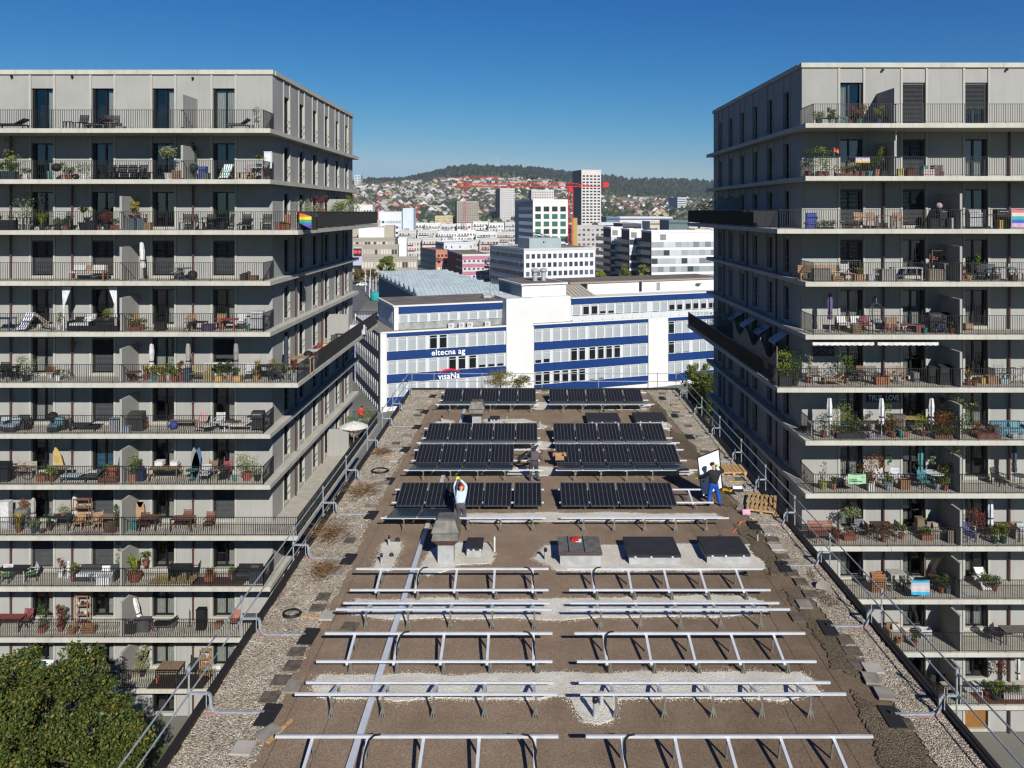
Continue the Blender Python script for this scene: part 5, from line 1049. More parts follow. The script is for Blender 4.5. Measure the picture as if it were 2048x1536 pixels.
# blue bands and windows per section
BANDS = [(Z1 - .55, Z1 - .02), (7.72, 8.92), (4.27, 5.47), (.85, 2.05)]
_fm, _gm, _bm = {}, {}, {}
def owin(u0, wd, z0, z1, st, w=0.0, par=OB, side=False):
    h = z1 - z0; k = (round(wd, 2), round(h, 2))
    if k not in _fm:
        f = MB(); t_ = .07
        for a in ((0, wd, 0, t_), (0, wd, h - t_, h), (0, t_, t_, h - t_), (wd - t_, wd, t_, h - t_), (t_, wd - t_, h * .78, h * .78 + .06)): f.box(a[0], a[1], -.02, .12, a[2], a[3])
        _fm[k] = f.mesh('window_frame'); _gm[k] = MB().box(t_, wd - t_, .08, .1, t_, h - t_).mesh('pane')
    o = link('window', _fm[k], MWf, par, (u0, w, z0)) if not side else link('window', _fm[k], MWf, par, (w, u0, z0), (0, 0, R(-90)))
    link('pane', _gm[k], MWg, o)
    if st > 0:
        kb = (k, st)
        if kb not in _bm: _bm[kb] = MB().box(.09, wd - .09, .02, .06, h - .09 - (h - .16) * st, h - .08).mesh('blind')
        link('blind', _bm[kb], MBlind, o)
def section(u0, u1, wins, states, w=0.0, bands=None, zs=None):
    for i, (a, b) in enumerate(bands):
        n = max(2, int((u1 - u0) / 3.2)); cw = (u1 - u0) / n
        for j in range(n): ob_('blue_panel', u0 + j * cw + .012, u0 + (j + 1) * cw - .012, w - .05, w + .2, a, b, MBl)
    for r_, (a, b) in enumerate(zs):
        ob_('white_strip', u0, u1, w + .14, w + .2, a, b, MWf)
        for j, (u, wd) in enumerate(wins): owin(u, wd, a + .06, b - .06, states[r_][j % len(states[r_])], w)
zs = [(8.94, 11.18), (5.49, 7.7), (2.07, 4.25)]
wA = [(bu(680 + x / 5.12), 1.22) for x in (495, 597, 697, 797, 917, 1017, 1113, 1210, 1320, 1418, 1512, 1605)]
wB = [(bu(1040 + x / 5.12), 1.18) for x in (152, 238, 342, 430, 520, 603, 708, 795, 880, 963, 1063, 1147, 1228)]
wC = [(bu(1040 + x / 5.12), 1.18) for x in (1520, 1595, 1675, 1775, 1850, 1925, 2020, 2095)] + [(bu(1460) + 1.6 * k, 1.2) for k in range(8)]
B_, O_ = 1.0, 0
section(uA0, uA1, wA, [[B_, B_, B_, B_, O_, O_, B_, B_, B_, B_, B_, B_], [B_] * 6 + [O_, O_, O_, .8, .8, .8], [B_] * 12], 0, BANDS, zs)
section(uB0, uB1, wB, [[B_] * 13, [.75, .7, B_, B_] + [O_] * 6 + [B_] * 3, [O_] * 6 + [.93, .9] + [B_] * 5], 0, BANDS, zs)
section(uC0, uE - .2, wC, [[O_, B_, B_, B_, B_, B_, B_, B_], [O_, .95, .95, B_, B_, B_, B_, B_], [B_, .95, .9, B_, B_, B_, B_, B_]], 0, BANDS, zs)
# setback top storeys
w1 = 2.0; u20 = bu(788, w1); u21 = bu(1004, w1)
ob_('upper_wall', u20, u21 + .6, w1 + .25, 14.2, Z1 + .1, Z2 - .1, MW); section(u20 + .7, u21, [(u20 + .9 + 1.56 * k + .14 * (k // 3), 1.22) for k in range(11)], [[1.0] * 11], w1, [(Z2 - 1.15, Z2 - .15)], [(Z1 + 1.15, Z2 - 1.17)])
ob_('upper_plinth', u20 + .7, u21, w1 + .1, w1 + .24, Z1 + .1, Z1 + 1.13, mat('8f9290', .8, var=.25, scale=1.2)); ob_('upper_corner', u20, u20 + .68, w1 - .06, w1 + .24, Z1 + .1, Z2, MW)
ob_('upper_roof', u20 - .2, u21 + 1, w1 - .15, 14.5, Z2 - .1, Z2 + .12, MW); ob_('roof_gravel', u20 + .2, u21 + .6, w1 + .3, 14.1, Z2 + .12, Z2 + .16, MRf)
ob_('side_panel', u21 + .02, u21 + .9, w1 - .02, w1 + .24, Z1 + .1, Z2, MGs)
for k in range(10): owin(w1 + 1.2 + k * 1.15 + 1.1, 1.0, Z1 + 1.0, Z2 - .6, 0, u20 - .02, side=True)
u30 = bu(1143, w1); section(u30, uE, [(bu(1040 + x / 5.12, w1), 1.2) for x in (548, 643, 730, 815, 900, 990, 1075, 1160, 1240, 1365, 1445, 1525, 1605, 1692, 1770, 1850, 1930)] + [(bu(1425, w1) + 1.7 * k, 1.2) for k in range(8)],
        [[1.0, .15, .15, .75, .75, 1, 1, 1, 1, 1, 1, .45, .45, .4, .4, .45, .45, .4, .4, 1, 1, 1, .4, 1, 1]], w1, [(Z2 - .95, Z2 - .1)], [(Z1 + .9, Z2 - .97)])
ob_('upper_wall', bu(1141) + .03, uE, w1 + .25, 14, Z1 + .1, Z2, MW); ob_('upper_roof', u30 - .1, uE, w1 - .2, 5.5, Z2, Z2 + .16, MW)
q = MB(); u = bu(1145)
while u < uE - 1: q.box(u, u + 1.75, .02, .06, Z1 + .25, Z1 + 1.05); u += 1.85
link('parapet_panel', q.mesh('panels'), MWf, OB)
# penthouse
u40, u41 = bu(1044, 1), bu(1132, 1); ob_('penthouse', u40, u41, 1, 12, 16.22, 18.1, MW); ob_('penthouse_side', u40 - .06, u40 - .01, 1, 12, 16.22, 17.9, mat('72848c', .8, var=.04)); ob_('penthouse_roof', u40 - .25, u41 + .25, .75, 12.2, 18.1, 18.35, MW); ob_('roof_gravel', u40 + .1, u41 - .1, 1.1, 12, 18.35, 18.4, MRf)
w5 = 6.5; u50, u51 = bu(1175, w5), uE; ob_('rear_penthouse', u50, u51, w5, 15, Z2 - 3, 17.5, MW); ob_('rear_roof', u50 - 3.5, u51, w5 - .25, 15.2, 17.5, 17.75, mat('8a8070', .8, var=.15)); ob_('roof_gravel', u50 - 3, u51, w5 + .2, 15, 17.75, 17.8, MRf)
link('sloped_roof', MB().hexa([(u50 - 7.3, w5 - 3.4, Z2 + .2), (u50 - .02, w5 - 3.4, Z2 + .2), (u50 - .02, w5 + .2, Z2 + .2), (u50 - 7.3, w5 + .2, Z2 + .2)], [(u50 - 7.3, w5 - .1, 17.45), (u50 - 1.6, w5 - .1, 17.45), (u50 - 1.6, w5 + .2, 17.45), (u50 - 7.3, w5 + .2, 17.45)]).mesh('sloped'), mat('9c968a', .6, .2, var=.1), OB)
for k in range(9): link('standing_seam', MB().bar((u50 - 7.2 + .8 * k, w5 - 3.44, Z2 + .3), (u50 - 7.2 + .62 * k, w5 - .12, 17.5), .05).mesh('seam'), mat('7c766c', .6, var=0), OB)
ud = bu(1278, w5); ob_('door', ud, ud + .55, w5 - .06, w5 - .01, Z2 + .2, Z2 + 1.9, M_dark); ud = bu(1313, w5); ob_('louvre', ud, ud + .7, w5 - .06, w5 - .01, Z2 + .3, Z2 + 1.7, mat('7e8384', .6, var=.1))
# left side face in shade
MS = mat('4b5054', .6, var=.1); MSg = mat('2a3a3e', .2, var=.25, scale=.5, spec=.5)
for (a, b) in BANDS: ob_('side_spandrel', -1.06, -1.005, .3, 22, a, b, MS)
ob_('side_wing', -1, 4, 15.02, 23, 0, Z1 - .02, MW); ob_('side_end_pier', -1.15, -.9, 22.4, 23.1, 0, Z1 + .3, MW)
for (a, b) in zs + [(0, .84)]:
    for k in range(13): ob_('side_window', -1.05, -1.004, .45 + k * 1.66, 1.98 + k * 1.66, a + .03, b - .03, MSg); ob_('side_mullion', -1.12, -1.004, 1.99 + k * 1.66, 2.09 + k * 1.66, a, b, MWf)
# lettering
def text(body, px, py, px2, w=0.0, m=None, parent=OB, name='lettering', bold=.02, size=None):
    cu = bpy.data.curves.new('t', 'FONT'); cu.body = body; cu.size = 1.0; cu.extrude = .02; cu.offset = bold; cu.space_character = 1.05
    o = bpy.data.objects.new('t', cu); COL.objects.link(o); dg = bpy.context.evaluated_depsgraph_get(); me = bpy.data.meshes.new_from_object(o.evaluated_get(dg)); bpy.data.objects.remove(o)
    v = np.array([x.co[:] for x in me.vertices]); wd = v[:, 0].max() - v[:, 0].min(); u0, u1 = bu(px, w), bu(px2, w); s_ = (u1 - u0) / wd; me.transform(Matrix.Translation((-v[:, 0].min(), 0, 0)))
    while len(me.materials) < 1: me.materials.append(None)
    return link(name, me, m or MWf, parent, (u0, w - .09, bz((px + px2) / 2, py, w)), (R(90), 0, 0)), s_, me
ML = mat('d8d8d8', .5, var=0, name='white_letters')
o, s_, me = text('eltecna ag', 863, 708.5, 930, bold=.012, m=ML); o.scale = (s_, s_ * .95, 1); 
o, s_, me = text('vısaNa', 876, 757, 919, bold=.015, m=ML); o.scale = (s_, s_ * 1.05, 1)
ua, ub = bu(877), bu(919); um = (ua + ub) / 2; zc = bz(898, 747); q = MB(); n = 14; hw = (ub - ua) / 2 * 1.02
pts = [(um + hw * math.cos(math.pi * i / n), zc + .78 * math.sin(math.pi * i / n)) for i in range(n + 1)]; pin = [(um + hw * .98 * math.cos(math.pi * i / n), zc + .5 * math.sin(math.pi * i / n)) for i in range(n + 1)]
for i in range(n): q.add([(pts[i][0], -.08, pts[i][1]), (pts[i + 1][0], -.08, pts[i + 1][1]), (pin[i + 1][0], -.08, pin[i + 1][1]), (pin[i][0], -.08, pin[i][1])], [(0, 1, 2, 3)])
link('red_arc', q.mesh('arc'), mat('c0141c', .5, var=0), OB)
# air conditioners on the ledge, roof domes, chimney
for k, px in enumerate((902, 923, 940, 975)):
    u = bu(px, 1.2); c_ = BO + BU * u + BV * 1.3; t = link('air_conditioner', None, loc=(c_.x, c_.y, Z1 + .1), rot=(0, 0, YAW), label=['air conditioner with round fan grille, leftmost on the ledge', 'squat air conditioner second from the left on the ledge', 'air conditioner third from the left on the ledge', 'air conditioner farthest right on the ledge'][k], category='air conditioner', group='air conditioners on the ledge')
    link('casing', MB().box(-.45, .45, -.2, .2, 0, .75).mesh('ac'), MWf, t); link('fan_grille', MB().tube((-.05, -.21, .38), (-.05, -.23, .38), .28, 14).mesh('fan'), mat('8d8f90', .6, var=0), t)
for k, px in enumerate((1070, 1087)):
    u = bu(px, 5); c_ = BO + BU * u + BV * 5; t = thing('roof_ventilator', ['left', 'right'][k] + ' shiny metal ventilator on the white penthouse roof', 'vent', (c_.x, c_.y, 18.4), group='ventilators on the penthouse')
    part('stack', MB().tube((c_.x, c_.y, 18.4), (c_.x, c_.y, 19.9), .4, 12), M_lsheet, t); part('hood', MB().lathe([(.4, 0), (.66, .2), (.66, .5), (.3, .7)], 14, (c_.x, c_.y, 19.8)), M_lsheet, t)
u = bu(982, 7); c_ = BO + BU * u + BV * 7; single('flue', MB().tube((c_.x, c_.y, Z2 + .16), (c_.x, c_.y, Z2 + 2.6), .16, 10), M_lsheet, 'tall flue pipe on the dark flat roof of the office block', 'chimney')
u = bu(973, 7); c_ = BO + BU * u + BV * 7; single('roof_box', MB().ob((c_.x, c_.y, Z2 + .45), (1.2, .8, .5), rz=21).ob((c_.x, c_.y, Z2 + .78), (1.6, 1.1, .14), rz=21), M_lsheet, 'low pale box with a lid beside the tall flue', 'vent')
u = bu(1398, w5 - .5); c_ = BO + BU * u + BV * (w5 - .5); single('satellite_dish', MB().lathe([(.05, 0), (.35, .06), (.55, .2)], 12, (c_.x, c_.y, 16.6)), M_dark, 'dark satellite dish at the right end of the rear penthouse', 'dish')
# hall with sawtooth roof
HY, HV = bdir(19); HO = P(838, 592, 163); HO.z = 0
HB = link('sawtooth_hall', None, loc=HO, rot=(0, 0, R(19)), label='long hall with a pale sawtooth roof behind the blue and white block', category='hall')
zb_ = 12.3; L = 18.4; TD = 5.85
link('wall', MB().box(-.2, L, 0, 9 * TD, 0, zb_ - .1).mesh('hall_wall'), mat('50626b', .85, var=.08), HB)
MT = mat('a7b2b3', .45, .1, var=.12, scale=.35, name='pale_roof_glazing', col2='93a1a4')
for k in range(9):
    y0 = k * TD; Lk = L - .1
    link('roof_tooth', MB().add([(-.2, y0, zb_), (Lk, y0, zb_), (Lk, y0 + TD - .1, zb_), (-.2, y0 + TD - .1, zb_), (-.2, y0 + TD - .5, zb_ + 1.9), (Lk, y0 + TD - .5, zb_ + 1.9)], [(0, 1, 5, 4), (1, 2, 5), (2, 3, 4, 5), (3, 0, 4)]).mesh('tooth'), MT, HB)
    rb = MB()
    for j in range(21): x = j * Lk / 20; rb.bar((x, y0 + .1, zb_ + .05), (x, y0 + TD - .55, zb_ + 1.92), .07)
    rb.bar((0, y0 + .05, zb_ + .08), (Lk, y0 + .05, zb_ + .08), .12)
    link('glazing_bars', rb.mesh('bars'), mat('7f8d90', .6, var=0), HB)
link('side_wall', MB().box(-.35, -.22, 0, 9 * TD, 0, zb_ + .2).mesh('side_wall'), mat('4c6069', .85, var=.08), HB)
link('front_edge', MB().box(-.4, L + 8, -.4, -.02, zb_ - 1.5, zb_ + .2).mesh('edge'), mat('8f9b9c', .7, var=.05), HB)
link('annex', MB().box(L + .1, L + 8, 0, 30, 0, zb_ - .6).mesh('annex'), mat('9aa5a8', .8, var=.05), HB)
p = P(748, 600, 170); single('canopy_roof', MB().prism([(-33, 146), (-20, 152), (-22, 170), (-36, 166)], 7.5, 7.9), mat('b3b5b2', .7, var=.06), 'white flat canopy between the office block and the hall', 'canopy')
# street things left
car = thing('parked_car', 'white estate car parked on the street behind the left tower', 'car', P(724, 571, 322)); x, y, z = car.location; z = 0; car.location.z = 0
part('body', MB().hexa([(x - 2.1, y - .85, .3), (x + 2.1, y - .85, .3), (x + 2.1, y + .85, .3), (x - 2.1, y + .85, .3)], [(x - 2.0, y - .85, .95), (x + 2.1, y - .85, .95), (x + 2.1, y + .85, .95), (x - 2.0, y + .85, .95)]), mat('c9cacc', .3, var=0), car)
part('cabin', MB().hexa([(x - 1.2, y - .8, .951), (x + 2.0, y - .8, .951), (x + 2.0, y + .8, .951), (x - 1.2, y + .8, .951)], [(x - .5, y - .65, 1.5), (x + 1.7, y - .65, 1.5), (x + 1.7, y + .65, 1.5), (x - .5, y + .65, 1.5)]), mat('b9babc', .3, var=0), car)
for dx, wd in ((-.3, .8), (.75, .8)): part('side_window', MB().box(x + dx, x + dx + wd, y - .78, y - .72, 1.05, 1.4), MWg, car)
for dx in (-1.3, 1.35):
    for dy in (-.8, .8): part('wheel', MB().tube((x + dx, y + dy - .1, .33), (x + dx, y + dy + .1, .33), .33, 14), M_dark, car)
p = P(752, 592, 270); single('recycling_container', MB().lathe([(1.7, 0), (1.9, .4), (1.9, 2.0), (1.3, 2.8), (.5, 3.1)], 14, (p.x, p.y, 0)), mat('1f8a86', .6, var=.1), 'round teal container beside the street poles', 'container')
for k, (px, top, Y) in enumerate(((731, 543, 300), (739, 555, 280), (741, 538, 310), (746, 560, 270), (752, 552, 280), (760, 542, 300), (795, 541, 300))):
    x = (px - CX) * Y / FP; h = CAMZ + (CY - top) * Y / FP; single('street_pole', MB().tube((x, Y, 0), (x, Y, h), .22, 8, .16), mat('a9adb0', .6, var=.05), 'pale street pole, %s from the left, behind the left tower' % ORD[k], 'pole', group='pale poles along the street')
# ---------------------------------------------------------------- trees with leaves
def leafcloud(n, pos, size, seed, flat=.0):
    rg = np.random.RandomState(seed); p = pos(rg, n); n = len(p); a = rg.normal(size=(n, 3)); a[:, 2] *= (1 - flat); a /= np.linalg.norm(a, axis=1)[:, None] + 1e-9; b = rg.normal(size=(n, 3)); b -= (a * b).sum(1)[:, None] * a; b /= np.linalg.norm(b, axis=1)[:, None] + 1e-9
    s = rg.uniform(.6, 1.25, (n, 1)) * size; V = np.stack([p - a * s, p + b * s * .55, p + a * s, p - b * s * .55], 1).reshape(-1, 3); F = np.arange(n * 4).reshape(-1, 4); return V, F
def clumps(centres, rads):
    c_ = np.array(centres, float); r = np.array(rads, float)
    def f(rg, n):
        k = rg.choice(len(c_), n, p=(r ** 2) / (r ** 2).sum()); d = rg.normal(size=(n, 3)); d /= np.linalg.norm(d, axis=1)[:, None]; q = r[k][:, None] * (rg.rand(n, 1) ** .35); return c_[k] + d * q * [1, 1, .8]
    return f
def tree(label, x, y, h, rad, n, m, seed, leaf=.3, zb=0, cat='tree', name='tree', nclump=40, trunk=None, low=.25, group=None):
    t = thing(name, label, cat, (x, y, zb), group=group); r_ = random.Random(seed); q = MB(); q.tube((x, y, zb), (x, y, zb + h * .5), h * .028, 8, h * .018); q.tube((x, y, zb + h * .5), (x + .1, y, zb + h * .85), h * .018, 6, h * .005)
    cs, rs = [], []
    for _ in range(nclump):
        a = r_.uniform(0, 6.28); zz = r_.uniform(low, 1); rr_ = rad * math.sqrt(max(.05, 1 - ((zz - .55) / .55) ** 2)) * math.sqrt(r_.random()) ; c_ = (x + math.cos(a) * rr_, y + math.sin(a) * rr_, zb + h * zz * .93); cs.append(c_); rs.append(rad * r_.uniform(.16, .34))
        if _ % 3 == 0: q.tube((x, y, zb + h * min(.7, zz * .6)), c_, h * .008, 5, h * .002)
    part('trunk', q, trunk or mat('4a3d30', .9, var=.2, scale=6), t); V, F = leafcloud(n, clumps(cs, rs), leaf, seed); V = V - np.array(t.location)
    link('crown', np_mesh('crown', V, F), m, t); return t
LG = leafmat('4a5a24', '6d7a30', '8a8a3a'); LD = leafmat('33421d', '4d5c28', '7d7a38'); LA = leafmat('5a4a2c', '6f5a34', '4d5c28')
# big maple in the lower left
xm, ym = -22.8, 36.5
t = thing('maple_tree', 'large maple with yellowing leaves filling the lower left corner', 'tree', (xm, ym, 0)); r_ = random.Random(3); cs, rs = [], []; q = MB().tube((xm, ym, 0), (xm + .2, ym, 5), .32, 10, .2).tube((xm + .2, ym, 5), (xm + .5, ym, 8.5), .2, 8, .05)
def crest(x):  # crown top height against x, read from the outline
    px = CX + x * FP / ym; return CAMZ + (CY - interp(px, [(-300, 1330), (0, 1330), (20, 1312), (60, 1345), (100, 1345), (130, 1290), (150, 1330), (165, 1370), (200, 1420), (240, 1450), (275, 1455)])) * ym / FP
for _ in range(420):
    x = xm + r_.uniform(-4.8, 5.0); y = ym + r_.uniform(-3.5, 2.6) * math.sqrt(max(.1, 1 - ((x - xm) / 5.2) ** 2)); top = crest(x) - .25 - .12 * (y - ym) ** 2; z = top - (r_.random() ** 1.7) * max(.5, top - .8); cs.append((x, y, z)); rs.append(r_.uniform(.32, .7))
    if _ % 4 == 0: q.tube((xm + .15, ym, 2.5 + r_.random() * 3), (x, y, z), .05, 5, .012)
part('trunk', q, mat('4a3d30', .9, var=.2, scale=6), t); V, F = leafcloud(80000, clumps(cs, rs), .085, 4); V = V - np.array(t.location); link('crown', np_mesh('crown', V, F), leafmat('33421a', '4f5c24', '7d7036'), t)
tree('round green tree standing in front of the stepped concrete building', (772 - CX) * 322 / FP, 322, 12.3, 3.6, 3200, LG, 11, .42)
tree('autumn-brown bushy tree at the street behind the left tower', (718 - CX) * 330 / FP, 330, 6.5, 2.8, 1500, LA, 12, .38); tree('reddish tree left of the round green tree', (742 - CX) * 335 / FP, 335, 6.8, 2.6, 1400, LA, 13, .38); tree('dark conifer-like shrub right of the round green tree', (789 - CX) * 320 / FP, 320, 6, 1.6, 1100, LD, 14, .3)
tree('small bright tree in front of the salmon building', (842 - CX) * 325 / FP, 325, 6.2, 2.2, 1500, LG, 15, .3); tree('low green tree below the salmon building side', (872 - CX) * 325 / FP, 325, 4.6, 2.0, 1200, LD, 16, .3); tree('broad tree before the pink striped building', (912 - CX) * 300 / FP, 300, 6.5, 3.0, 2000, LG, 17, .34)
tree('yellow-green tree behind the office roof beside the antennas', (1202 - CX) * 320 / FP, 320, 6.5, 2.4, 1300, leafmat('6d7426', '8d8a30'), 18, .34); tree('tree reflected green between the banded office wings', (1250 - CX) * 325 / FP, 325, 8.5, 2.2, 1500, LG, 19, .34); tree('leafy tree by the rightmost banded wing', (1287 - CX) * 320 / FP, 320, 9, 2.2, 1500, leafmat('6d7426', '8d8a30'), 20, .34)
tree('dark green tree beside the right tower, in front of the blue bands', 25.6, 112, 7.2, 3.3, 9000, LD, 21, .17, nclump=90); tree('slender tree rising above its darker neighbour near the right tower', 24.4, 114, 8.8, 2.2, 5200, LG, 22, .15, nclump=60); tree('bushy tree against the right tower wall foot', 28.6, 115, 6.8, 2.4, 5000, LD, 23, .17)
tree('small autumn shrub growing at the far roof edge behind the last panels', RG(1002, 775).x, 54.7, 1.4, 1.0, 2200, leafmat('5f6a2c', '7d6a38', '8a5f3c'), 24, .05, zb=RZ, cat='shrub', name='roof_shrub', low=.35); tree('reddish shrub right of the small autumn shrub at the far roof edge', RG(1040, 775).x, 54.6, 1.15, .8, 1500, leafmat('6a5a30', '4f5f28', '7d5f3c'), 25, .05, zb=RZ, cat='shrub', name='roof_shrub', low=.3)
struct('lawn', MB().prism([(-40, 20), (-14.9, 20), (-14.9, 45), (-40, 45)], -.04, -.01), mat('4b5230', .95, var=.3, scale=1))
# ---------------------------------------------------------------- things on the balconies
LEAF = {'green': leafmat('3c4f22', '556a2a', '6f7c36'), 'dark': leafmat('2f4220', '42572a'), 'yellow': leafmat('5f6e24', '7d8430', '4f6424'), 'olive': leafmat('6a7350', '7d8560'), 'autumn': leafmat('6a4c26', '7d4526', '55602a'), 'red': leafmat('5a2a2c', '7d3a30', '4a5a2c'), 'bloom': leafmat('4a5f28', '5f752f', 'b03048'), 'straw': leafmat('a08a4a', '7d7a38')}
_pm = {}
def plant_mesh(style, h, w, var):
    k = (style, round(h, 1), round(w, 1), var)
    if k in _pm: return _pm[k]
    sd_ = hash((style, var)) % 1 if False else (len(style) * 31 + var * 7 + int(h * 10)); rg_ = random.Random(sd_)
    if style in ('grass', 'palm', 'banana'):
        mb = MB(); n = {'grass': 60, 'palm': 34, 'banana': 12}[style]; wl = {'grass': .02, 'palm': .04, 'banana': .09}[style]; z0 = h * (.45 if style == 'palm' else .05)
        for _ in range(n):
            a = rg_.uniform(0, 6.28); L = rg_.uniform(.6, 1) * (h - z0); o = w * rg_.uniform(.3, 1); d = Vector((math.cos(a), math.sin(a), 0)); s_ = d.cross(Vector((0, 0, 1))) * wl
            if style == 'palm': pts = [Vector((0, 0, z0)), Vector((0, 0, z0)) + d * o * .5 + Vector((0, 0, L * .45)), Vector((0, 0, z0)) + d * o + Vector((0, 0, L * rg_.uniform(-.1, .7)))]
            else: pts = [d * .04, d * o * .4 + Vector((0, 0, L * .7)), d * o + Vector((0, 0, L * rg_.uniform(.6, 1)))]
            wd = [.5, 1, .1]; vs = []
            for p_, q_ in zip(pts, wd): vs += [p_ - s_ * q_, p_ + s_ * q_]
            mb.add(vs, [(0, 1, 3, 2), (2, 3, 5, 4)])
        me = mb.mesh('foliage')
    else:
        n = {'bush': 520, 'ball': 620, 'tall': 560, 'sparse': 170, 'conifer': 420, 'low': 260, 'vine': 420}[style]; cs, rs = [], []
        for i in range(16):
            u = rg_.random(); a = rg_.uniform(0, 6.28)
            if style == 'ball': c_ = (math.cos(a) * w * .28, math.sin(a) * w * .28, h - w * .45 + rg_.uniform(-.22, .22) * w); r_ = w * .28
            elif style == 'conifer': c_ = (math.cos(a) * w * .3 * (1 - u), math.sin(a) * w * .3 * (1 - u), h * u); r_ = w * .22 * (1.1 - u)
            elif style in ('tall', 'vine', 'sparse'): c_ = (math.cos(a) * w * .3, math.sin(a) * w * .3, h * (.15 + .85 * u)); r_ = w * .28
            else: c_ = (math.cos(a) * w * .33, math.sin(a) * w * .3, h * (.25 + .65 * u)); r_ = w * .27
            cs.append(c_); rs.append(max(.04, r_))
        V, F = leafcloud(n, clumps(cs, rs), .045 if h < 1.6 else .055, sd_); me = np_mesh('foliage', V, F)
    _pm[k] = me; return me
_potm = {}
def pot_mesh(shape, w, h):
    k = (shape, w, h)
    if k not in _potm:
        mb = MB()
        if shape == 'round': mb.lathe([(w * .35, 0), (w * .48, h * .85), (w * .53, h * .86), (w * .53, h), (w * .44, h), (w * .43, h * .9)], 12)
        elif shape == 'square': mb.box(-w / 2, w / 2, -w / 2, w / 2, 0, h).box(-w / 2 - .015, w / 2 + .015, -w / 2 - .015, w / 2 + .015, h * .92, h + .002)
        else:
            for i in range(3): mb.box(-w / 2, w / 2, -.2, .2, i * h / 3, (i + .88) * h / 3)
            mb.box(-w / 2 + .02, w / 2 - .02, -.18, .18, 0, h * .97)
        _potm[k] = mb.mesh('pot')
    return _potm[k]
def pc(c_):                                                # weathered paint: greyer and darker than new
    r_, g_, b_ = lin(c_); m_ = (r_ + g_ + b_) / 3; k = .78 if m_ < .4 else .88
    return mat(tuple(round((v * .72 + m_ * .28) * k, 4) for v in (r_, g_, b_)), .75, var=.16, scale=5)
def K_plant(t, style='bush', h=.9, w=.6, leaf='green', pot='8a4a30', ps='round', pw=.36, ph=.32, var=0):
    if ps: link('pot', pot_mesh(ps, pw, ph), pc(pot), t)
    else: ph = 0
    n = max(1, int(pw / .45)) if ps == 'box' else 1
    for i in range(n):
        f = link('foliage', plant_mesh(style, h, w, var + i), LEAF[leaf], t, ((i - (n - 1) / 2) * pw / n, 0, ph * .85))
    if style in ('ball', 'palm', 'tall', 'bush', 'sparse'): link('stem', MB().tube((0, 0, ph * .8), (.02, 0, ph + h * .6), .016, 5).mesh('stem'), mat('5a4a38', .9), t)
def boxes(t, nm, m, *bs):
    mb = MB()
    for b in bs: mb.box(*b)
    return link(nm, mb.mesh(nm), m, t)
def K_chair(t, c_='8f5f34', metal=False, arms=True, lean=12, seat=None, hgt=.9):
    m = pc(c_); fm = pc('2b2d30') if metal else m; w = .52
    for x in (-w / 2, w / 2 - .04):
        for y in (-.25, .21): link('leg', MB().box(x, x + .04, y, y + .04, 0, .42).mesh('leg'), fm, t)
    mb = MB()
    for i in range(6): mb.box(-w / 2, w / 2, -.26 + i * .09, -.26 + i * .09 + .075, .42, .445)
    link('seat', mb.mesh('seat'), pc(seat) if seat else m, t); mb = MB()
    for i in range(6): mb.ob((0, .24 + .035 * i * math.tan(R(lean)) * 2, .5 + i * .075), (w, .02, .06), rx=-lean)
    for x in (-w / 2 + .02, w / 2 - .02): mb.bar((x, .22, .4), (x, .22 + .5 * math.tan(R(lean)), hgt + .02), .035)
    link('backrest', mb.mesh('backrest'), m, t)
    if arms:
        for x in (-w / 2, w / 2 - .05): link('armrest', MB().box(x, x + .05, -.26, .26, .62, .65).mesh('arm'), m, t)
def K_table(t, w=1.2, d=.75, h=.73, c_='8f5f34', slats=True, rnd_=False, legc=None, solid=None):
    m = pc(c_); lm = pc(legc) if legc else m
    if rnd_:
        link('tabletop', MB().tube((0, 0, h - .03), (0, 0, h), w / 2, 20).mesh('top'), m, t); link('stand', MB().tube((0, 0, .02), (0, 0, h - .03), .03, 8).tube((0, 0, 0), (0, 0, .03), w * .3, 12).mesh('stand'), lm, t); return
    mb = MB()
    if slats:
        n = 7
        for i in range(n): mb.box(-w / 2, w / 2, -d / 2 + i * d / n, -d / 2 + (i + .88) * d / n, h - .03, h)
    else: mb.box(-w / 2, w / 2, -d / 2, d / 2, h - .035, h)
    link('tabletop', mb.mesh('top'), m, t)
    for x in (-w / 2 + .03, w / 2 - .08):
        for y in (-d / 2 + .03, d / 2 - .08): link('leg', MB().box(x, x + .05, y, y + .05, 0, h - .036).mesh('leg'), lm, t)
def K_bench(t, w=1.5, c_='9a6a3c', back=True, cushion=None):
    m = pc(c_)
    boxes(t, 'seat', m, *[(-w / 2, w / 2, -.25 + i * .11, -.25 + i * .11 + .09, .4, .43) for i in range(5)])
    for x in (-w / 2, w / 2 - .06):
        for y in (-.25, .22): link('leg', MB().box(x, x + .06, y, y + .05, 0, .399 if y < 0 or not back else .85).mesh('leg'), m, t)
    if back: boxes(t, 'backrest', m, *[(-w / 2 + .07, w / 2 - .07, .24, .265, .5 + i * .12, .59 + i * .12) for i in range(3)])
    if cushion:
        link('cushion', MB().box(-w / 2 + .05, w / 2 - .05, -.24, .2, .431, .52).mesh('cushion'), pc(cushion), t)
        for s in (-1, 1): link('pillow', MB().ob((s * w * .28, .15, .68), (w * .36, .13, .36), rx=-15).mesh('pillow'), pc(cushion), t)
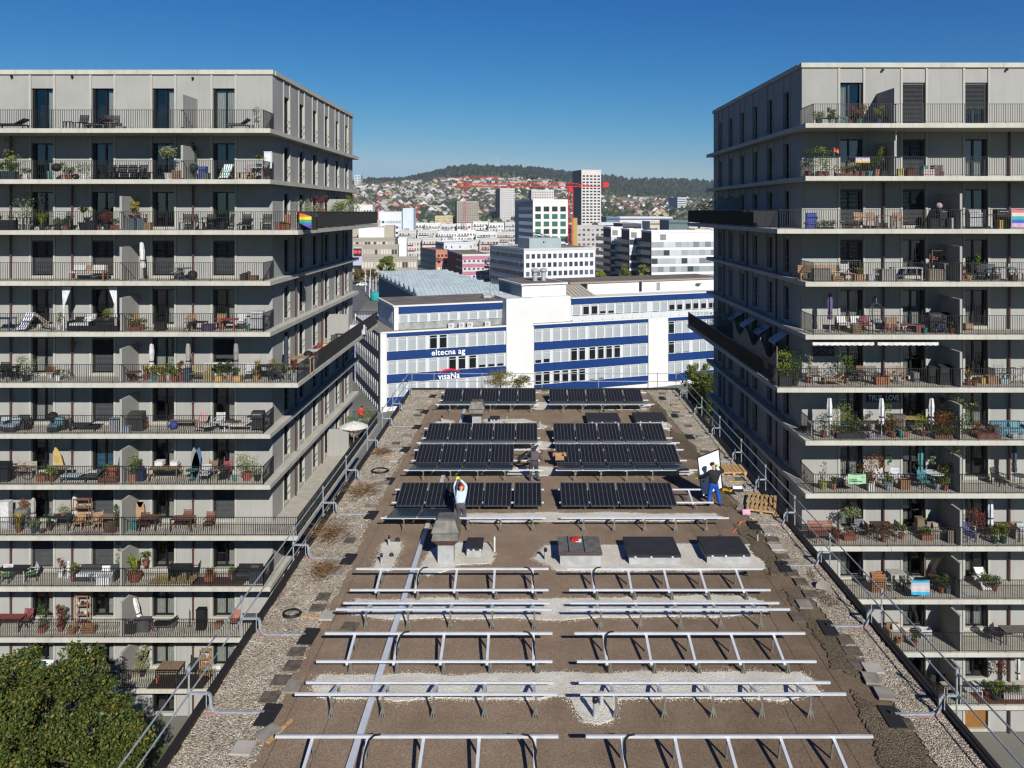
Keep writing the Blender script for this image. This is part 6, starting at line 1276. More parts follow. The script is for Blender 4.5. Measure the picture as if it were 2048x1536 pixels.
def K_sofa(t, w=1.5, c_='3a3a3c', cushion='b8b4aa', arm=True):
    m = pc(c_); boxes(t, 'base', m, (-w / 2, w / 2, -.35, .3, .05, .3)); boxes(t, 'backrest', m, (-w / 2, w / 2, .301, .42, .05, .72))
    if arm:
        for x in (-w / 2 - .12, w / 2): link('armrest', MB().box(x + .001, x + .119, -.35, .42, .05, .55).mesh('arm'), m, t)
    if cushion: link('cushion', MB().box(-w / 2 + .03, w / 2 - .03, -.33, .18, .301, .42).mesh('cushion'), pc(cushion), t); link('pillow', MB().ob((w * .2, .2, .55), (.45, .14, .32), rx=-15).mesh('pillow'), pc(cushion), t)
def K_deckchair(t, c1='d0d0d0', c2='2f4a8a', flip=1):
    fm = pc('b09a78')
    for x in (-.27, .27): link('frame_bar', MB().bar((x, -.55 * flip, .05), (x, .45 * flip, .95), .035).mesh('bar'), fm, t); link('leg', MB().bar((x * .9, .35 * flip, .02), (x * .9, -.25 * flip, .5), .03).mesh('leg'), fm, t)
    link('sling', MB().sheet(lambda u, v: (-.25 + u * .5, flip * (-.52 + v * .95), .1 + v * .85 - .14 * math.sin(v * 3.14)), 4, 8).mesh('sling'), stripemat(c1, c2, 8, 0), t)
def K_lounger(t, c_='2c2d30', fr='6a6a6c', L=1.7):
    link('frame', MB().box(-L / 2, L / 2, -.3, .3, .26, .3).mesh('frame'), pc(fr), t)
    for x in (-L / 2 + .05, L / 2 - .12):
        for y in (-.28, .23): link('leg', MB().box(x, x + .05, y, y + .05, 0, .259).mesh('leg'), pc(fr), t)
    link('mattress', MB().box(-L / 2 + .02, L * .15, -.28, .28, .301, .37).mesh('mat'), pc(c_), t); link('headrest', MB().hexa([(L * .15, -.28, .301), (L / 2, -.28, .6), (L / 2, .28, .6), (L * .15, .28, .301)], [(L * .15, -.28, .37), (L / 2 - .03, -.28, .67), (L / 2 - .03, .28, .67), (L * .15, .28, .37)]).mesh('head'), pc(c_), t)
def K_parasol(t, c_='c9c7c2', h=2.3, lean=0, base='8a8a88'):
    link('base', MB().lathe([(.24, 0), (.24, .06), (.05, .1)], 12).mesh('base'), pc(base), t); x2 = math.tan(R(lean)) * h
    link('pole', MB().tube((0, 0, .1), (x2, 0, h - .05), .022, 6).mesh('pole'), pc('c0bdb5'), t); mb = MB(); n = 10; prof = [(.13, .32), (.16, .38), (.12, .5), (.15, .75), (.11, .95), (.03, 1.0)]; vs = []
    for r_, f in prof:
        for i in range(n): a = 6.283 * i / n; q_ = r_ * (1.0 if i % 2 else .62); vs.append((x2 * f + q_ * math.cos(a), q_ * math.sin(a), h * f))
    k = len(prof); mb.add(vs, [(j * n + i, j * n + (i + 1) % n, (j + 1) * n + (i + 1) % n, (j + 1) * n + i) for j in range(k - 1) for i in range(n)]); link('folded_canopy', mb.mesh('canopy'), pc(c_), t); link('tie', MB().tube((x2 * .5, 0, h * .49), (x2 * .52, 0, h * .52), .135, 10).mesh('tie'), pc('3a3a4a'), t)
def K_opensol(t, c_='d0cec8', r=1.1, h=2.4):
    link('pole', MB().tube((0, 0, 0), (0, 0, h), .025, 6).mesh('pole'), pc('b0aca0'), t); n = 12; vs = [(0, 0, h)] + [(r * math.cos(6.283 * i / n), r * math.sin(6.283 * i / n), h - .42) for i in range(n)] + [(r * .55 * math.cos(6.283 * i / n), r * .55 * math.sin(6.283 * i / n), h - .16) for i in range(n)]
    mb = MB().add(vs, [(0, 1 + n + i, 1 + n + (i + 1) % n) for i in range(n)] + [(1 + n + i, 1 + i, 1 + (i + 1) % n, 1 + n + (i + 1) % n) for i in range(n)]); link('canopy', mb.mesh('canopy'), pc(c_), t); link('finial', MB().lathe([(.02, 0), (.03, .04), (.005, .08)], 6, (0, 0, h)).mesh('f'), pc('b0aca0'), t)
def K_grill(t, body='1c1d1f', steel=False, cover=False):
    if cover: link('cover', MB().hexa([(-.5, -.3, .03), (.5, -.3, .03), (.5, .3, .03), (-.5, .3, .03)], [(-.42, -.24, .95), (.42, -.24, .95), (.42, .26, 1.08), (-.42, .26, 1.08)]).mesh('cover'), pc(body), t); link('hem', MB().box(-.51, .51, -.31, -.301, .03, .12).mesh('hem'), pc('3a3a3a'), t); return
    m = pc(body); boxes(t, 'cabinet', pc('a0a3a5') if steel else m, (-.35, .35, -.25, .25, .12, .8)); boxes(t, 'side_shelf', m, (-.62, -.352, -.22, .22, .78, .81), (.352, .62, -.22, .22, .78, .81))
    link('lid', MB().hexa([(-.36, -.27, .81), (.36, -.27, .81), (.36, .27, .81), (-.36, .27, .81)], [(-.34, -.12, 1.08), (.34, -.12, 1.08), (.34, .22, 1.1), (-.34, .22, 1.1)]).mesh('lid'), pc('a0a3a5') if steel else m, t); link('handle', MB().tube((-.25, -.27, .95), (.25, -.27, .95), .015, 6).mesh('h'), pc('b0b0b0'), t)
    for x in (-.3, .3):
        for y in (-.2, .2): link('wheel', MB().tube((x - .03, y, .06), (x + .03, y, .06), .06, 10).mesh('wheel'), pc('1a1a1a'), t)
def K_kettle(t, c_='151618'):
    link('bowl', MB().lathe([(.05, .5), (.22, .56), (.28, .7), (.28, .74)], 16).mesh('bowl'), pc(c_), t); link('lid', MB().lathe([(.285, .742), (.26, .86), (.12, .96), (.02, .98)], 16).mesh('lid'), pc(c_), t)
    for a in (90, 210, 330): link('leg', MB().tube((.1 * math.cos(R(a)), .1 * math.sin(R(a)), .55), (.32 * math.cos(R(a)), .32 * math.sin(R(a)), 0), .014, 5).mesh('leg'), pc('8a8a8a'), t)
def K_shelf(t, w=.8, h=1.7, c_='8f5f34', stuff=('b8b4aa', '8a4a30', '4a6a3a', '9a6a3c')):
    m = pc(c_)
    for x in (-w / 2, w / 2 - .04):
        for y in (-.16, .12): link('post', MB().box(x, x + .04, y, y + .04, 0, h).mesh('post'), m, t)
    r_ = random.Random(int(h * 100)); n = 4
    for i in range(n):
        z = .15 + i * (h - .2) / (n - 1); link('shelf_board', MB().box(-w / 2 + .041, w / 2 - .041, -.16, .16, z - .03, z).mesh('board'), m, t)
        if i < n - 1:
            x = -w / 2 + .1
            while x < w / 2 - .2: s_ = r_.uniform(.1, .2); link('shelf_object', MB().lathe([(s_ * .4, 0), (s_ * .5, s_), (s_ * .3, s_ * 1.1)], 8, (x + s_ / 2, 0, z)).mesh('obj'), pc(r_.choice(stuff)), t); x += s_ + .07
def K_box(t, w=.6, d=.4, h=.5, c_='9a6a3c', slat=True, lid=False):
    m = pc(c_)
    if slat:
        n = max(3, int(h / .11)); mb = MB()
        for i in range(n): z = i * h / n; mb.box(-w / 2, w / 2, -d / 2, -d / 2 + .02, z + .005, z + h / n - .02).box(-w / 2, w / 2, d / 2 - .02, d / 2, z + .005, z + h / n - .02).box(-w / 2, -w / 2 + .02, -d / 2 + .021, d / 2 - .021, z + .005, z + h / n - .02).box(w / 2 - .02, w / 2, -d / 2 + .021, d / 2 - .021, z + .005, z + h / n - .02)
        link('slats', mb.mesh('slats'), m, t); boxes(t, 'corner_post', m, (-w / 2 + .021, -w / 2 + .06, -d / 2 + .021, -d / 2 + .06, 0, h), (w / 2 - .06, w / 2 - .021, -d / 2 + .021, -d / 2 + .06, 0, h)); boxes(t, 'floor', m, (-w / 2 + .03, w / 2 - .03, -d / 2 + .07, d / 2 - .03, .02, .05))
    else: boxes(t, 'body', m, (-w / 2, w / 2, -d / 2, d / 2, 0, h)); boxes(t, 'lid', m, (-w / 2 - .015, w / 2 + .015, -d / 2 - .015, d / 2 + .015, h + .001, h + .04))
def K_bike(t, c_='6a2a2a', s=1.0):
    for x in (-.5, .5):
        q_ = [(x * s + .33 * s * math.cos(a * .3927), 0, .33 * s + .33 * s * math.sin(a * .3927)) for a in range(17)]; link('wheel', MB().path(q_, .018, 5).mesh('wheel'), pc('1a1a1a'), t)
        sp = MB()
        for a in range(6): sp.bar((x * s, 0, .33 * s), (x * s + .31 * s * math.cos(a), 0, .33 * s + .31 * s * math.sin(a)), .006)
        link('spokes', sp.mesh('spokes'), pc('a0a0a0'), t)
    link('frame', MB().path([(-.5 * s, 0, .33 * s), (-.1 * s, 0, .33 * s), (.35 * s, 0, .8 * s), (-.2 * s, 0, .82 * s), (-.1 * s, 0, .33 * s)], .02, 6).path([(-.2 * s, 0, .82 * s), (-.5 * s, 0, .33 * s)], .015, 5).path([(.35 * s, 0, .9 * s), (.5 * s, 0, .33 * s)], .02, 5).mesh('frame'), pc(c_), t)
    link('handlebar', MB().tube((.32 * s, -.2, .95 * s), (.32 * s, .2, .95 * s), .014, 5).tube((.35 * s, 0, .85 * s), (.33 * s, 0, .95 * s), .014, 5).mesh('bar'), pc('2a2a2a'), t); link('saddle', MB().ob((-.22 * s, 0, .9 * s), (.24 * s, .12 * s, .05)).tube((-.2 * s, 0, .8 * s), (-.21 * s, 0, .9 * s), .012, 5).mesh('saddle'), pc('1a1a1a'), t)
def K_board(t, c_='c9a23a', h=1.9, lean=14):
    link('board', MB().add(*(lambda pr: ([(x * r_ + z * math.tan(R(lean)), y, z) for z, r_ in pr for x, y in ((-.25, 0), (.25, 0))] + [(x * r_ + z * math.tan(R(lean)), .05, z) for z, r_ in pr for x, y in ((-.25, 0), (.25, 0))], [(2 * i, 2 * i + 1, 2 * i + 3, 2 * i + 2) for i in range(len(pr) - 1)] + [(2 * len(pr) + 2 * i + 2, 2 * len(pr) + 2 * i + 3, 2 * len(pr) + 2 * i + 1, 2 * len(pr) + 2 * i) for i in range(len(pr) - 1)] + [(2 * i, 2 * i + 2, 2 * len(pr) + 2 * i + 2, 2 * len(pr) + 2 * i) for i in range(len(pr) - 1)] + [(2 * len(pr) + 2 * i + 1, 2 * len(pr) + 2 * i + 3, 2 * i + 3, 2 * i + 1) for i in range(len(pr) - 1)]))([(0, .5), (.3, .9), (.9, 1), (1.4, .8), (h - .1, .3), (h, .05)])).mesh('board'), pc(c_), t)
    link('fin', MB().box(-.01, .01, -.08, 0, .15, .25).mesh('fin'), pc('2a2a2a'), t)
def K_cloth(t, w=1.0, h=.8, m=None, sag=.04): link('cloth', MB().sheet(lambda u, v: (-w / 2 + u * w, -.05 - .025 * math.sin(u * 14) * (1 - v), -h + v * h - sag * math.sin(u * 3.14)), 12, 5).mesh('cloth'), m or pc('c0c0c0'), t); link('hem', MB().tube((-w / 2, -.03, 0), (w / 2, -.03, 0), .012, 5).mesh('hem'), m or pc('c0c0c0'), t)
def K_pod(t):
    q_ = [(0, .5, .02), (0, .55, 1.2), (0, .45, 1.75), (0, .2, 1.98), (0, 0, 1.9)]; link('stand', MB().path(q_, .03, 8).tube((-.5, .3, .02), (.5, .3, .02), .025, 6).tube((0, -.4, .02), (0, .5, .02), .025, 6).mesh('stand'), pc('3a3c40'), t); link('chain', MB().tube((0, 0, 1.9), (0, 0, 1.6), .01, 4).mesh('chain'), pc('a0a0a0'), t); mb = MB()
    for k in range(7):
        a = (k - 3) * .42; pts = [(.42 * math.sin(a) * math.sin(b * .35), -.05 + .35 * math.cos(a) * math.sin(b * .35), 1.6 - .6 * (1 - math.cos(b * .35))) for b in range(10)]; mb.path(pts, .012, 4)
    for zz in (.7, .9, 1.1, 1.3, 1.5): r_ = .42 * math.sin(math.acos(max(-1, min(1, 1 - (1.6 - zz) / .6)))); mb.path([(r_ * math.sin(a * .3), -.05 + r_ * .83 * math.cos(a * .3), zz) for a in range(-5, 6)], .01, 4)
    link('basket', mb.mesh('basket'), pc('5a5c60'), t); link('cushion', MB().lathe([(.1, 0), (.3, .05), (.3, .16), (.2, .2)], 12, (0, 0, .5)).mesh('cushion'), pc('8a8c90'), t)
def K_statue(t, c_='c4c4c4', h=1.0): link('figure', MB().lathe([(.1, 0), (.12, .02), (.08, .25), (.12, .45), (.13, .62), (.05, .75), (.08, .86), (.02, h)], 10).mesh('fig'), pc(c_), t); link('plinth', MB().box(-.14, .14, -.14, .14, 0, .08).mesh('plinth'), pc(c_), t)
def K_ball(t, c_='1f4fa0', r=.3): link('shell', MB().lathe([(r * math.sin(a * .3142), r - r * math.cos(a * .3142)) for a in range(1, 10)], 16).mesh('ball', smooth=True), pc(c_), t); link('valve', MB().tube((0, -r, r), (0, -r - .01, r), .02, 6).mesh('v'), pc('c0c0c0'), t)
def K_bucket(t, c_='2a8a86', h=.3, w=.26): link('body', MB().lathe([(w * .35, 0), (w * .5, h), (w * .46, h), (w * .33, .02)], 12).mesh('b'), pc(c_), t); link('handle', MB().path([(w * .5 * math.cos(a * .5236), 0, h + w * .4 * math.sin(a * .5236)) for a in range(7)], .006, 4).mesh('h'), pc('8a8a8a'), t)
def K_pole(t, c_='c4c4c4', h=2.5, r=.02): link('shaft', MB().tube((0, 0, 0), (0, 0, h), r, 6).mesh('p'), pc(c_), t); link('foot', MB().tube((0, 0, 0), (0, 0, .03), .12, 10).mesh('f'), pc('7a7a7a'), t)
def K_flag(t, h=1.0, w=.85):
    link('staff', MB().tube((0, 0, -.3), (0, 0, h), .012, 5).mesh('p'), pc('b0a080'), t); link('flag', MB().sheet(lambda u, v: (u * w, .04 * math.sin(u * 8), h - .73 * w + v * w * .7 - u * .5 * w * (1 - v * .3)), 10, 6).mesh('flag'), bandmat(['5a2a7a', '2a5aa8', '3a8a4a', 'c8b030', 'c06a28', 'a82828'], h - 1.0, h), t)
def K_rug(t, w=1.6, d=1.0, c_='b39a5a'): link('rug', MB().prism([(-w / 2, -d / 2), (w / 2, -d / 2), (w / 2 + .05, d / 2), (-w / 2, d / 2)], .002, .015).mesh('rug'), pc(c_), t); link('border', MB().box(-w / 2, w / 2, -d / 2 - .05, -d / 2 - .001, .002, .014).mesh('bd'), pc('8a7a4a'), t)
def K_drape(t, s=1, c_='d4d4d4'):
    link('post', MB().tube((0, 0, 0), (0, 0, 2.55), .03, 6).mesh('post'), pc('c8c8c8'), t); link('drape', MB().sheet(lambda u, v: (s * (u - .1) * (.06 + .32 * max(0, (v - .55)) / .45) * 1.4, -.05 + .02 * math.sin(u * 20), .1 + v * 2.42), 8, 12).mesh('drape'), pc(c_), t)
def K_lattice(t, w=.9, h=1.3):
    mb = MB(); n = 7
    for i in range(-n, n + 1):
        for s_ in (-1, 1):
            x0 = i * w / n; x1 = x0 + s_ * h * .6; 
            a, b = Vector((x0, 0, .4)), Vector((x1, 0, .4 + h))
            if min(x0, x1) < -w / 2 - .3 or max(x0, x1) > w / 2 + .3: continue
            mb.bar(a, b, .02, .01)
    link('lattice', mb.mesh('lat'), pc('8a6a4a'), t); link('frame', MB().box(-w / 2 - .3, -w / 2 - .26, -.02, .02, 0, 1.75).box(w / 2 + .26, w / 2 + .3, -.02, .02, 0, 1.75).mesh('fr'), pc('8a6a4a'), t)
CATS = dict(plant='potted plant', chair='chair', table='table', bench='bench', sofa='sofa', deckchair='deckchair', lounger='lounger', parasol='parasol', opensol='parasol', grill='grill', kettle='kettle grill', shelf='shelf', box='box', bike='bicycle', board='board', pod='hanging chair', statue='statue', ball='ball', bucket='bucket', pole='pole', flag='flag', rug='rug', drape='curtain', lattice='trellis', cloth='cloth')
NMS = dict(plant='potted_plant', opensol='open_parasol', parasol='closed_parasol', box='storage_box', pod='hanging_chair', board='leaning_board', drape='white_drape', kettle='kettle_grill', bike='bicycle', lattice='plant_trellis', flag='rainbow_flag', lounger='sun_lounger', cloth='hung_cloth')
_seen = {}
def item(tw, fl, px, dep, kind, desc, rz=0, X=None, Y=None, zo=0.0, wh=None, cat=None, name=None, **kw):
    D = TW[tw]; z = floor_z(tw, fl)
    if Y is None: Y = D['yf'] + .35 + dep * (D['yw'] - D['yf'] - .75)
    if kind in ('cloth',): Y = D['yf'] + .02; z += 1.08
    if X is None: X = (px - CX) * Y / FP
    lab = desc + (', %s balcony down, %s tower' % (ORD[fl], 'left' if tw == 'L' else 'right'))
    if lab in _seen: print('DUP', lab)
    _seen[lab] = 1
    if len(lab.replace(',', '').split()) > 16: print('LONG', lab)
    t = thing(name or NMS.get(kind, kind), lab, cat or CATS[kind], (X, Y, z + zo + .001), rz, group='%s on the balconies' % (CATS[kind] + 's'))
    globals()['K_' + kind](t, **kw); return t
def I(tw, fl, *rows):
    for r_ in rows: item(tw, fl, r_[0], r_[1], r_[2], r_[3], **(r_[4] if len(r_) > 4 else {}))
P_ = dict
tc, dk, wt, gy, wd, tl = '8a4a30', '2a2c2e', 'c4c2bc', '8a8a86', '9a6a3c', '2a8a86'
I('L', 0, (25, .5, 'lounger', 'low black lounger', P_(c_='1c1d20', fr='2a2a2a')), (136, .5, 'table', 'small green folding table', P_(w=.5, d=.4, h=.5, c_='4a7a5a')), (163, .5, 'chair', 'black wire chair with a round back', P_(c_='1c1c1e', metal=True, arms=False)), (192, .4, 'lounger', 'dark slatted lounger', P_(c_='2c2c2e', L=1.3)), (212, .5, 'chair', 'armchair with orange cushion', P_(c_='3a3a3c', seat='a8602a')), (226, .6, 'chair', 'armchair beside the orange one', P_(c_='3a4a4a', seat='a8724a')), (513, .4, 'plant', 'slim fig in a silver pot', P_(style='sparse', h=1.0, w=.45, pot='b0b2b4')), (478, .5, 'lounger', 'flat dark cushion lounger', P_(c_='1c1d20', L=1.2)), (242, .5, 'box', 'low glass-topped crate', P_(w=.45, h=.18, c_='8a9094', slat=False)))
I('L', 1, (18, .8, 'plant', 'tall climber on the downpipe', P_(style='vine', h=2.4, w=.6, leaf='yellow', ps=None)), (10, .15, 'plant', 'long blue-grey planter with leafy shrubs', P_(ps='box', pw=1.4, ph=.5, pot='2c4048', h=.6, w=.6)), (37, .3, 'plant', 'branchy shrub in terracotta pot', P_(style='sparse', h=1.1, w=.9, leaf='olive')), (52, .25, 'plant', 'low white-potted shrub', P_(style='low', h=.4, w=.5, pot=wt)), (98, .3, 'bucket', 'turquoise tall bucket', P_(h=.5)), (113, .5, 'kettle', 'black kettle grill with lid'), (128, .4, 'plant', 'peach pot with wispy plant', P_(style='sparse', h=.7, w=.4, pot='b0806a')), (139, .4, 'plant', 'bushy orange-potted plant', P_(h=.5, w=.5, leaf='olive')), (152, .3, 'ball', 'small black round stool', P_(c_='1a1a1c', r=.18)), (168, .4, 'plant', 'wide green shrub in white bowl', P_(style='low', h=.75, w=.9, pot=wt)),
  (219, .7, 'chair', 'black folding chair by the door', P_(c_='1c1c1e', metal=True)), (241, .6, 'chair', 'leftmost dark chair behind the bench', P_(c_='22223a', metal=True)), (261, .6, 'chair', 'middle dark chair behind the bench', P_(c_='22222e', metal=True)), (282, .6, 'chair', 'rightmost dark chair behind the bench', P_(c_='28203a', metal=True)), (266, .2, 'bench', 'long black bench', P_(w=2.2, c_='151618', back=False)), (254, .45, 'table', 'long grey table behind the black bench', P_(w=1.9, c_='4a4c4e', h=.72)), (337, .4, 'plant', 'lollipop tree in white pot', P_(style='ball', h=1.75, w=1.0, leaf='olive', pot=wt, pw=.5, ph=.4)), (355, .25, 'box', 'upright slatted wooden crate', P_(w=.5, h=.55)), (387, .6, 'kettle', 'dark green egg grill', P_(c_='16301f')), (388, .95, 'plant', 'dark climber beside the partition', P_(style='vine', h=2.3, w=.3, leaf='dark', ps=None)), (406, .5, 'box', 'grey bin with blue bag', P_(w=.4, h=.75, c_='2a4a9a', slat=False)), (412, .3, 'box', 'grey lidded bin', P_(w=.4, h=.35, c_='5a5c5e', slat=False)),
  (453, .5, 'deckchair', 'striped deckchair with footstool', P_(c1='c8ccd0', c2='5a8a90', flip=1)), (486, .3, 'bench', 'low wooden bench', P_(w=.6, back=False, c_='a87a3a')), (498, .4, 'chair', 'tilted folding chair', P_(c_='8a8a8a', metal=True)), (516, .35, 'table', 'white table with orange leg', P_(w=.75, d=.6, c_='c4c8cc', legc='b0603a', slats=False)), (518, .45, 'plant', 'fan palm in blue bowl on a table', P_(style='palm', h=.75, w=.55, leaf='yellow', pot='2a4a5a', zo=.74, ph=.2)), (536, .8, 'box', 'upright white board in the corner', P_(w=.45, d=.05, h=.95, c_='c8cacc', slat=False, zo=.7)))
I('L', 2, (10, .2, 'plant', 'long black planter with dry grass', P_(ps='box', pw=1.3, ph=.6, pot='1e2022', style='grass', h=.5, w=.4, leaf='straw')), (40, .4, 'table', 'dark table with cover', P_(w=.9, c_='26282a')), (45, .7, 'plant', 'airy tall bamboo', P_(style='sparse', h=1.9, w=1.1, leaf='olive', pot=gy)), (55, .5, 'plant', 'second airy bamboo', P_(style='sparse', h=1.6, w=.9, leaf='olive', pot=gy, var=2)), (84, .3, 'plant', 'big yellow-green spiky grass', P_(style='grass', h=1.1, w=.95, leaf='yellow', pot=dk)), (124, .5, 'grill', 'hooded black grill', P_(steel=True)), (132, .15, 'plant', 'succulent in square terracotta pot', P_(style='low', h=.5, w=.5, ps='square', pw=.26, ph=.26, leaf='dark')), (115, .2, 'plant', 'shrub in wide black pot', P_(style='low', h=.45, w=.5, pot=dk, leaf='olive')), (166, .35, 'plant', 'palm-like plant in black tub', P_(style='palm', h=1.35, w=.75, leaf='green', pot='1c1c1e', pw=.5, ph=.45)), (184, .3, 'box', 'dark storage box', P_(w=.5, h=.5, c_='1e2226', slat=False)), (198, .3, 'bucket', 'small terracotta jar', P_(c_=tc, h=.2)), (214, .5, 'plant', 'dusky shrub before the second door', P_(style='bush', h=.8, w=.7, leaf='red', pot=dk)), (234, .3, 'plant', 'terracotta box of plants', P_(style='low', h=.4, w=.5, ps='square', pw=.5, ph=.3, leaf='dark')),
  (272, .5, 'table', 'wooden potting desk', P_(w=1.15, d=.5, h=.9, c_='9a6a2c')), (270, .55, 'plant', 'dried flower bunch on the potting desk', P_(style='tall', h=.7, w=.45, leaf='straw', zo=.9, ph=.15, pw=.2)), (264, .35, 'box', 'left grey-blue cabinet under the desk', P_(w=.42, h=.65, c_='5a6c78', slat=False)), (284, .35, 'box', 'right grey-blue cabinet under the desk', P_(w=.42, h=.65, c_='62727c', slat=False)), (297, .25, 'box', 'plain cardboard-brown box', P_(w=.35, h=.4, c_='a87c4a', slat=False)), (371, .4, 'chair', 'black folding chair with woven back', P_(c_='1c1c1e', metal=True, hgt=.95)), (402, .4, 'chair', 'black mesh chair left of the dining table', P_(c_='222224', metal=True, rz=90)), (430, .5, 'table', 'dark dining table', P_(w=1.3, c_='2a2c2e', slats=False)), (455, .45, 'chair', 'black mesh chair right of the dining table', P_(c_='222224', metal=True, rz=-90)), (420, .7, 'chair', 'black mesh chair behind the dining table', P_(c_='222224', metal=True)), (490, .3, 'lounger', 'black reclined lounger seen end-on', P_(c_='1c1c1e', L=1.2, rz=90)), (490, .45, 'chair', 'tall-backed black garden chair', P_(c_='161618', metal=True, hgt=1.05)), (532, .4, 'chair', 'dark chair with square back', P_(c_='1e1e20', metal=True)),
  (566, .5, 'plant', 'terracotta pots in a pyramid, front pot', P_(style='low', h=.2, w=.3, pot='9a5a38')), (575, .7, 'bucket', 'tall stack of terracotta pots', P_(c_='9a5a38', h=.9, w=.45)), (556, .6, 'bucket', 'short stack of terracotta pots', P_(c_='9a5a38', h=.45, w=.4)), (593, .05, 'flag', 'rainbow flag flying from the railing corner', P_(h=1.0, zo=.1)), (620, .5, 'box', 'black planter box at the corner', P_(w=.8, h=.7, c_='1a1b1d', slat=False)))
for k, (Y, h, lf) in enumerate(((48.6, 1.5, 'olive'), (50.5, 1.2, 'olive'), (52.8, 1.9, 'red'), (55.5, 1.3, 'green'), (58, 1.7, 'green'), (60.0, 2.0, 'yellow'), (62.5, 1.3, 'green'))):
    item('L', 2, 0, 0, 'plant', ['pale sparse shrub', 'low olive shrub', 'reddish climber', 'leafy shrub', 'tall leafy shrub', 'tall yellow-green shrub', 'shrub past the partition'][k] + ' on the side terrace', X=-13.7, Y=Y, style='bush', h=h, w=1.1, leaf=lf, pot=dk, pw=.5, ph=.45, var=k)
I('L', 3, (177, .35, 'bench', 'wooden sofa bench with pale cushions', P_(w=2.0, c_='a8702c', cushion='b8b4ac')), (287, .3, 'parasol', 'closed white parasol', P_(c_='c8c8c6', h=2.25, lean=-3)), (353, .4, 'chair', 'light metal chair left of the round table', P_(c_='9a9c9e', metal=True)), (368, .4, 'table', 'round glass table', P_(rnd_=True, w=.9, h=.7, c_='5a6468')), (385, .4, 'ball', 'dark round pouf', P_(c_='2a2c2e', r=.28)), (488, .4, 'box', 'dark planter crate', P_(w=.35, h=.3, c_='3a2c24', slat=False)), (493, .6, 'box', 'black cube planter', P_(w=.35, h=.35, c_='22242a', slat=False)), (508, .4, 'box', 'low brown planter', P_(w=.4, h=.22, c_='6a4a30', slat=False)), (497, .5, 'plant', 'upright brown pot', P_(style='low', h=.1, w=.1, pot='5a4030', ph=.45, pw=.25)))
I('L', 4, (8, .4, 'table', 'table draped in blue cloth', P_(w=1.1, h=.7, c_='1f4a78', slats=False, legc='1f4a78')), (52, .4, 'deckchair', 'upright blue and white striped deckchair', P_(flip=1)), (88, .4, 'deckchair', 'slanted blue and white striped deckchair', P_(flip=-1, rz=-70)), (127, .15, 'drape', 'left white drape of the pergola', P_(s=1)), (233, .15, 'drape', 'right white drape of the pergola', P_(s=-1)), (165, .4, 'sofa', 'black wicker sofa with white cushions', P_(w=1.2, c_='1a1c1e', cushion='c4c4c4')), (213, .2, 'sofa', 'long black wicker bench end', P_(w=1.5, c_='1a1c1e', cushion=None)), (178, .35, 'chair', 'white folding chair by the wicker sofa', P_(c_='b4b4b4', metal=True)), (215, .5, 'plant', 'round shrub behind the wicker bench', P_(style='low', h=.55, w=.6, leaf='yellow', zo=.55, ph=.15)), (118, .6, 'plant', 'thin white-potted stalk', P_(style='sparse', h=.8, w=.3, pot=wt)), (262, .5, 'shelf', 'wooden ladder shelf with yellow boards', P_(w=.6, h=1.0, c_='a87a2c')), (270, .3, 'plant', 'red flowers in low box', P_(style='low', h=.4, w=.5, leaf='bloom', ps='box', pw=.7, ph=.2)), (284, .4, 'plant', 'red geraniums in pot', P_(style='low', h=.4, w=.5, leaf='bloom')), (321, .3, 'box', 'dark wooden chest', P_(w=.6, h=.45, c_='2a2624', slat=False)),
  (379, .5, 'chair', 'wooden armchair with a pink cushion', P_(c_='a07038', seat='a87a8a')), (397, .3, 'table', 'dark low table', P_(w=.9, h=.5, c_='1e1c22')), (417, .2, 'box', 'covered dark box with purple lid', P_(w=.7, h=.35, c_='4a2a5a', slat=False)), (440, .5, 'chair', 'wooden armchair by the door', P_(c_='a07038')), (458, .35, 'table', 'bright red table', P_(w=.9, h=.65, c_='a82a44', slats=False)), (481, .4, 'chair', 'white plastic chair', P_(c_='c0c0c0', metal=True)), (497, .3, 'bucket', 'green watering can', P_(c_='2a7a4a')), (515, .4, 'grill', 'big steel gas grill', P_(steel=True)), (415, .1, 'rug', 'pale rug edge with green trim', P_(w=2.6, d=.5, c_='a8b0a4')))
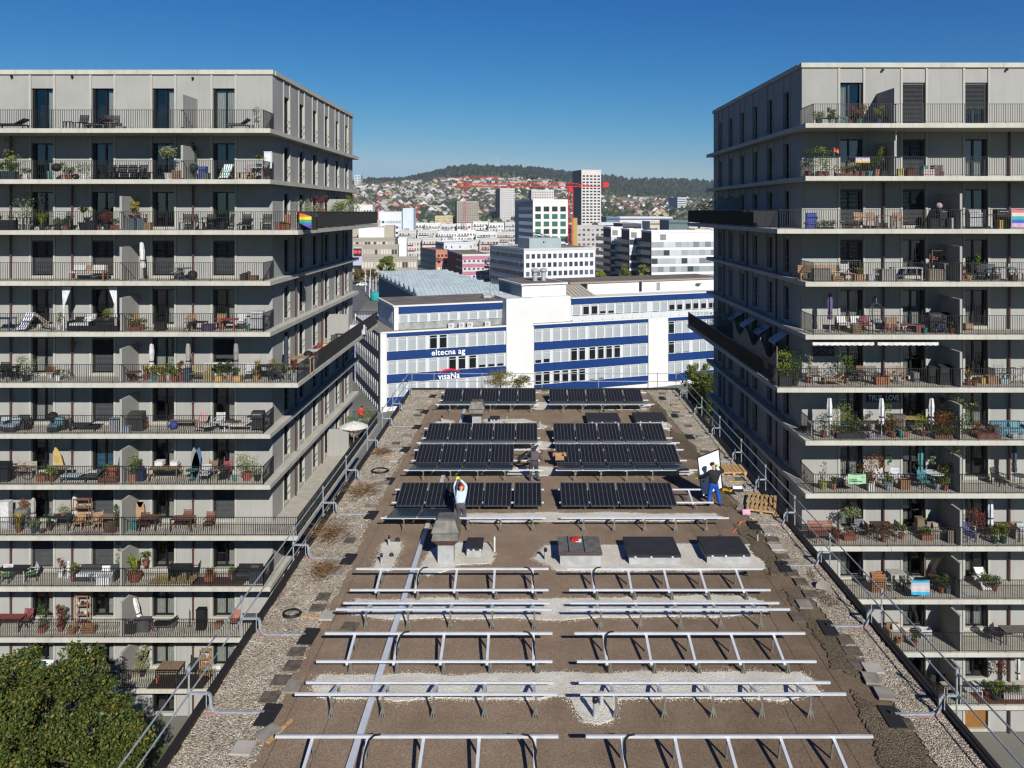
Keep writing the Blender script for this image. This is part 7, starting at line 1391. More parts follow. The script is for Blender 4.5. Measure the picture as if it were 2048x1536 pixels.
I('L', 5, (14, .5, 'table', 'black garden table', P_(w=1.1, c_='1c1e20')), (4, .7, 'chair', 'black garden chair at the far left', P_(c_='1c1e20', metal=True)), (26, .4, 'chair', 'black garden chair right of its table', P_(c_='1c1e20', metal=True, rz=-80)), (52, .2, 'plant', 'large olive shrub', P_(style='bush', h=1.25, w=1.0, leaf='olive', pot=dk, pw=.45)), (100, .8, 'plant', 'autumn-coloured box by the first door', P_(style='low', h=.5, w=.6, leaf='autumn', pot=wt)), (116, .3, 'plant', 'tiny plant on a white stand', P_(style='sparse', h=.4, w=.3, pot=wt)), (131, .5, 'bike', 'small dark scooter-like bicycle', P_(c_='2a3a3a', s=.6)), (147, .95, 'plant', 'flower basket hung on the downpipe', P_(style='low', h=.3, w=.35, leaf='straw', zo=1.7, ph=.12, pw=.2)), (267, .3, 'table', 'round wooden tub table', P_(rnd_=True, w=.9, h=.5, c_='7a4a26', legc='7a4a26')), (292, .4, 'plant', 'straw-coloured grasses', P_(style='grass', h=.9, w=.6, leaf='straw')), (303, .4, 'parasol', 'closed white parasol', P_(c_='c0bcbc', h=2.15)), (247, .1, 'pole', 'brown wooden post at the partition', P_(c_='6a4a34', h=1.9, r=.05)), (310, .3, 'plant', 'green bush in teal pot', P_(h=.6, w=.5, pot=tl, leaf='straw')), (324, .2, 'plant', 'wooden box with flowers', P_(style='tall', h=.7, w=.4, ps='square', pot=wd, leaf='straw')), (334, .4, 'plant', 'wispy plant in white pot', P_(style='sparse', h=.8, w=.5, pot=wt)), (345, .5, 'plant', 'small potted conifer', P_(style='conifer', h=.9, w=.5, leaf='dark')), (351, .15, 'plant', 'yellow flowers in clay box', P_(style='low', h=.5, w=.5, leaf='yellow', ps='square')), (362, .2, 'plant', 'orange flowers in tall pot', P_(style='tall', h=.8, w=.4, leaf='autumn', ph=.4)),
  (376, .4, 'parasol', 'closed beige parasol with yellow tip', P_(c_='9c948a', h=2.2)), (375, .2, 'box', 'blue-grey bin below the beige parasol', P_(w=.35, h=.7, c_='3a4c60', slat=False)), (400, .3, 'bench', 'bamboo-coloured slatted bench', P_(w=1.1, c_='a08a5a')), (418, .2, 'box', 'tall reed basket', P_(w=.5, h=.55, c_='a08a5a')), (438, .6, 'table', 'long white sideboard', P_(w=1.6, d=.4, h=.95, c_='c0c2c2', slats=False)), (439, .15, 'plant', 'plant in a yellow pot', P_(style='tall', h=.8, w=.4, pot='c0963a', ps='square')), (458, .2, 'plant', 'leafy shrub in pink pot', P_(h=.9, w=.6, leaf='dark', pot='b07a5a')), (472, .4, 'parasol', 'closed grey parasol', P_(c_='8a8684', h=2.25)), (476, .15, 'plant', 'amber box with dry stalks', P_(style='sparse', h=.5, w=.3, ps='square', pot='c08a3a')), (497, .35, 'chair', 'white folding chair tilted by the railing', P_(c_='b8b8b8', metal=True)), (512, .2, 'plant', 'pot group with amber pots', P_(style='grass', h=.6, w=.4, leaf='straw', pot='b07a44')), (515, .6, 'plant', 'tall ornamental reeds', P_(style='grass', h=1.2, w=.5, leaf='straw')), (530, .4, 'table', 'low black-topped table', P_(w=.8, h=.85, c_='2a2c2e', slats=False)), (548, .5, 'plant', 'mixed flowers by the corner', P_(style='bush', h=.9, w=.8, leaf='bloom', pot=dk)), (556, .3, 'chair', 'curved wire chair', P_(c_='3a3c3e', metal=True)), (572, .4, 'plant', 'pale potted herb', P_(style='sparse', h=.7, w=.5, pot=gy)), (588, .2, 'plant', 'tall reddish grass in metal tub', P_(style='grass', h=1.2, w=.6, leaf='red', pot='9aa0a2', ph=.5, pw=.45)))
for r_ in [(-14.3, 47.3, 'parasol', 'thin closed dark parasol', P_(c_='2a3a4a', h=2.4)), (-13.7, 48.2, 'table', 'plywood-topped side table', P_(w=1.5, d=.9, h=1.0, c_='a8855a', slats=False)), (-13.9, 50.6, 'kettle', 'black kettle grill', P_()), (-14.0, 52.2, 'table', 'white serving table', P_(w=.8, d=.6, c_='c0c2c6', slats=False)), (-14.0, 54.6, 'sofa', 'red and yellow toy corner seat', P_(w=1.0, c_='8a2a22', cushion='c09a3a')), (-14.1, 55.6, 'ball', 'bright blue exercise ball', P_(c_='2060b0', r=.3)), (-13.9, 57.2, 'chair', 'black chair near the partition', P_(c_='1c1c1e', metal=True)), (-13.6, 63.5, 'sofa', 'white covered seat past the partition', P_(w=1.2, c_='c4c4c6')), (-13.9, 59.0, 'table', 'grey bistro table', P_(w=.7, d=.7, c_='3a3c3e'))]:
    item('L', 5, 0, 0, r_[2], r_[3] + ' on the side terrace', X=r_[0], Y=r_[1], **r_[4])
I('L', 6, (3, .4, 'sofa', 'grey wicker seat at the left edge', P_(w=.6, c_='3c3c3e', cushion='9aa8ac')), (24, .25, 'sofa', 'front grey wicker stool seat', P_(w=.7, c_='3c3c3e', cushion='8aa0ac', arm=False)), (41, .6, 'sofa', 'grey wicker armchair behind its stool', P_(w=.6, c_='3c3c3e', cushion=None)), (57, .5, 'bucket', 'dark bowl with reeds', P_(c_='2a2420', h=.25, w=.4)), (111, .25, 'sofa', 'front wicker seat with teal cushion', P_(w=.6, c_='343638', cushion='4a8a96', arm=False)), (122, .6, 'sofa', 'tall wicker armchair with mauve cushion', P_(w=.6, c_='343638', cushion='8a7a86')), (105, .6, 'kettle', 'little black round grill'), (140, .6, 'pole', 'leaning pale broom', P_(c_='a8865a', h=1.1, r=.015)), (170, .4, 'lounger', 'low dark daybed with raised ends', P_(c_='2a3034', fr='26282a', L=1.6)), (231, .4, 'box', 'ribbed grey-white cabinet', P_(w=.6, h=.65, c_='8a8c94', slat=False)), (252, .1, 'box', 'low blue-white cooler', P_(w=.5, h=.3, c_='8aa0b4', slat=False)), (273, .4, 'grill', 'big covered grey grill', P_(body='3c3a36', cover=True)), (292, .6, 'bucket', 'tall red and white canister', P_(c_='a03030', h=.5, w=.22)), (347, .5, 'ball', 'shiny blue ball', P_(c_='1440a8', r=.24)), (367, .7, 'bench', 'long slatted bench with planks', P_(w=1.7, c_='7a6a5a', back=False)), (405, .5, 'deckchair', 'rainbow striped deckchair', P_(c1='b04a5a', c2='4a9a8a', flip=1)), (415, .3, 'table', 'round white low table', P_(rnd_=True, w=.9, h=.35, c_='b4b8ac', legc='3a3a3a')), (438, .5, 'chair', 'white low chair', P_(c_='c0c0c0', metal=True)), (449, .3, 'table', 'small round white table', P_(rnd_=True, w=.6, h=.4, c_='c0c4c4')), (466, .6, 'bench', 'low wooden bench by the door', P_(w=.8, back=False, c_='6a4a38')), (484, .4, 'lounger', 'white curved lounger', P_(c_='b8b4ac', fr='8a8a8a', L=1.4)), (516, .4, 'grill', 'large black grill near the corner', P_(body='2a2c2e')))
I('L', 7, (5, .3, 'grill', 'black covered trolley', P_(body='141820', cover=True)), (38, .45, 'bike', 'racing bicycle leaning by the rail', P_(c_='7a2a26')), (50, .8, 'bench', 'pale wooden bench behind the bicycle', P_(w=1.1, c_='a89a84')), (85, .3, 'plant', 'two terracotta pots side by side', P_(style='low', h=.2, w=.3, ps='box', pw=.5, ph=.35)), (104, .2, 'plant', 'flowering pot in front of the striped floor', P_(style='bush', h=.7, w=.6, leaf='yellow')), (123, .8, 'board', 'yellow surfboard with a black nose', P_(c_='c8a23c', h=1.75, lean=-12)), (120, .4, 'table', 'old wooden workbench', P_(w=1.2, h=.75, c_='8a8070')), (152, .3, 'lounger', 'pale blue cushioned lounger', P_(c_='9ab4bc', fr='3a4a5a', L=1.6)), (190, .3, 'lounger', 'grey-blue folded lounger', P_(c_='4a5660', fr='3a3a3a', L=1.0)), (200, .7, 'plant', 'leftmost terracotta tub by the blue curtain', P_(style='low', h=.2, w=.3, pot='9a4a2c')), (212, .6, 'plant', 'middle terracotta tub by the blue curtain', P_(style='low', h=.4, w=.3, pot='9a4a2c', ph=.5)), (226, .6, 'plant', 'big terracotta tub by the blue curtain', P_(style='low', h=.15, w=.3, pot='9a4a2c', ph=.7, pw=.55)), (218, .15, 'box', 'long low wooden planter', P_(w=1.1, h=.3, c_='7a4a2c')), (239, .5, 'statue', 'tall dark hare figure', P_(c_='2a2c30', h=1.3)), (262, .5, 'plant', 'olive tree in clay pot', P_(style='ball', h=1.3, w=.8, leaf='olive')), (266, .2, 'plant', 'square pink planter', P_(style='low', h=.5, w=.4, ps='square', pot='a8745a', ph=.45)), (276, .4, 'plant', 'shrub with dark leaves', P_(h=1.0, w=.6, leaf='dark')), (284, .35, 'box', 'dark blue crate', P_(w=.35, h=.6, c_='1c2a5a', slat=False)), (330, .4, 'table', 'wooden picnic table with benches', P_(w=1.7, c_='8a6a3a')), (320, .7, 'box', 'small white container left of its twin', P_(w=.45, h=.22, c_='c8c8c8', slat=False, zo=.75)), (350, .7, 'box', 'small white container at the right', P_(w=.4, h=.2, c_='c8c8c8', slat=False, zo=.75)),
  (387, .6, 'board', 'blue board leaning on the downpipe', P_(c_='3a6a9a', h=1.8, lean=10)), (394, .6, 'board', 'grey board leaning on the downpipe', P_(c_='8a8c8e', h=1.8, lean=-6)), (384, .4, 'table', 'teal round table', P_(rnd_=True, w=.7, h=.6, c_='2a7a76')), (410, .2, 'chair', 'white slatted chair with back to the rail', P_(c_='a8aaac', metal=True)), (423, .7, 'chair', 'wooden chair with a grey cushion', P_(c_='8a6a44', seat='8a8c94', hgt=1.0)), (453, .6, 'chair', 'chair with red checked cushion', P_(c_='a82a3a', metal=True, hgt=1.15)), (446, .15, 'chair', 'black mesh chair by the rail', P_(c_='1c1c1e', metal=True)), (494, .4, 'plant', 'big bright green bush in terracotta tub', P_(style='bush', h=1.25, w=1.15, leaf='yellow', pot='a04a2c', pw=.55, ph=.45)), (470, .25, 'bucket', 'turquoise bucket', P_()), (515, .3, 'plant', 'flowering pot in the corner', P_(style='low', h=.7, w=.6, leaf='bloom', pot=dk)))
I('L', 8, (13, .7, 'box', 'tall white cabinet', P_(w=.48, d=.4, h=1.5, c_='c4c4c2', slat=False)), (46, .8, 'box', 'grey tall cabinet', P_(w=.75, d=.4, h=1.0, c_='6a7074', slat=False)), (46, .8, 'plant', 'dry heather on the grey cabinet', P_(style='low', h=.5, w=.6, leaf='autumn', zo=1.04, ph=.1, pw=.3)), (66, .65, 'parasol', 'closed beige parasol', P_(c_='aaa298', h=1.75)), (37, .15, 'plant', 'tall ornamental grass by the rail', P_(style='grass', h=1.15, w=.8, leaf='straw')), (68, .1, 'plant', 'grey tub with shrub', P_(h=.5, w=.5, pot='4a5a60', leaf='olive')), (84, .12, 'bucket', 'brown bowl by the rail', P_(c_='5a4438', h=.2, w=.4)), (100, .45, 'plant', 'small conifer with a cane', P_(style='conifer', h=1.0, w=.5, leaf='dark')), (88, .6, 'box', 'pale low chest', P_(w=.7, h=.3, c_='a8a494', slat=False)), (125, .55, 'table', 'dark glass table', P_(w=1.1, h=.75, c_='2a3436', slats=False)), (126, .55, 'plant', 'round shrub on the dark glass table', P_(style='low', h=.55, w=.7, leaf='olive', zo=.76, ph=.1, pw=.25)), (165, .85, 'shelf', 'open wooden shelf full of pots', P_(w=.95, h=1.65, c_='8a5a2c')), (149, .85, 'parasol', 'folded white parasol by the shelf', P_(c_='c4c0bc', h=1.9)), (158, .45, 'chair', 'left wicker tub chair', P_(c_='b0824a', arms=True)), (196, .45, 'chair', 'right wicker tub chair', P_(c_='b0824a', arms=True, rz=25, hgt=1.0)), (218, .6, 'table', 'weathered plank table', P_(w=1.0, c_='8a7458')), (222, .2, 'box', 'square wooden planter', P_(w=.6, h=.6, c_='6a5038')), (236, .3, 'plant', 'dark bush in the wooden planter', P_(style='tall', h=1.2, w=.5, leaf='dark')), (175, .1, 'rug', 'pinkish patterned rug', P_(w=1.8, d=.6, c_='a88a90')),
  (270, .5, 'box', 'teal plastic box', P_(w=.3, h=.45, c_='1f7a76', slat=False)), (280, .85, 'board', 'pale wooden board with cut-outs', P_(c_='b8885a', h=1.2, lean=0)), (286, .4, 'chair', 'folded brown wooden chair', P_(c_='5a3424')), (300, .5, 'table', 'narrow brown wooden table', P_(w=1.0, c_='6a3e28')), (366, .4, 'table', 'brown slatted table', P_(w=1.25, c_='7a4a34')), (372, .75, 'chair', 'brown slatted chair behind its table', P_(c_='7a4a34')), (418, .5, 'chair', 'brown wooden armchair beside the blind', P_(c_='7a4428')))
I('L', 9, (12, .2, 'chair', 'green cushioned chair in front', P_(c_='c0c0c0', seat='5a9a3a', metal=True, rz=10)), (62, .35, 'chair', 'green cushioned chair at the table end', P_(c_='c0c0c0', seat='5a9a3a', metal=True, rz=-50)), (28, .4, 'table', 'white-framed dark table', P_(w=1.6, c_='26282a', slats=False, legc='c0c0c0')), (121, .7, 'plant', 'dry twigs in a white vase', P_(style='sparse', h=.7, w=.35, leaf='red', pot=wt, ph=.45)), (137, .65, 'statue', 'white goddess figure', P_()), (155, .7, 'plant', 'white pot with hanging stalks', P_(style='sparse', h=.5, w=.4, pot=wt)), (194, .45, 'sofa', 'large daybed covered in white', P_(w=2.2, c_='3a3c3e', cushion='d0d0d0')), (210, .1, 'box', 'white cushioned footstool', P_(w=.8, d=.6, h=.4, c_='c8c8c8', slat=False)), (147, .3, 'plant', 'flower pot in orange-red', P_(style='tall', h=.8, w=.3, leaf='bloom', pot='a04a28')), (183, .2, 'table', 'tiny glass side table', P_(rnd_=True, w=.35, h=.45, c_='8aa0b0')), (237, .7, 'plant', 'blue-green plant on the partition edge', P_(style='vine', h=1.5, w=.35, leaf='olive', ps=None, zo=.7)), (270, .3, 'plant', 'banana plant in a big terracotta tub', P_(style='banana', h=1.5, w=1.0, leaf='yellow', pot='8a4a28', pw=.8, ph=.5)), (291, .8, 'plant', 'leafy plant in high clay pot', P_(style='palm', h=.7, w=.45, leaf='green', ph=.35, zo=.6)), (350, .45, 'rug', 'yellow straw mat', P_(w=2.6, d=1.1, c_='a8904a')), (362, .55, 'table', 'black table with glass jar', P_(w=1.1, c_='1c1e20', slats=False)), (350, .4, 'chair', 'black chair left of the black table', P_(c_='17181a', metal=True, rz=80)), (388, .6, 'chair', 'black chair right of the black table', P_(c_='17181a', metal=True, rz=-80)), (420, .4, 'plant', 'spiky plant in clay trough', P_(style='grass', h=.6, w=.5, leaf='autumn', ps='square', pw=.5)), (464, .5, 'plant', 'bright herb in round clay pot', P_(style='low', h=.5, w=.5)), (498, .5, 'sofa', 'black wicker settee', P_(w=1.4, c_='1a1c1e', cushion='3a3c3e')), (515, .2, 'box', 'grey storage chest', P_(w=.85, h=.65, c_='2e3438', slat=False)), (440, .3, 'rug', 'dark brown decking mat', P_(w=3.0, d=1.0, c_='4a3428')))
I('L', 10, (18, .45, 'table', 'brick-red table', P_(w=1.6, c_='8a3424', slats=False)), (52, .7, 'chair', 'red slatted folding chair', P_(c_='8a3440', metal=True)), (85, .25, 'plant', 'tall bamboo in clay box', P_(style='tall', h=1.2, w=.6, leaf='dark', ps='square')), (121, .3, 'plant', 'red flowering shrub', P_(style='tall', h=1.2, w=.5, leaf='red')), (124, .6, 'plant', 'fern-like shrub behind the red one', P_(h=1.2, w=.6, leaf='olive', var=3)), (145, .15, 'box', 'small wooden planter crate', P_(w=.4, h=.4)), (178, .2, 'box', 'wide wooden planter crate', P_(w=.7, h=.45)), (165, .8, 'shelf', 'wooden shelf with purple and white bundles', P_(w=.75, h=1.8, c_='a87434', stuff=('4a2a5a', 'c0c0c4', 'b0885a', '2a2a3a'))), (284, .5, 'parasol', 'white parasol leaning at an angle', P_(c_='d0d0d2', h=1.8, lean=-14)), (285, .35, 'box', 'covered grey chair pile', P_(w=.9, h=.7, c_='5a5a5c', slat=False)), (262, .2, 'box', 'dark slatted rack', P_(w=.6, h=.6, c_='3a3430')), (301, .3, 'bike', 'orange balance bike', P_(c_='b05a2a', s=.5)), (330, .5, 'lounger', 'black mesh lounger', P_(c_='17181a', L=1.3)), (379, .7, 'pole', 'black microphone-like stand', P_(c_='1a1a1c', h=1.0)), (403, .5, 'box', 'tall black cube cabinet', P_(w=.5, h=1.15, c_='121315', slat=False)), (438, .6, 'box', 'small brown wood box', P_(w=.4, h=.3, c_='8a5a3a', slat=False)), (471, .6, 'chair', 'coral folding chair', P_(c_='b0604a', metal=True)), (500, .5, 'table', 'grey stone table', P_(w=1.2, c_='5a5c5c', slats=False)))
I('L', 11, (75, .7, 'bench', 'white-cushioned bench with a green pillow', P_(w=1.9, c_='8a8a88', cushion='c4c8c8')), (82, .55, 'box', 'green patterned cushion on the white bench', P_(w=.4, d=.12, h=.4, c_='1f6a5a', slat=False, zo=.52)), (37, .75, 'plant', 'red potted flowers', P_(style='low', h=.4, w=.3, leaf='bloom')), (163, .7, 'table', 'mint green table', P_(w=.9, h=.75, c_='8ab89a', slats=False)), (285, .7, 'plant', 'tall bamboo bush', P_(style='tall', h=1.6, w=.8, leaf='olive', pot=dk, ph=.3)), (222, .3, 'table', 'round blue glass table', P_(rnd_=True, w=.6, h=.4, c_='4a6a7a')), (268, .8, 'board', 'wooden board against the partition', P_(c_='8a6a48', h=.9, lean=25)), (340, .5, 'table', 'large brown wood-grain table', P_(w=1.3, d=1.1, c_='8a6f50', slats=False, legc='2a2a2a')), (386, .7, 'chair', 'dark mesh armchair', P_(c_='26282c', metal=True, hgt=1.05)), (411, .7, 'shelf', 'narrow pine shelf', P_(w=.6, h=1.6, c_='b08044')), (438, .9, 'box', 'white paper bag', P_(w=.25, d=.2, h=.45, c_='c8c8c4', slat=False)), (314, .2, 'bucket', 'orange traffic-cone bucket', P_(c_='c05a20', h=.35)), (360, .3, 'rug', 'dark slatted floor mat', P_(w=3.2, d=1.4, c_='3a2c24')))
# open umbrella and plants on the low left terrace
item('L', 8, 0, 0, 'opensol', 'open white parasol', X=-13.35, Y=61.3, r=1.12, h=2.4)
for k, (X_, Y, h, lf) in enumerate(((-14.7, 66.8, 1.2, 'green'), (-13.8, 67.6, 1.1, 'bloom'), (-14.6, 64.5, .9, 'autumn'), (-13.7, 65.6, 1.2, 'green'), (-13.7, 62.6, .9, 'dark'), (-13.6, 68.6, 1.3, 'green'))):
    item('L', 8, 0, 0, 'plant', ['tall shrub by the far wall', 'pink flowers', 'orange flowers in a trough', 'leafy shrub below the neighbour', 'dark shrub under the parasol', 'shrub at the far rail'][k] + ', side terrace', X=X_, Y=Y, style='bush', h=h, w=1.0, leaf=lf, var=k)
item('L', 8, 0, 0, 'table', 'pale blue table by the neighbour', X=-14.0, Y=68.3, w=.9, d=.6, c_='9ab4bc', slats=False)
# ---- right tower
I('R', 0, (1637, .4, 'plant', 'leafy plant in dark green pot', P_(h=.5, w=.7, pot='1f4a4a', leaf='olive')), (1663, .4, 'plant', 'tall plant in mint pot', P_(style='tall', h=.7, w=.5, pot='7aa08a')), (1683, .4, 'bench', 'little mint bench', P_(w=.5, c_='6aa090', back=False)), (1718, .4, 'plant', 'wide shrub in green bucket', P_(h=.8, w=.8, pot='2a7a54', leaf='autumn')), (1700, .6, 'plant', 'thin reddish shrub', P_(style='sparse', h=.9, w=.7, leaf='red')), (1757, .4, 'plant', 'yellow-green shrub in blue pot', P_(h=.8, w=.6, leaf='yellow', pot='1f3a6a')), (1774, .4, 'plant', 'two bright orange pots', P_(style='low', h=.15, w=.25, ps='box', pw=.45, ph=.32, pot='b04a1c')), (1655, .6, 'bench', 'low black bench', P_(w=.9, c_='1c1c1e', back=False)))
I('R', 1, (1617, .3, 'plant', 'dark shrub at the rail corner', P_(h=1.3, w=.5, leaf='dark')), (1629, .3, 'pole', 'white pole by the yellow vine', P_(h=.7)), (1640, .3, 'plant', 'yellow leafy vine', P_(style='vine', h=1.3, w=.8, leaf='yellow')), (1652, .5, 'plant', 'sparse yellow shrub', P_(style='sparse', h=1.2, w=.8, leaf='yellow')), (1664, .5, 'chair', 'white wooden chair among plants', P_(c_='b0aca0')), (1668, .05, 'flag', 'small rainbow pennant', P_(h=.5, zo=1.1, w=.28)), (1690, .4, 'plant', 'row of low plants before the door', P_(style='low', h=.5, w=.6, ps='box', pw=1.1, ph=.2, leaf='straw')), (1712, .3, 'plant', 'small pot with stalks', P_(style='sparse', h=.8, w=.4, leaf='straw')), (1725, .4, 'plant', 'herbs in clay pot', P_(style='low', h=.5, w=.4)), (1739, .3, 'plant', 'turquoise pot of greens', P_(h=.7, w=.6, pot='1f8a96', leaf='dark')), (1753, .3, 'plant', 'tall clay pot with shrub', P_(h=1.0, w=.6, leaf='dark', ph=.4, pot='a0644a')), (1772, .4, 'plant', 'flowering apple-like shrub', P_(style='tall', h=1.4, w=.8, leaf='yellow', pot=wt, ps='square')), (1792, .15, 'pole', 'tall white pole at the partition', P_(c_='c8ccd4', h=2.6, r=.03)), (1799, .25, 'box', 'blue and yellow recycling box', P_(w=.3, h=.4, c_='b09a2a', slat=False)), (1820, .3, 'plant', 'wide rust-red planter', P_(style='low', h=.1, w=.3, ps='square', pw=.45, ph=.4, pot='6a2a20')), (1855, .3, 'box', 'pink and white chequered crate', P_(w=.6, h=.42, c_='c0a8a8')), (1848, .6, 'box', 'teal crate behind the chequered one', P_(w=.3, h=.6, c_='2a8a86', slat=False)), (1873, .35, 'box', 'slatted weathered crate', P_(w=.5, h=.65, c_='7a6a58')), (1884, .3, 'bucket', 'small crimson pot', P_(c_='a01c2c', h=.28)))
I('R', 2, (1622, .4, 'lounger', 'folded blue lounger standing', P_(c_='1438a0', L=.6)), (1622, .3, 'box', 'blue folded sun bed upright', P_(w=.55, d=.15, h=.85, c_='1438a0', slat=False)), (1650, .3, 'plant', 'low green garland left', P_(style='low', h=.3, w=.8, leaf='dark', ps='box', pw=.9, ph=.1, pot=dk)), (1668, .4, 'bench', 'low bench with row of small pots', P_(w=1.0, c_='8a8070', back=False)), (1721, .5, 'chair', 'wooden chair with a mint cloth', P_(c_='b08a54')), (1745, .4, 'chair', 'reddish wooden armchair', P_(c_='9a6a44')), (1773, .45, 'table', 'brown wooden dining table with bottles', P_(w=.9, c_='6a4430')), (1799, .45, 'chair', 'wooden armchair right of the table', P_(c_='9a6a44')), (1860, .4, 'bench', 'pale wooden stool with black box', P_(w=.7, c_='a8864a', back=False)), (1866, .2, 'box', 'low black storage box', P_(w=.5, h=.55, c_='121214', slat=False)), (1888, .5, 'grill', 'black grill with pink round lid', P_()), (1878, .5, 'ball', 'pink round cover on the grill', P_(c_='a88a90', r=.18, zo=1.1)), (1908, .3, 'plant', 'pale ribbed planter', P_(style='low', h=.1, w=.2, ps='square', pw=.68, ph=.6, pot='9a9c96')), (1947, .4, 'grill', 'large steel grill', P_(steel=True)), (1975, .5, 'table', 'small black side table', P_(w=.5, c_='1c1c1e')), (2003, .4, 'grill', 'black and yellow trolley', P_(body='1a1a18')), (2003, .2, 'box', 'yellow-framed tool box', P_(w=.5, h=.45, c_='a88a1c', slat=False)))
t = item('R', 2, 2040, 0, 'cloth', 'pink and rainbow striped towel over the rail', w=.95, h=.95, m=bandmat(['a88aa0', '2a4a9a', '2a8a8a', 'b0ac9a', 'b05a6a'], -.95, 0))
I('R', 3, (1618, .4, 'bench', 'honey wicker corner sofa', P_(w=1.1, c_='a8783c')), (1642, .15, 'box', 'grey ribbed planter box at left', P_(w=.95, h=.65, c_='6a6860', slat=False)), (1664, .55, 'bench', 'pine slatted bench', P_(w=1.3, c_='b0803c')), (1672, .2, 'box', 'pine footstool', P_(w=.5, h=.3, c_='b0803c')), (1692, .4, 'chair', 'chair with white sling', P_(c_='b4b4b8', seat='b4b4b8', hgt=1.0)), (1697, .2, 'bench', 'low pine coffee bench', P_(w=.6, c_='a8783c', back=False)), (1718, .4, 'plant', 'grasses in slatted pine tub', P_(style='grass', h=.6, w=.6, leaf='straw', ps='square', pw=.5, ph=.35, pot='a8783c')), (1740, .4, 'box', 'small pale stool', P_(w=.3, h=.3, c_='b0b0b8', slat=False)), (1757, .3, 'plant', 'shrub in grey tub', P_(style='low', h=.4, w=.5, leaf='olive', pot=gy)), (1775, .15, 'box', 'grey ribbed planter box in the middle', P_(w=.75, h=.62, c_='8a8a80', slat=False)), (1812, .5, 'table', 'white tennis-like table', P_(w=1.6, h=.72, c_='aab0b4', slats=False)), (1796, .3, 'lounger', 'dark blue folded sheet', P_(c_='1a1c5a', L=.5)), (1869, .15, 'box', 'beige ribbed planter box at right', P_(w=.8, h=.62, c_='8a7c68', slat=False)), (1877, .85, 'shelf', 'wooden shelf with pine drawer', P_(w=.9, h=1.7, c_='7a4a20')), (1898, .5, 'table', 'cloth-covered work table', P_(w=.9, h=.95, c_='7a8078', slats=False)), (1925, .4, 'plant', 'orange-striped pot by the partition', P_(style='tall', h=.6, w=.25, leaf='autumn', pot='b05a2c')), (1938, .3, 'bucket', 'yellow bag', P_(c_='b89a1c', h=.3, w=.35)), (1955, .6, 'plant', 'hanging green plant', P_(style='vine', h=.6, w=.3, ps=None, zo=.8)), (1968, .4, 'chair', 'dark metal chair', P_(c_='3a3a3e', metal=True)), (1987, .4, 'chair', 'chair with a blue jacket over it', P_(c_='2a4a5a', metal=True)), (2008, .45, 'table', 'wrought metal table', P_(w=1.0, c_='5a5c5a')), (2032, .4, 'chair', 'light metal chair at the right edge', P_(c_='9a9c9e', metal=True)), (2025, .2, 'box', 'brown bag on the floor', P_(w=.3, h=.3, c_='5a3a28', slat=False)))
I('R', 4, (1660, .5, 'parasol', 'tall purple closed parasol', P_(c_='5a4a7a', h=2.2)), (1698, .5, 'bench', 'bench with white blanket', P_(w=1.4, c_='8a6428', cushion='c0c0c2')), (1712, .2, 'box', 'slatted tan crate', P_(w=.5, h=.5, c_='8a6c4a')), (1733, .2, 'chair', 'red pushchair', P_(c_='8a1c2c', metal=True)), (1753, .5, 'pod', 'grey hanging egg chair'), (1782, .8, 'box', 'flat cardboard sheet', P_(w=.65, d=.1, h=.7, c_='a07a50', slat=False)), (1779, .3, 'bike', 'red tricycle', P_(c_='a8283c', s=.5)), (1800, .35, 'bike', 'pink child bicycle', P_(c_='b04a6a', s=.65)), (1818, .4, 'bench', 'pink plastic bench', P_(w=.7, c_='b0506a', back=False)), (1838, .4, 'box', 'grey toy box with red lid', P_(w=.4, h=.4, c_='7a3a3c', slat=False)), (1850, .2, 'bucket', 'teal sand bucket', P_(c_='1f7a76')), (1868, .4, 'grill', 'black side trolley', P_()), (1883, .15, 'bike', 'blue child bicycle', P_(c_='2a5a9a', s=.6)), (1897, .5, 'grill', 'covered dark grill', P_(body='2c2e2c', cover=True)), (1906, .15, 'plant', 'yellow flowers in crimson pot', P_(style='low', h=.4, w=.3, leaf='yellow', pot='a01c2c')), (1935, .9, 'box', 'cardboard box behind the glass', P_(w=.4, h=.35, c_='a07a50', slat=False)))
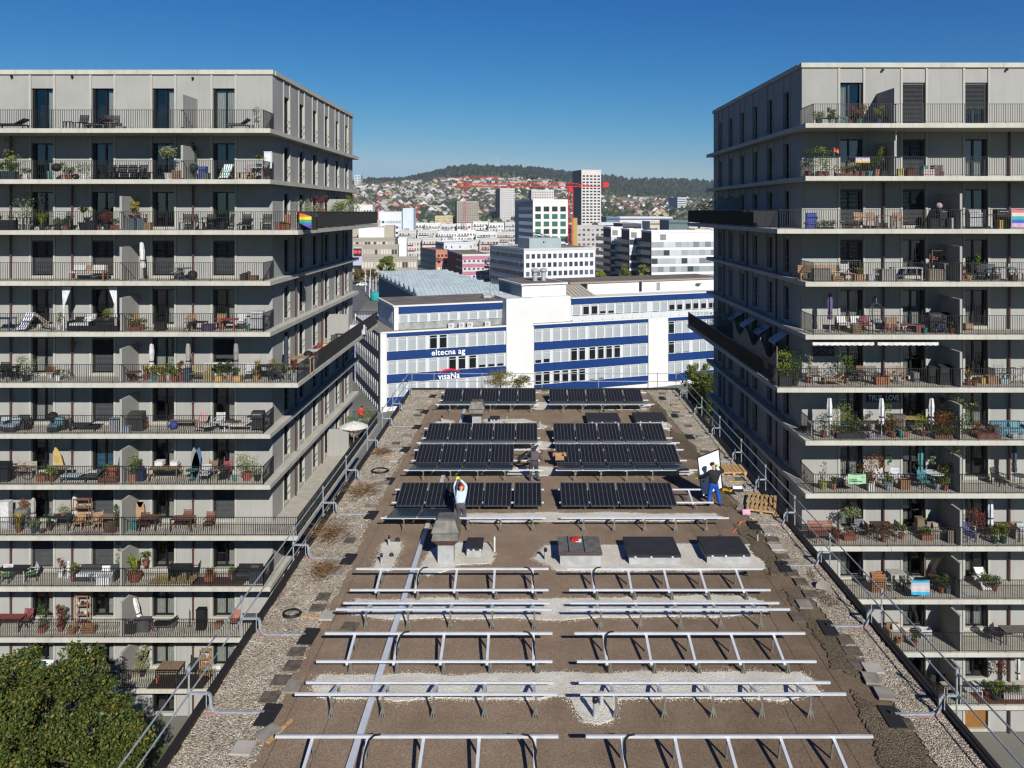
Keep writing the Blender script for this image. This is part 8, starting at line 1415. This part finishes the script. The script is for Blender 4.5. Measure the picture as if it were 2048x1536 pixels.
I('R', 5, (1568, .2, 'plant', 'yellow-green bush in black planter', P_(style='tall', h=1.3, w=.9, leaf='yellow', ps='square', pw=.7, ph=.55, pot='2a2c2e')), (1588, .3, 'plant', 'dark leafed shrub by the corner', P_(h=1.0, w=.9, leaf='dark', pot=dk)), (1590, .15, 'plant', 'small bright shrub on the floor', P_(style='low', h=.5, w=.4, leaf='green', pot=dk)), (1617, .6, 'plant', 'thin olive tree by the wall', P_(style='sparse', h=1.6, w=.4, leaf='olive')), (1631, .5, 'chair', 'round-backed rattan chair', P_(c_='5a4a3c')), (1665, .3, 'lounger', 'pine sloping lounger', P_(c_='a88450', fr='a88450', L=1.1)), (1690, .6, 'plant', 'big leafy bush in terracotta pot', P_(style='bush', h=1.35, w=1.0, leaf='green', pot='a0644a', pw=.5)), (1712, .4, 'table', 'dark table with coral cloth', P_(w=.9, c_='3a3430')), (1726, .6, 'chair', 'brown rattan chair', P_(c_='7a5a40')), (1747, .5, 'chair', 'ornate metal chair', P_(c_='5a5a50', metal=True)), (1762, .35, 'box', 'bright orange wooden crate', P_(w=.75, h=.45, c_='b0602a')), (1783, .5, 'chair', 'left pale wicker chair', P_(c_='a08468')), (1800, .5, 'chair', 'right pale wicker chair', P_(c_='a08468', rz=-30)), (1830, .8, 'box', 'tiny grey cabinet in the doorway', P_(w=.3, h=.5, c_='6a6c70', slat=False)), (1893, .4, 'grill', 'black covered barbecue', P_(body='232528', cover=True)), (1868, .6, 'box', 'tall black covered pile', P_(w=.7, h=.9, c_='1a1c1e', slat=False)), (1936, .2, 'plant', 'ornamental grass by the partition', P_(style='grass', h=.8, w=.7, leaf='straw')), (1949, .15, 'plant', 'tiny clay pot', P_(style='low', h=.2, w=.2)), (1966, .6, 'box', 'yellow power tool case', P_(w=.45, h=.3, c_='b8901c', slat=False)), (1983, .5, 'box', 'open cardboard carton', P_(w=.6, h=.4, c_='a07a48', slat=False)), (2005, .5, 'box', 'crumpled pale blue sheet', P_(w=.4, h=.25, c_='8aa8b0', slat=False)), (2003, .8, 'chair', 'grey metal garden chair', P_(c_='8a8c90', metal=True)), (2034, .4, 'bike', 'silver bicycle at the right edge', P_(c_='7a7c80')))
I('R', 6, (1659, .3, 'parasol', 'leftmost closed white parasol', P_(c_='ccccd0', h=2.25)), (1763, .3, 'parasol', 'middle closed white parasol', P_(c_='ccccd0', h=2.2)), (1863, .3, 'parasol', 'rightmost closed white parasol', P_(c_='ccccd0', h=2.2)), (1635, .5, 'table', 'white garden table', P_(w=1.0, c_='b4b8bc', slats=False)), (1648, .2, 'plant', 'dark shrub before the white table', P_(style='sparse', h=1.1, w=.8, leaf='dark')), (1670, .3, 'plant', 'coral box with plants', P_(style='low', h=.4, w=.5, ps='square', pot='b07a60', leaf='olive')), (1684, .4, 'plant', 'tall yellow-green laurel', P_(style='tall', h=1.5, w=1.0, leaf='yellow')), (1707, .2, 'plant', 'low green bush by the table', P_(h=.8, w=.7, leaf='green')), (1735, .5, 'table', 'long brown wooden table', P_(w=1.8, c_='5a3a2c')), (1742, .2, 'box', 'lilac small crate', P_(w=.3, h=.3, c_='9a8aa0')), (1700, .15, 'plant', 'dark twiggy hedge', P_(style='sparse', h=.9, w=1.2, leaf='dark', ps='box', pw=1.6, ph=.3, pot=dk)), (1772, .4, 'plant', 'dense climber beside the middle parasol', P_(style='tall', h=1.5, w=.6, leaf='green')), (1786, .2, 'plant', 'wide autumn bush', P_(h=.9, w=.9, leaf='autumn')), (1796, .55, 'box', 'wooden bird-house-like cabinet', P_(w=.7, h=1.1, c_='5a5450', slat=False)), (1803, .2, 'bucket', 'turquoise watering tub', P_(c_='1f8a86', h=.4, w=.35)), (1811, .3, 'plant', 'bright orange pot', P_(style='low', h=.1, w=.2, pot='b0562a')), (1820, .6, 'table', 'yellow tall bench', P_(w=1.1, h=.95, c_='a88a2c')), (1845, .4, 'plant', 'green bush in clay pot', P_(h=.9, w=.8, leaf='yellow')), (1872, .2, 'plant', 'reddish hedge left part', P_(h=1.0, w=1.1, leaf='autumn', pot=dk)), (1893, .15, 'plant', 'reddish hedge right part', P_(h=1.2, w=1.2, leaf='autumn', pot=dk, var=2)), (1885, .1, 'plant', 'low green plants before the hedge', P_(style='low', h=.5, w=1.0, leaf='green', ps='box', pw=1.0, ph=.2)), (1908, .4, 'plant', 'tall climbing vine with flowers', P_(style='vine', h=2.3, w=.9, leaf='yellow')), (1920, .05, 'plant', 'big green bush spilling over the slab', P_(style='bush', h=1.2, w=1.1, leaf='dark')), (1945, .5, 'plant', 'thin tree with sparse leaves', P_(style='sparse', h=1.9, w=.9, leaf='yellow')), (1975, .15, 'plant', 'mixed flower box', P_(style='low', h=.6, w=.8, leaf='autumn', ps='box', pw=1.3, ph=.25)), (1958, .6, 'table', 'round pale table', P_(rnd_=True, w=.9, h=.4, c_='a8a08c')), (2018, .5, 'sofa', 'swing seat under a light blue cover', P_(w=1.7, c_='4a8aa0', cushion='5a96aa')), (2032, .15, 'box', 'white slatted crate', P_(w=.6, h=.25, c_='b4b8b4')))
t = item('R', 6, 1884, .75, 'plant', 'clusters hanging by the brown board', style='vine', h=.5, w=.25, leaf='autumn', ps=None, zo=1.5)
I('R', 7, (1645, .3, 'plant', 'twiggy tree in lime banded tub', P_(style='sparse', h=1.2, w=.5, leaf='green', pot='8a9a2c', pw=.5, ph=.4)), (1667, .25, 'plant', 'herbs in coral pot', P_(style='low', h=.4, w=.4, pot='a8644a')), (1678, .6, 'box', 'dark low table-box', P_(w=.5, h=.35, c_='2a2c2c', slat=False)), (1742, .5, 'plant', 'big rusty Japanese-like maple', P_(style='bush', h=1.6, w=1.5, leaf='autumn', pot='b0b0a8', ps='square', ph=.4)), (1741, .15, 'plant', 'white ribbed square pot', P_(style='low', h=.4, w=.4, ps='square', pot='b8b8b4', ph=.38, leaf='autumn')), (1776, .2, 'plant', 'leafy greens in zinc tub', P_(style='low', h=.6, w=.6, pot='8a98a4', pw=.5, ph=.38, leaf='yellow')), (1761, .6, 'chair', 'white folding chair', P_(c_='c0c0c4', metal=True)), (1794, .6, 'chair', 'white slatted folding chair', P_(c_='b8bcc4', metal=True)), (1808, .3, 'box', 'square wooden planter crate', P_(w=.55, h=.55, c_='9a6a34')), (1841, .6, 'parasol', 'closed turquoise parasol', P_(c_='1f8a8c', h=2.3)), (1848, .35, 'chair', 'turquoise chair', P_(c_='1a8490', metal=True)), (1868, .6, 'table', 'white oval table', P_(rnd_=True, w=1.1, h=.75, c_='c0c4c8')), (1874, .2, 'plant', 'green plant in zinc bucket', P_(style='low', h=.5, w=.5, pot='8a98a4', leaf='dark')), (1892, .5, 'plant', 'large flowering shrub in striped tub', P_(h=1.0, w=.9, leaf='bloom', pot='8a8c7a', pw=.7, ph=.45)), (1890, .15, 'plant', 'round greens in terracotta', P_(style='low', h=.5, w=.5, leaf='yellow')), (1912, .3, 'plant', 'very tall vine in zinc pot', P_(style='vine', h=2.2, w=.55, leaf='yellow', pot='8a98a4', ph=.45)), (1866, .9, 'plant', 'ivy strip on the wall', P_(style='vine', h=1.3, w=.3, leaf='olive', ps=None, zo=.9)), (2028, .6, 'parasol', 'closed slate-grey parasol', P_(c_='3a4452', h=2.4)), (1996, .7, 'chair', 'dark sling chair', P_(c_='2a2c30', metal=True, rz=30)), (1778, .9, 'plant', 'small pot hung on the downpipe', P_(style='sparse', h=.4, w=.3, pot='6ab0b8', zo=1.0, ph=.2, pw=.2)), (2040, .4, 'table', 'grey round table', P_(rnd_=True, w=.8, h=.7, c_='5a5c60')))
t = item('R', 7, 1713, 0, 'cloth', 'pale green printed banner tied to the rail', w=.98, h=.5, m=mat('8ab08c', .8, var=.04, name='green_banner'))
q = MB()
for (x0, x1, z0) in ((-.42, 0, -.26), (-.42, .02, -.31), (-.42, .3, -.37), (-.42, .25, -.41)): q.box(x0, x1, -.085, -.08, z0, z0 + .018)
for k in range(6): q.ob((.26 + .03 * k, -.085, -.12 - .02 * (k % 3)), (.03, .004, .015), ry=30 * k)
link('print', q.mesh('print'), pc('2a4a3a'), t)
I('R', 8, (1643, .6, 'bench', 'long reddish slatted bench', P_(w=1.4, c_='9a5a3c')), (1650, .3, 'table', 'reddish low table', P_(w=1.3, h=.45, c_='8a4c30')), (1672, .1, 'plant', 'red-leafed pot at the rail', P_(style='bush', h=.6, w=.5, leaf='autumn')), (1677, .8, 'pole', 'black three-legged stand', P_(c_='1c1c1e', h=1.3)), (1702, .6, 'plant', 'olive tree with round crown', P_(style='ball', h=1.6, w=1.1, leaf='olive', pot='a0603c')), (1722, .6, 'chair', 'glass-topped metal chair', P_(c_='6a7278', metal=True)), (1698, .4, 'box', 'rust-coloured window box', P_(w=.7, h=.25, c_='9a4c2c', slat=False)), (1765, .5, 'table', 'dark wooden dining table', P_(w=1.1, d=1.0, c_='4a3626', h=.78)), (1743, .5, 'chair', 'dining chair left of the dark table', P_(c_='7a4c30', rz=90)), (1782, .6, 'chair', 'dining chair right of the dark table', P_(c_='8a8070', rz=-90)), (1768, .2, 'plant', 'reddish bush before the dining table', P_(style='sparse', h=.8, w=.9, leaf='autumn')), (1803, .45, 'plant', 'shrub in coral pot', P_(h=.7, w=.5, pot='a0583a')), (1839, .9, 'box', 'small shelf with plant in doorway', P_(w=.4, h=.9, c_='7a6a4a', slat=False)), (1852, .4, 'plant', 'terracotta trough with herbs', P_(style='low', h=.4, w=.5, ps='box', pw=.6, ph=.3)), (1872, .6, 'sofa', 'beige lounge chair', P_(w=.7, c_='8a7a68', cushion='9a8c7c')), (1911, .1, 'box', 'slatted grey-brown fence panel', P_(w=.85, d=.1, h=.7, c_='7a6c5a')), (1938, .3, 'chair', 'child chair with blue jacket', P_(c_='1c3a7a', hgt=.7)), (1952, .5, 'plant', 'dark red smoke bush', P_(style='bush', h=1.3, w=1.0, leaf='red', pot=gy)), (1981, .55, 'parasol', 'closed white parasol', P_(c_='c0c4d0', h=2.2)), (2010, .5, 'table', 'brown slatted square table', P_(w=1.1, d=1.1, c_='5a3424')), (2040, .6, 'sofa', 'chair with leaf-patterned cushion', P_(w=.7, c_='8a8478', cushion='a0acac')), (1988, .1, 'plant', 'left green pot by the rail', P_(h=.7, w=.5, pot='1f4a34', leaf='yellow')), (2006, .1, 'plant', 'right green pot by the rail', P_(h=.8, w=.6, pot='1f4a34', leaf='yellow', var=2)))
I('R', 9, (1755, .4, 'box', 'stack of folded wooden chairs', P_(w=.75, d=.35, h=1.05, c_='a06428')), (1792, .6, 'table', 'light square table with dark print', P_(w=.9, h=.95, c_='a8a8a4', slats=False)), (1790, .4, 'bike', 'green child tricycle', P_(c_='1f6a4a', s=.5)), (1812, .5, 'chair', 'dark folding chair', P_(c_='3a3430', metal=True)), (1875, .8, 'lattice', 'wooden trellis with bunting'), (1877, .5, 'table', 'brown side table with drawer', P_(w=.9, h=.7, c_='5a2c1c', slats=False)), (1882, .3, 'plant', 'dark shrub in clay pot', P_(h=.8, w=.7, leaf='dark')), (1913, .2, 'plant', 'upright green succulent', P_(style='grass', h=.9, w=.5, leaf='green')), (1895, .25, 'plant', 'small blue-grey pot', P_(style='low', h=.3, w=.3, pot='4a5c68')), (1942, .3, 'rug', 'white shaggy mat', P_(w=.9, d=.8, c_='b8b8b4')), (1965, .7, 'deckchair', 'white-framed round chair', P_(c1='c0c0c4', c2='c0c0c4', flip=1)), (1973, .55, 'plant', 'leafy plant in coral pot', P_(h=.7, w=.6, leaf='green', pot='a0603c')), (1989, .45, 'plant', 'bushy plant in rusty pot', P_(h=.5, w=.7, leaf='dark', pot='8a4a2c')))
t = item('R', 9, 1840, 0, 'cloth', 'blue-edged grey towel hung on the rail', w=1.0, h=.78, m=bandmat(['2a8ab0', '9aa0a4', 'a8a0a0', '9a9898', '2a8ab0'], -.8, 0.02))
I('R', 10, (1995, .45, 'chair', 'dark wire chair', P_(c_='2a2a2c', metal=True, rz=40)), (2030, .5, 'table', 'large grey-brown table', P_(w=1.5, c_='6a655c', slats=False)), (1796, .4, 'bucket', 'rust-red small pot', P_(c_='9a4a2c')), (1828, .2, 'plant', 'little green plant by the rail', P_(style='low', h=.4, w=.4, leaf='green')), (1850, .8, 'box', 'white stacked crates by the door', P_(w=.6, h=.5, c_='a8acb0')), (1790, .7, 'sofa', 'seat with wooden back and bright bundle', P_(w=.7, c_='8a6038', cushion='b0a898')))
I('R', 11, (1885, .6, 'sofa', 'beige daybed in a dark frame', P_(w=1.0, c_='2a2622', cushion='a89878')), (1900, .2, 'table', 'small white-framed table', P_(w=.8, c_='b0a080')), (1945, .3, 'bench', 'left white metal bench frame', P_(w=.9, c_='c0c0bc', back=False)), (1962, .5, 'table', 'white plank top by the door', P_(w=.8, h=.5, c_='c0c0bc')), (1975, .3, 'plant', 'dark dwarf shrub', P_(h=.7, w=.5, leaf='dark')), (2003, .8, 'plant', 'climbing vine on the wall', P_(style='vine', h=2.0, w=.7, leaf='red')), (2000, .3, 'plant', 'lime shrub', P_(h=.7, w=.5, leaf='yellow', pot=dk)), (2022, .25, 'plant', 'long white flower trough', P_(style='low', h=.5, w=.5, ps='box', pw=1.0, ph=.25, pot='b0aca4', leaf='green')), (1990, .1, 'plant', 'small pot at the rail', P_(style='low', h=.4, w=.35, leaf='yellow', pot=dk)), (2035, .6, 'parasol', 'closed grey-white parasol', P_(c_='b8b6ae', h=2.1)), (1990, .4, 'rug', 'red-brown floor tiles mat', P_(w=2.6, d=1.5, c_='7a3c24')))
# fabrics, signs and awnings fixed to the right tower
D = TW['R']; zf5 = floor_z('R', 5)
for k, (x0, x1) in enumerate(((1626, 1749), (1756, 1878))):
    Y = D['yf'] + .55; a, b = (x0 - CX) * (D['yf'] + .2) / FP, (x1 - CX) * (D['yf'] + .2) / FP; zt = zf5 + 2.6
    t = thing('awning', ['left', 'right'][k] + ' white retractable awning, sixth balcony down, right tower', 'awning', (a, D['yw'] - .1, zt), group='awnings on the right tower')
    part('canopy', MB().hexa([(a, D['yf'] + .25, zt - .17), (b, D['yf'] + .25, zt - .17), (b, D['yw'] - .1, zt - .03), (a, D['yw'] - .1, zt - .03)], [(a, D['yf'] + .25, zt - .15), (b, D['yf'] + .25, zt - .15), (b, D['yw'] - .1, zt - .01), (a, D['yw'] - .1, zt - .01)]), pc('c8c8c4'), t)
    n = 44; vs = []; 
    for i in range(n + 1): x = a + (b - a) * i / n; vs += [(x, D['yf'] + .24, zt - .15), (x, D['yf'] + .24, zt - .29 - .03 * abs(math.sin(i * math.pi / 4)))]
    part('valance', MB().add(vs, [(2 * i, 2 * i + 1, 2 * i + 3, 2 * i + 2) for i in range(n)]), pc('ccccc8'), t)
    for x in (a + .3, b - .3): part('arm', MB().bar((x, D['yf'] + .3, zt - .2), (x, D['yw'] - .1, zt - .2), .03), M_dark, t)
for k, Y in enumerate((48.4, 51.76, 55.12, 58.48)):
    zt = zf5 + 2.25; x0 = D['xw']; t = thing('awning', 'small white window awning over the shaded side terrace, %s from the front' % ORD[k], 'awning', (x0, Y, zt), group='small awnings on the right tower side wall')
    part('canopy', MB().hexa([(x0 - .85, Y - .05, zt - .5), (x0 - .06, Y - .05, zt), (x0 - .06, Y + 1.3, zt), (x0 - .85, Y + 1.3, zt - .5)], [(x0 - .85, Y - .05, zt - .48), (x0 - .06, Y - .05, zt + .02), (x0 - .06, Y + 1.3, zt + .02), (x0 - .85, Y + 1.3, zt - .48)]), pc('c4c8cc'), t)
    part('valance', MB().box(x0 - .87, x0 - .852, Y - .05, Y + 1.3, zt - .66, zt - .48), pc('c4c8cc'), t)
for k, (Y, h, X_) in enumerate(((45.6, 1.5, 14.9), (49.5, 1.8, 15.1), (52.5, 2.0, 14.8), (54.5, 1.6, 15.2), (57.5, 2.1, 14.9), (59, 1.5, 14.4), (61.5, 1.9, 14.7))):
    item('R', 5, 0, 0, 'plant', ['first', 'second', 'third', 'fourth', 'fifth', 'sixth', 'seventh'][k] + ' shaded shrub on the side terrace', X=X_, Y=Y, style='bush', h=h, w=1.4, leaf='dark' if k % 2 else 'green', pot=dk, pw=.6, ph=.5, var=k)
for k, (Y, h) in enumerate(((61, 1.3), (63.5, 1.5), (66, 1.2))): item('R', 2, 0, 0, 'plant', ['near', 'middle', 'far'][k] + ' dark shrub at the end of the side terrace', X=14.4, Y=Y, style='bush', h=h, w=1.3, leaf='dark', pot=dk, pw=.6, ph=.5, var=k)
t = thing('shade_net', 'beige netting sagging between canes along the shaded side terrace', 'net', (D['wide'] + .12, 46, zf5))
part('net', MB().sheet(lambda u, v: (D['wide'] + .14, 44.3 + u * 9.5, zf5 + .9 + v * (1.15 + .35 * math.cos(u * 18.8) - .5 * (1 - u))), 40, 3), mat('7a7468', .9, var=.1), t)
for k in range(4): Y = 44.3 + k * 3.15; part('cane', MB().tube((D['wide'] + .14, Y, zf5), (D['wide'] + .14, Y, zf5 + 2.2), .015, 5), pc('b0a890'), t)
def screen(tw, fl, y0, y1, col='1c1c1e'):
    E = TW[tw]; z = floor_z(tw, fl); x = E['s'] * (E['wide'] + .1); o = part('privacy_screen', MB().box(x, x + .006, y0, y1, z + .08, z + 1.02), M_screen, TOWERS[tw])
screen('L', 2, 50.5, 63.5); screen('L', 2, 66, 69.3); screen('L', 5, 50.2, 58.5, '2c2a28'); screen('L', 5, 60, 66, '3a3834'); screen('R', 2, 48.5, 61); screen('R', 2, 65, 68); screen('R', 5, 44.6, 60, '181818'); screen('L', 8, 61, 69, '2a2622')
# lettered signs and the picture
def sign(tw, body, px, py, px2, Y, back, fore, label, cat='sign', h=None, bands=None, lsc=.8):
    a, b = P(px, py, Y), P(px2, py, Y); hh = h; t = thing('lettered_sign', label, cat, ((a.x + b.x) / 2, Y, a.z)); part('panel', MB().box(a.x, b.x, Y, Y + .02, a.z - hh / 2, a.z + hh / 2), bands or mat(back, .7, var=.03), t)
    cu = bpy.data.curves.new('t', 'FONT'); cu.body = body; cu.size = 1.0; cu.extrude = .01; cu.offset = .012; cu.align_x = 'CENTER'; cu.align_y = 'CENTER'; o = bpy.data.objects.new('t', cu); COL.objects.link(o)
    me = bpy.data.meshes.new_from_object(o.evaluated_get(bpy.context.evaluated_depsgraph_get())); bpy.data.objects.remove(o); v = np.array([x.co[:] for x in me.vertices]); s_ = (b.x - a.x) * .92 / (v[:, 0].max() - v[:, 0].min()); sz = hh * lsc / (v[:, 1].max() - v[:, 1].min())
    while len(me.materials) < 1: me.materials.append(None)
    o = link('lettering', me, mat(fore, .6, var=0), t, (0, -.012, 0), (R(90), 0, 0)); o.scale = (s_, min(sz, s_ * 1.6), .3); return t
sign('R', 'TRUE  LOVE', 1734, 796, 1801, D['yw'] - .22, '101416', 'd0d4d4', 'dark sign reading TRUE LOVE above the seventh balcony, right tower', h=.42, lsc=.75)
sign('R', 'NO WAR', 1711, 320, 1740, D['yf'] + .02, 'a08a90', 'c8c8c8', 'banner reading NO WAR on the second balcony rail, right tower', 'banner', h=.32, bands=bandmat(['a8743a', 'a8a04a', '6a8a6a', '8a6a8a', '6a4a78'], -.16, .16))
t = sign('R', ' ', 1627, 703, 1669, D['yw'] - .12, '20242a', '20242a', 'x', h=.5) if False else thing('wall_picture', 'dark picture with a pale abstract swirl pattern under the left awning', 'picture', P(1648, 703, D['yw'] - .12))
c_ = t.location.copy(); part('canvas', MB().box(c_.x - .6, c_.x + .6, c_.y, c_.y + .04, c_.z - .26, c_.z + .26), mat('1e242a', .7, var=0), t); q = MB(); r_ = random.Random(8)
for _ in range(46): x = c_.x + r_.uniform(-.54, .54); z = c_.z + r_.uniform(-.2, .2); a = r_.uniform(0, 3.1); L_ = r_.uniform(.04, .12); q.bar((x, c_.y - .005, z), (max(c_.x - .58, min(c_.x + .58, x + L_ * math.cos(a))), c_.y - .006, max(c_.z - .24, min(c_.z + .24, z + L_ * math.sin(a)))), .005, .022)
part('pattern', q, pc('9aa0a4'), t)
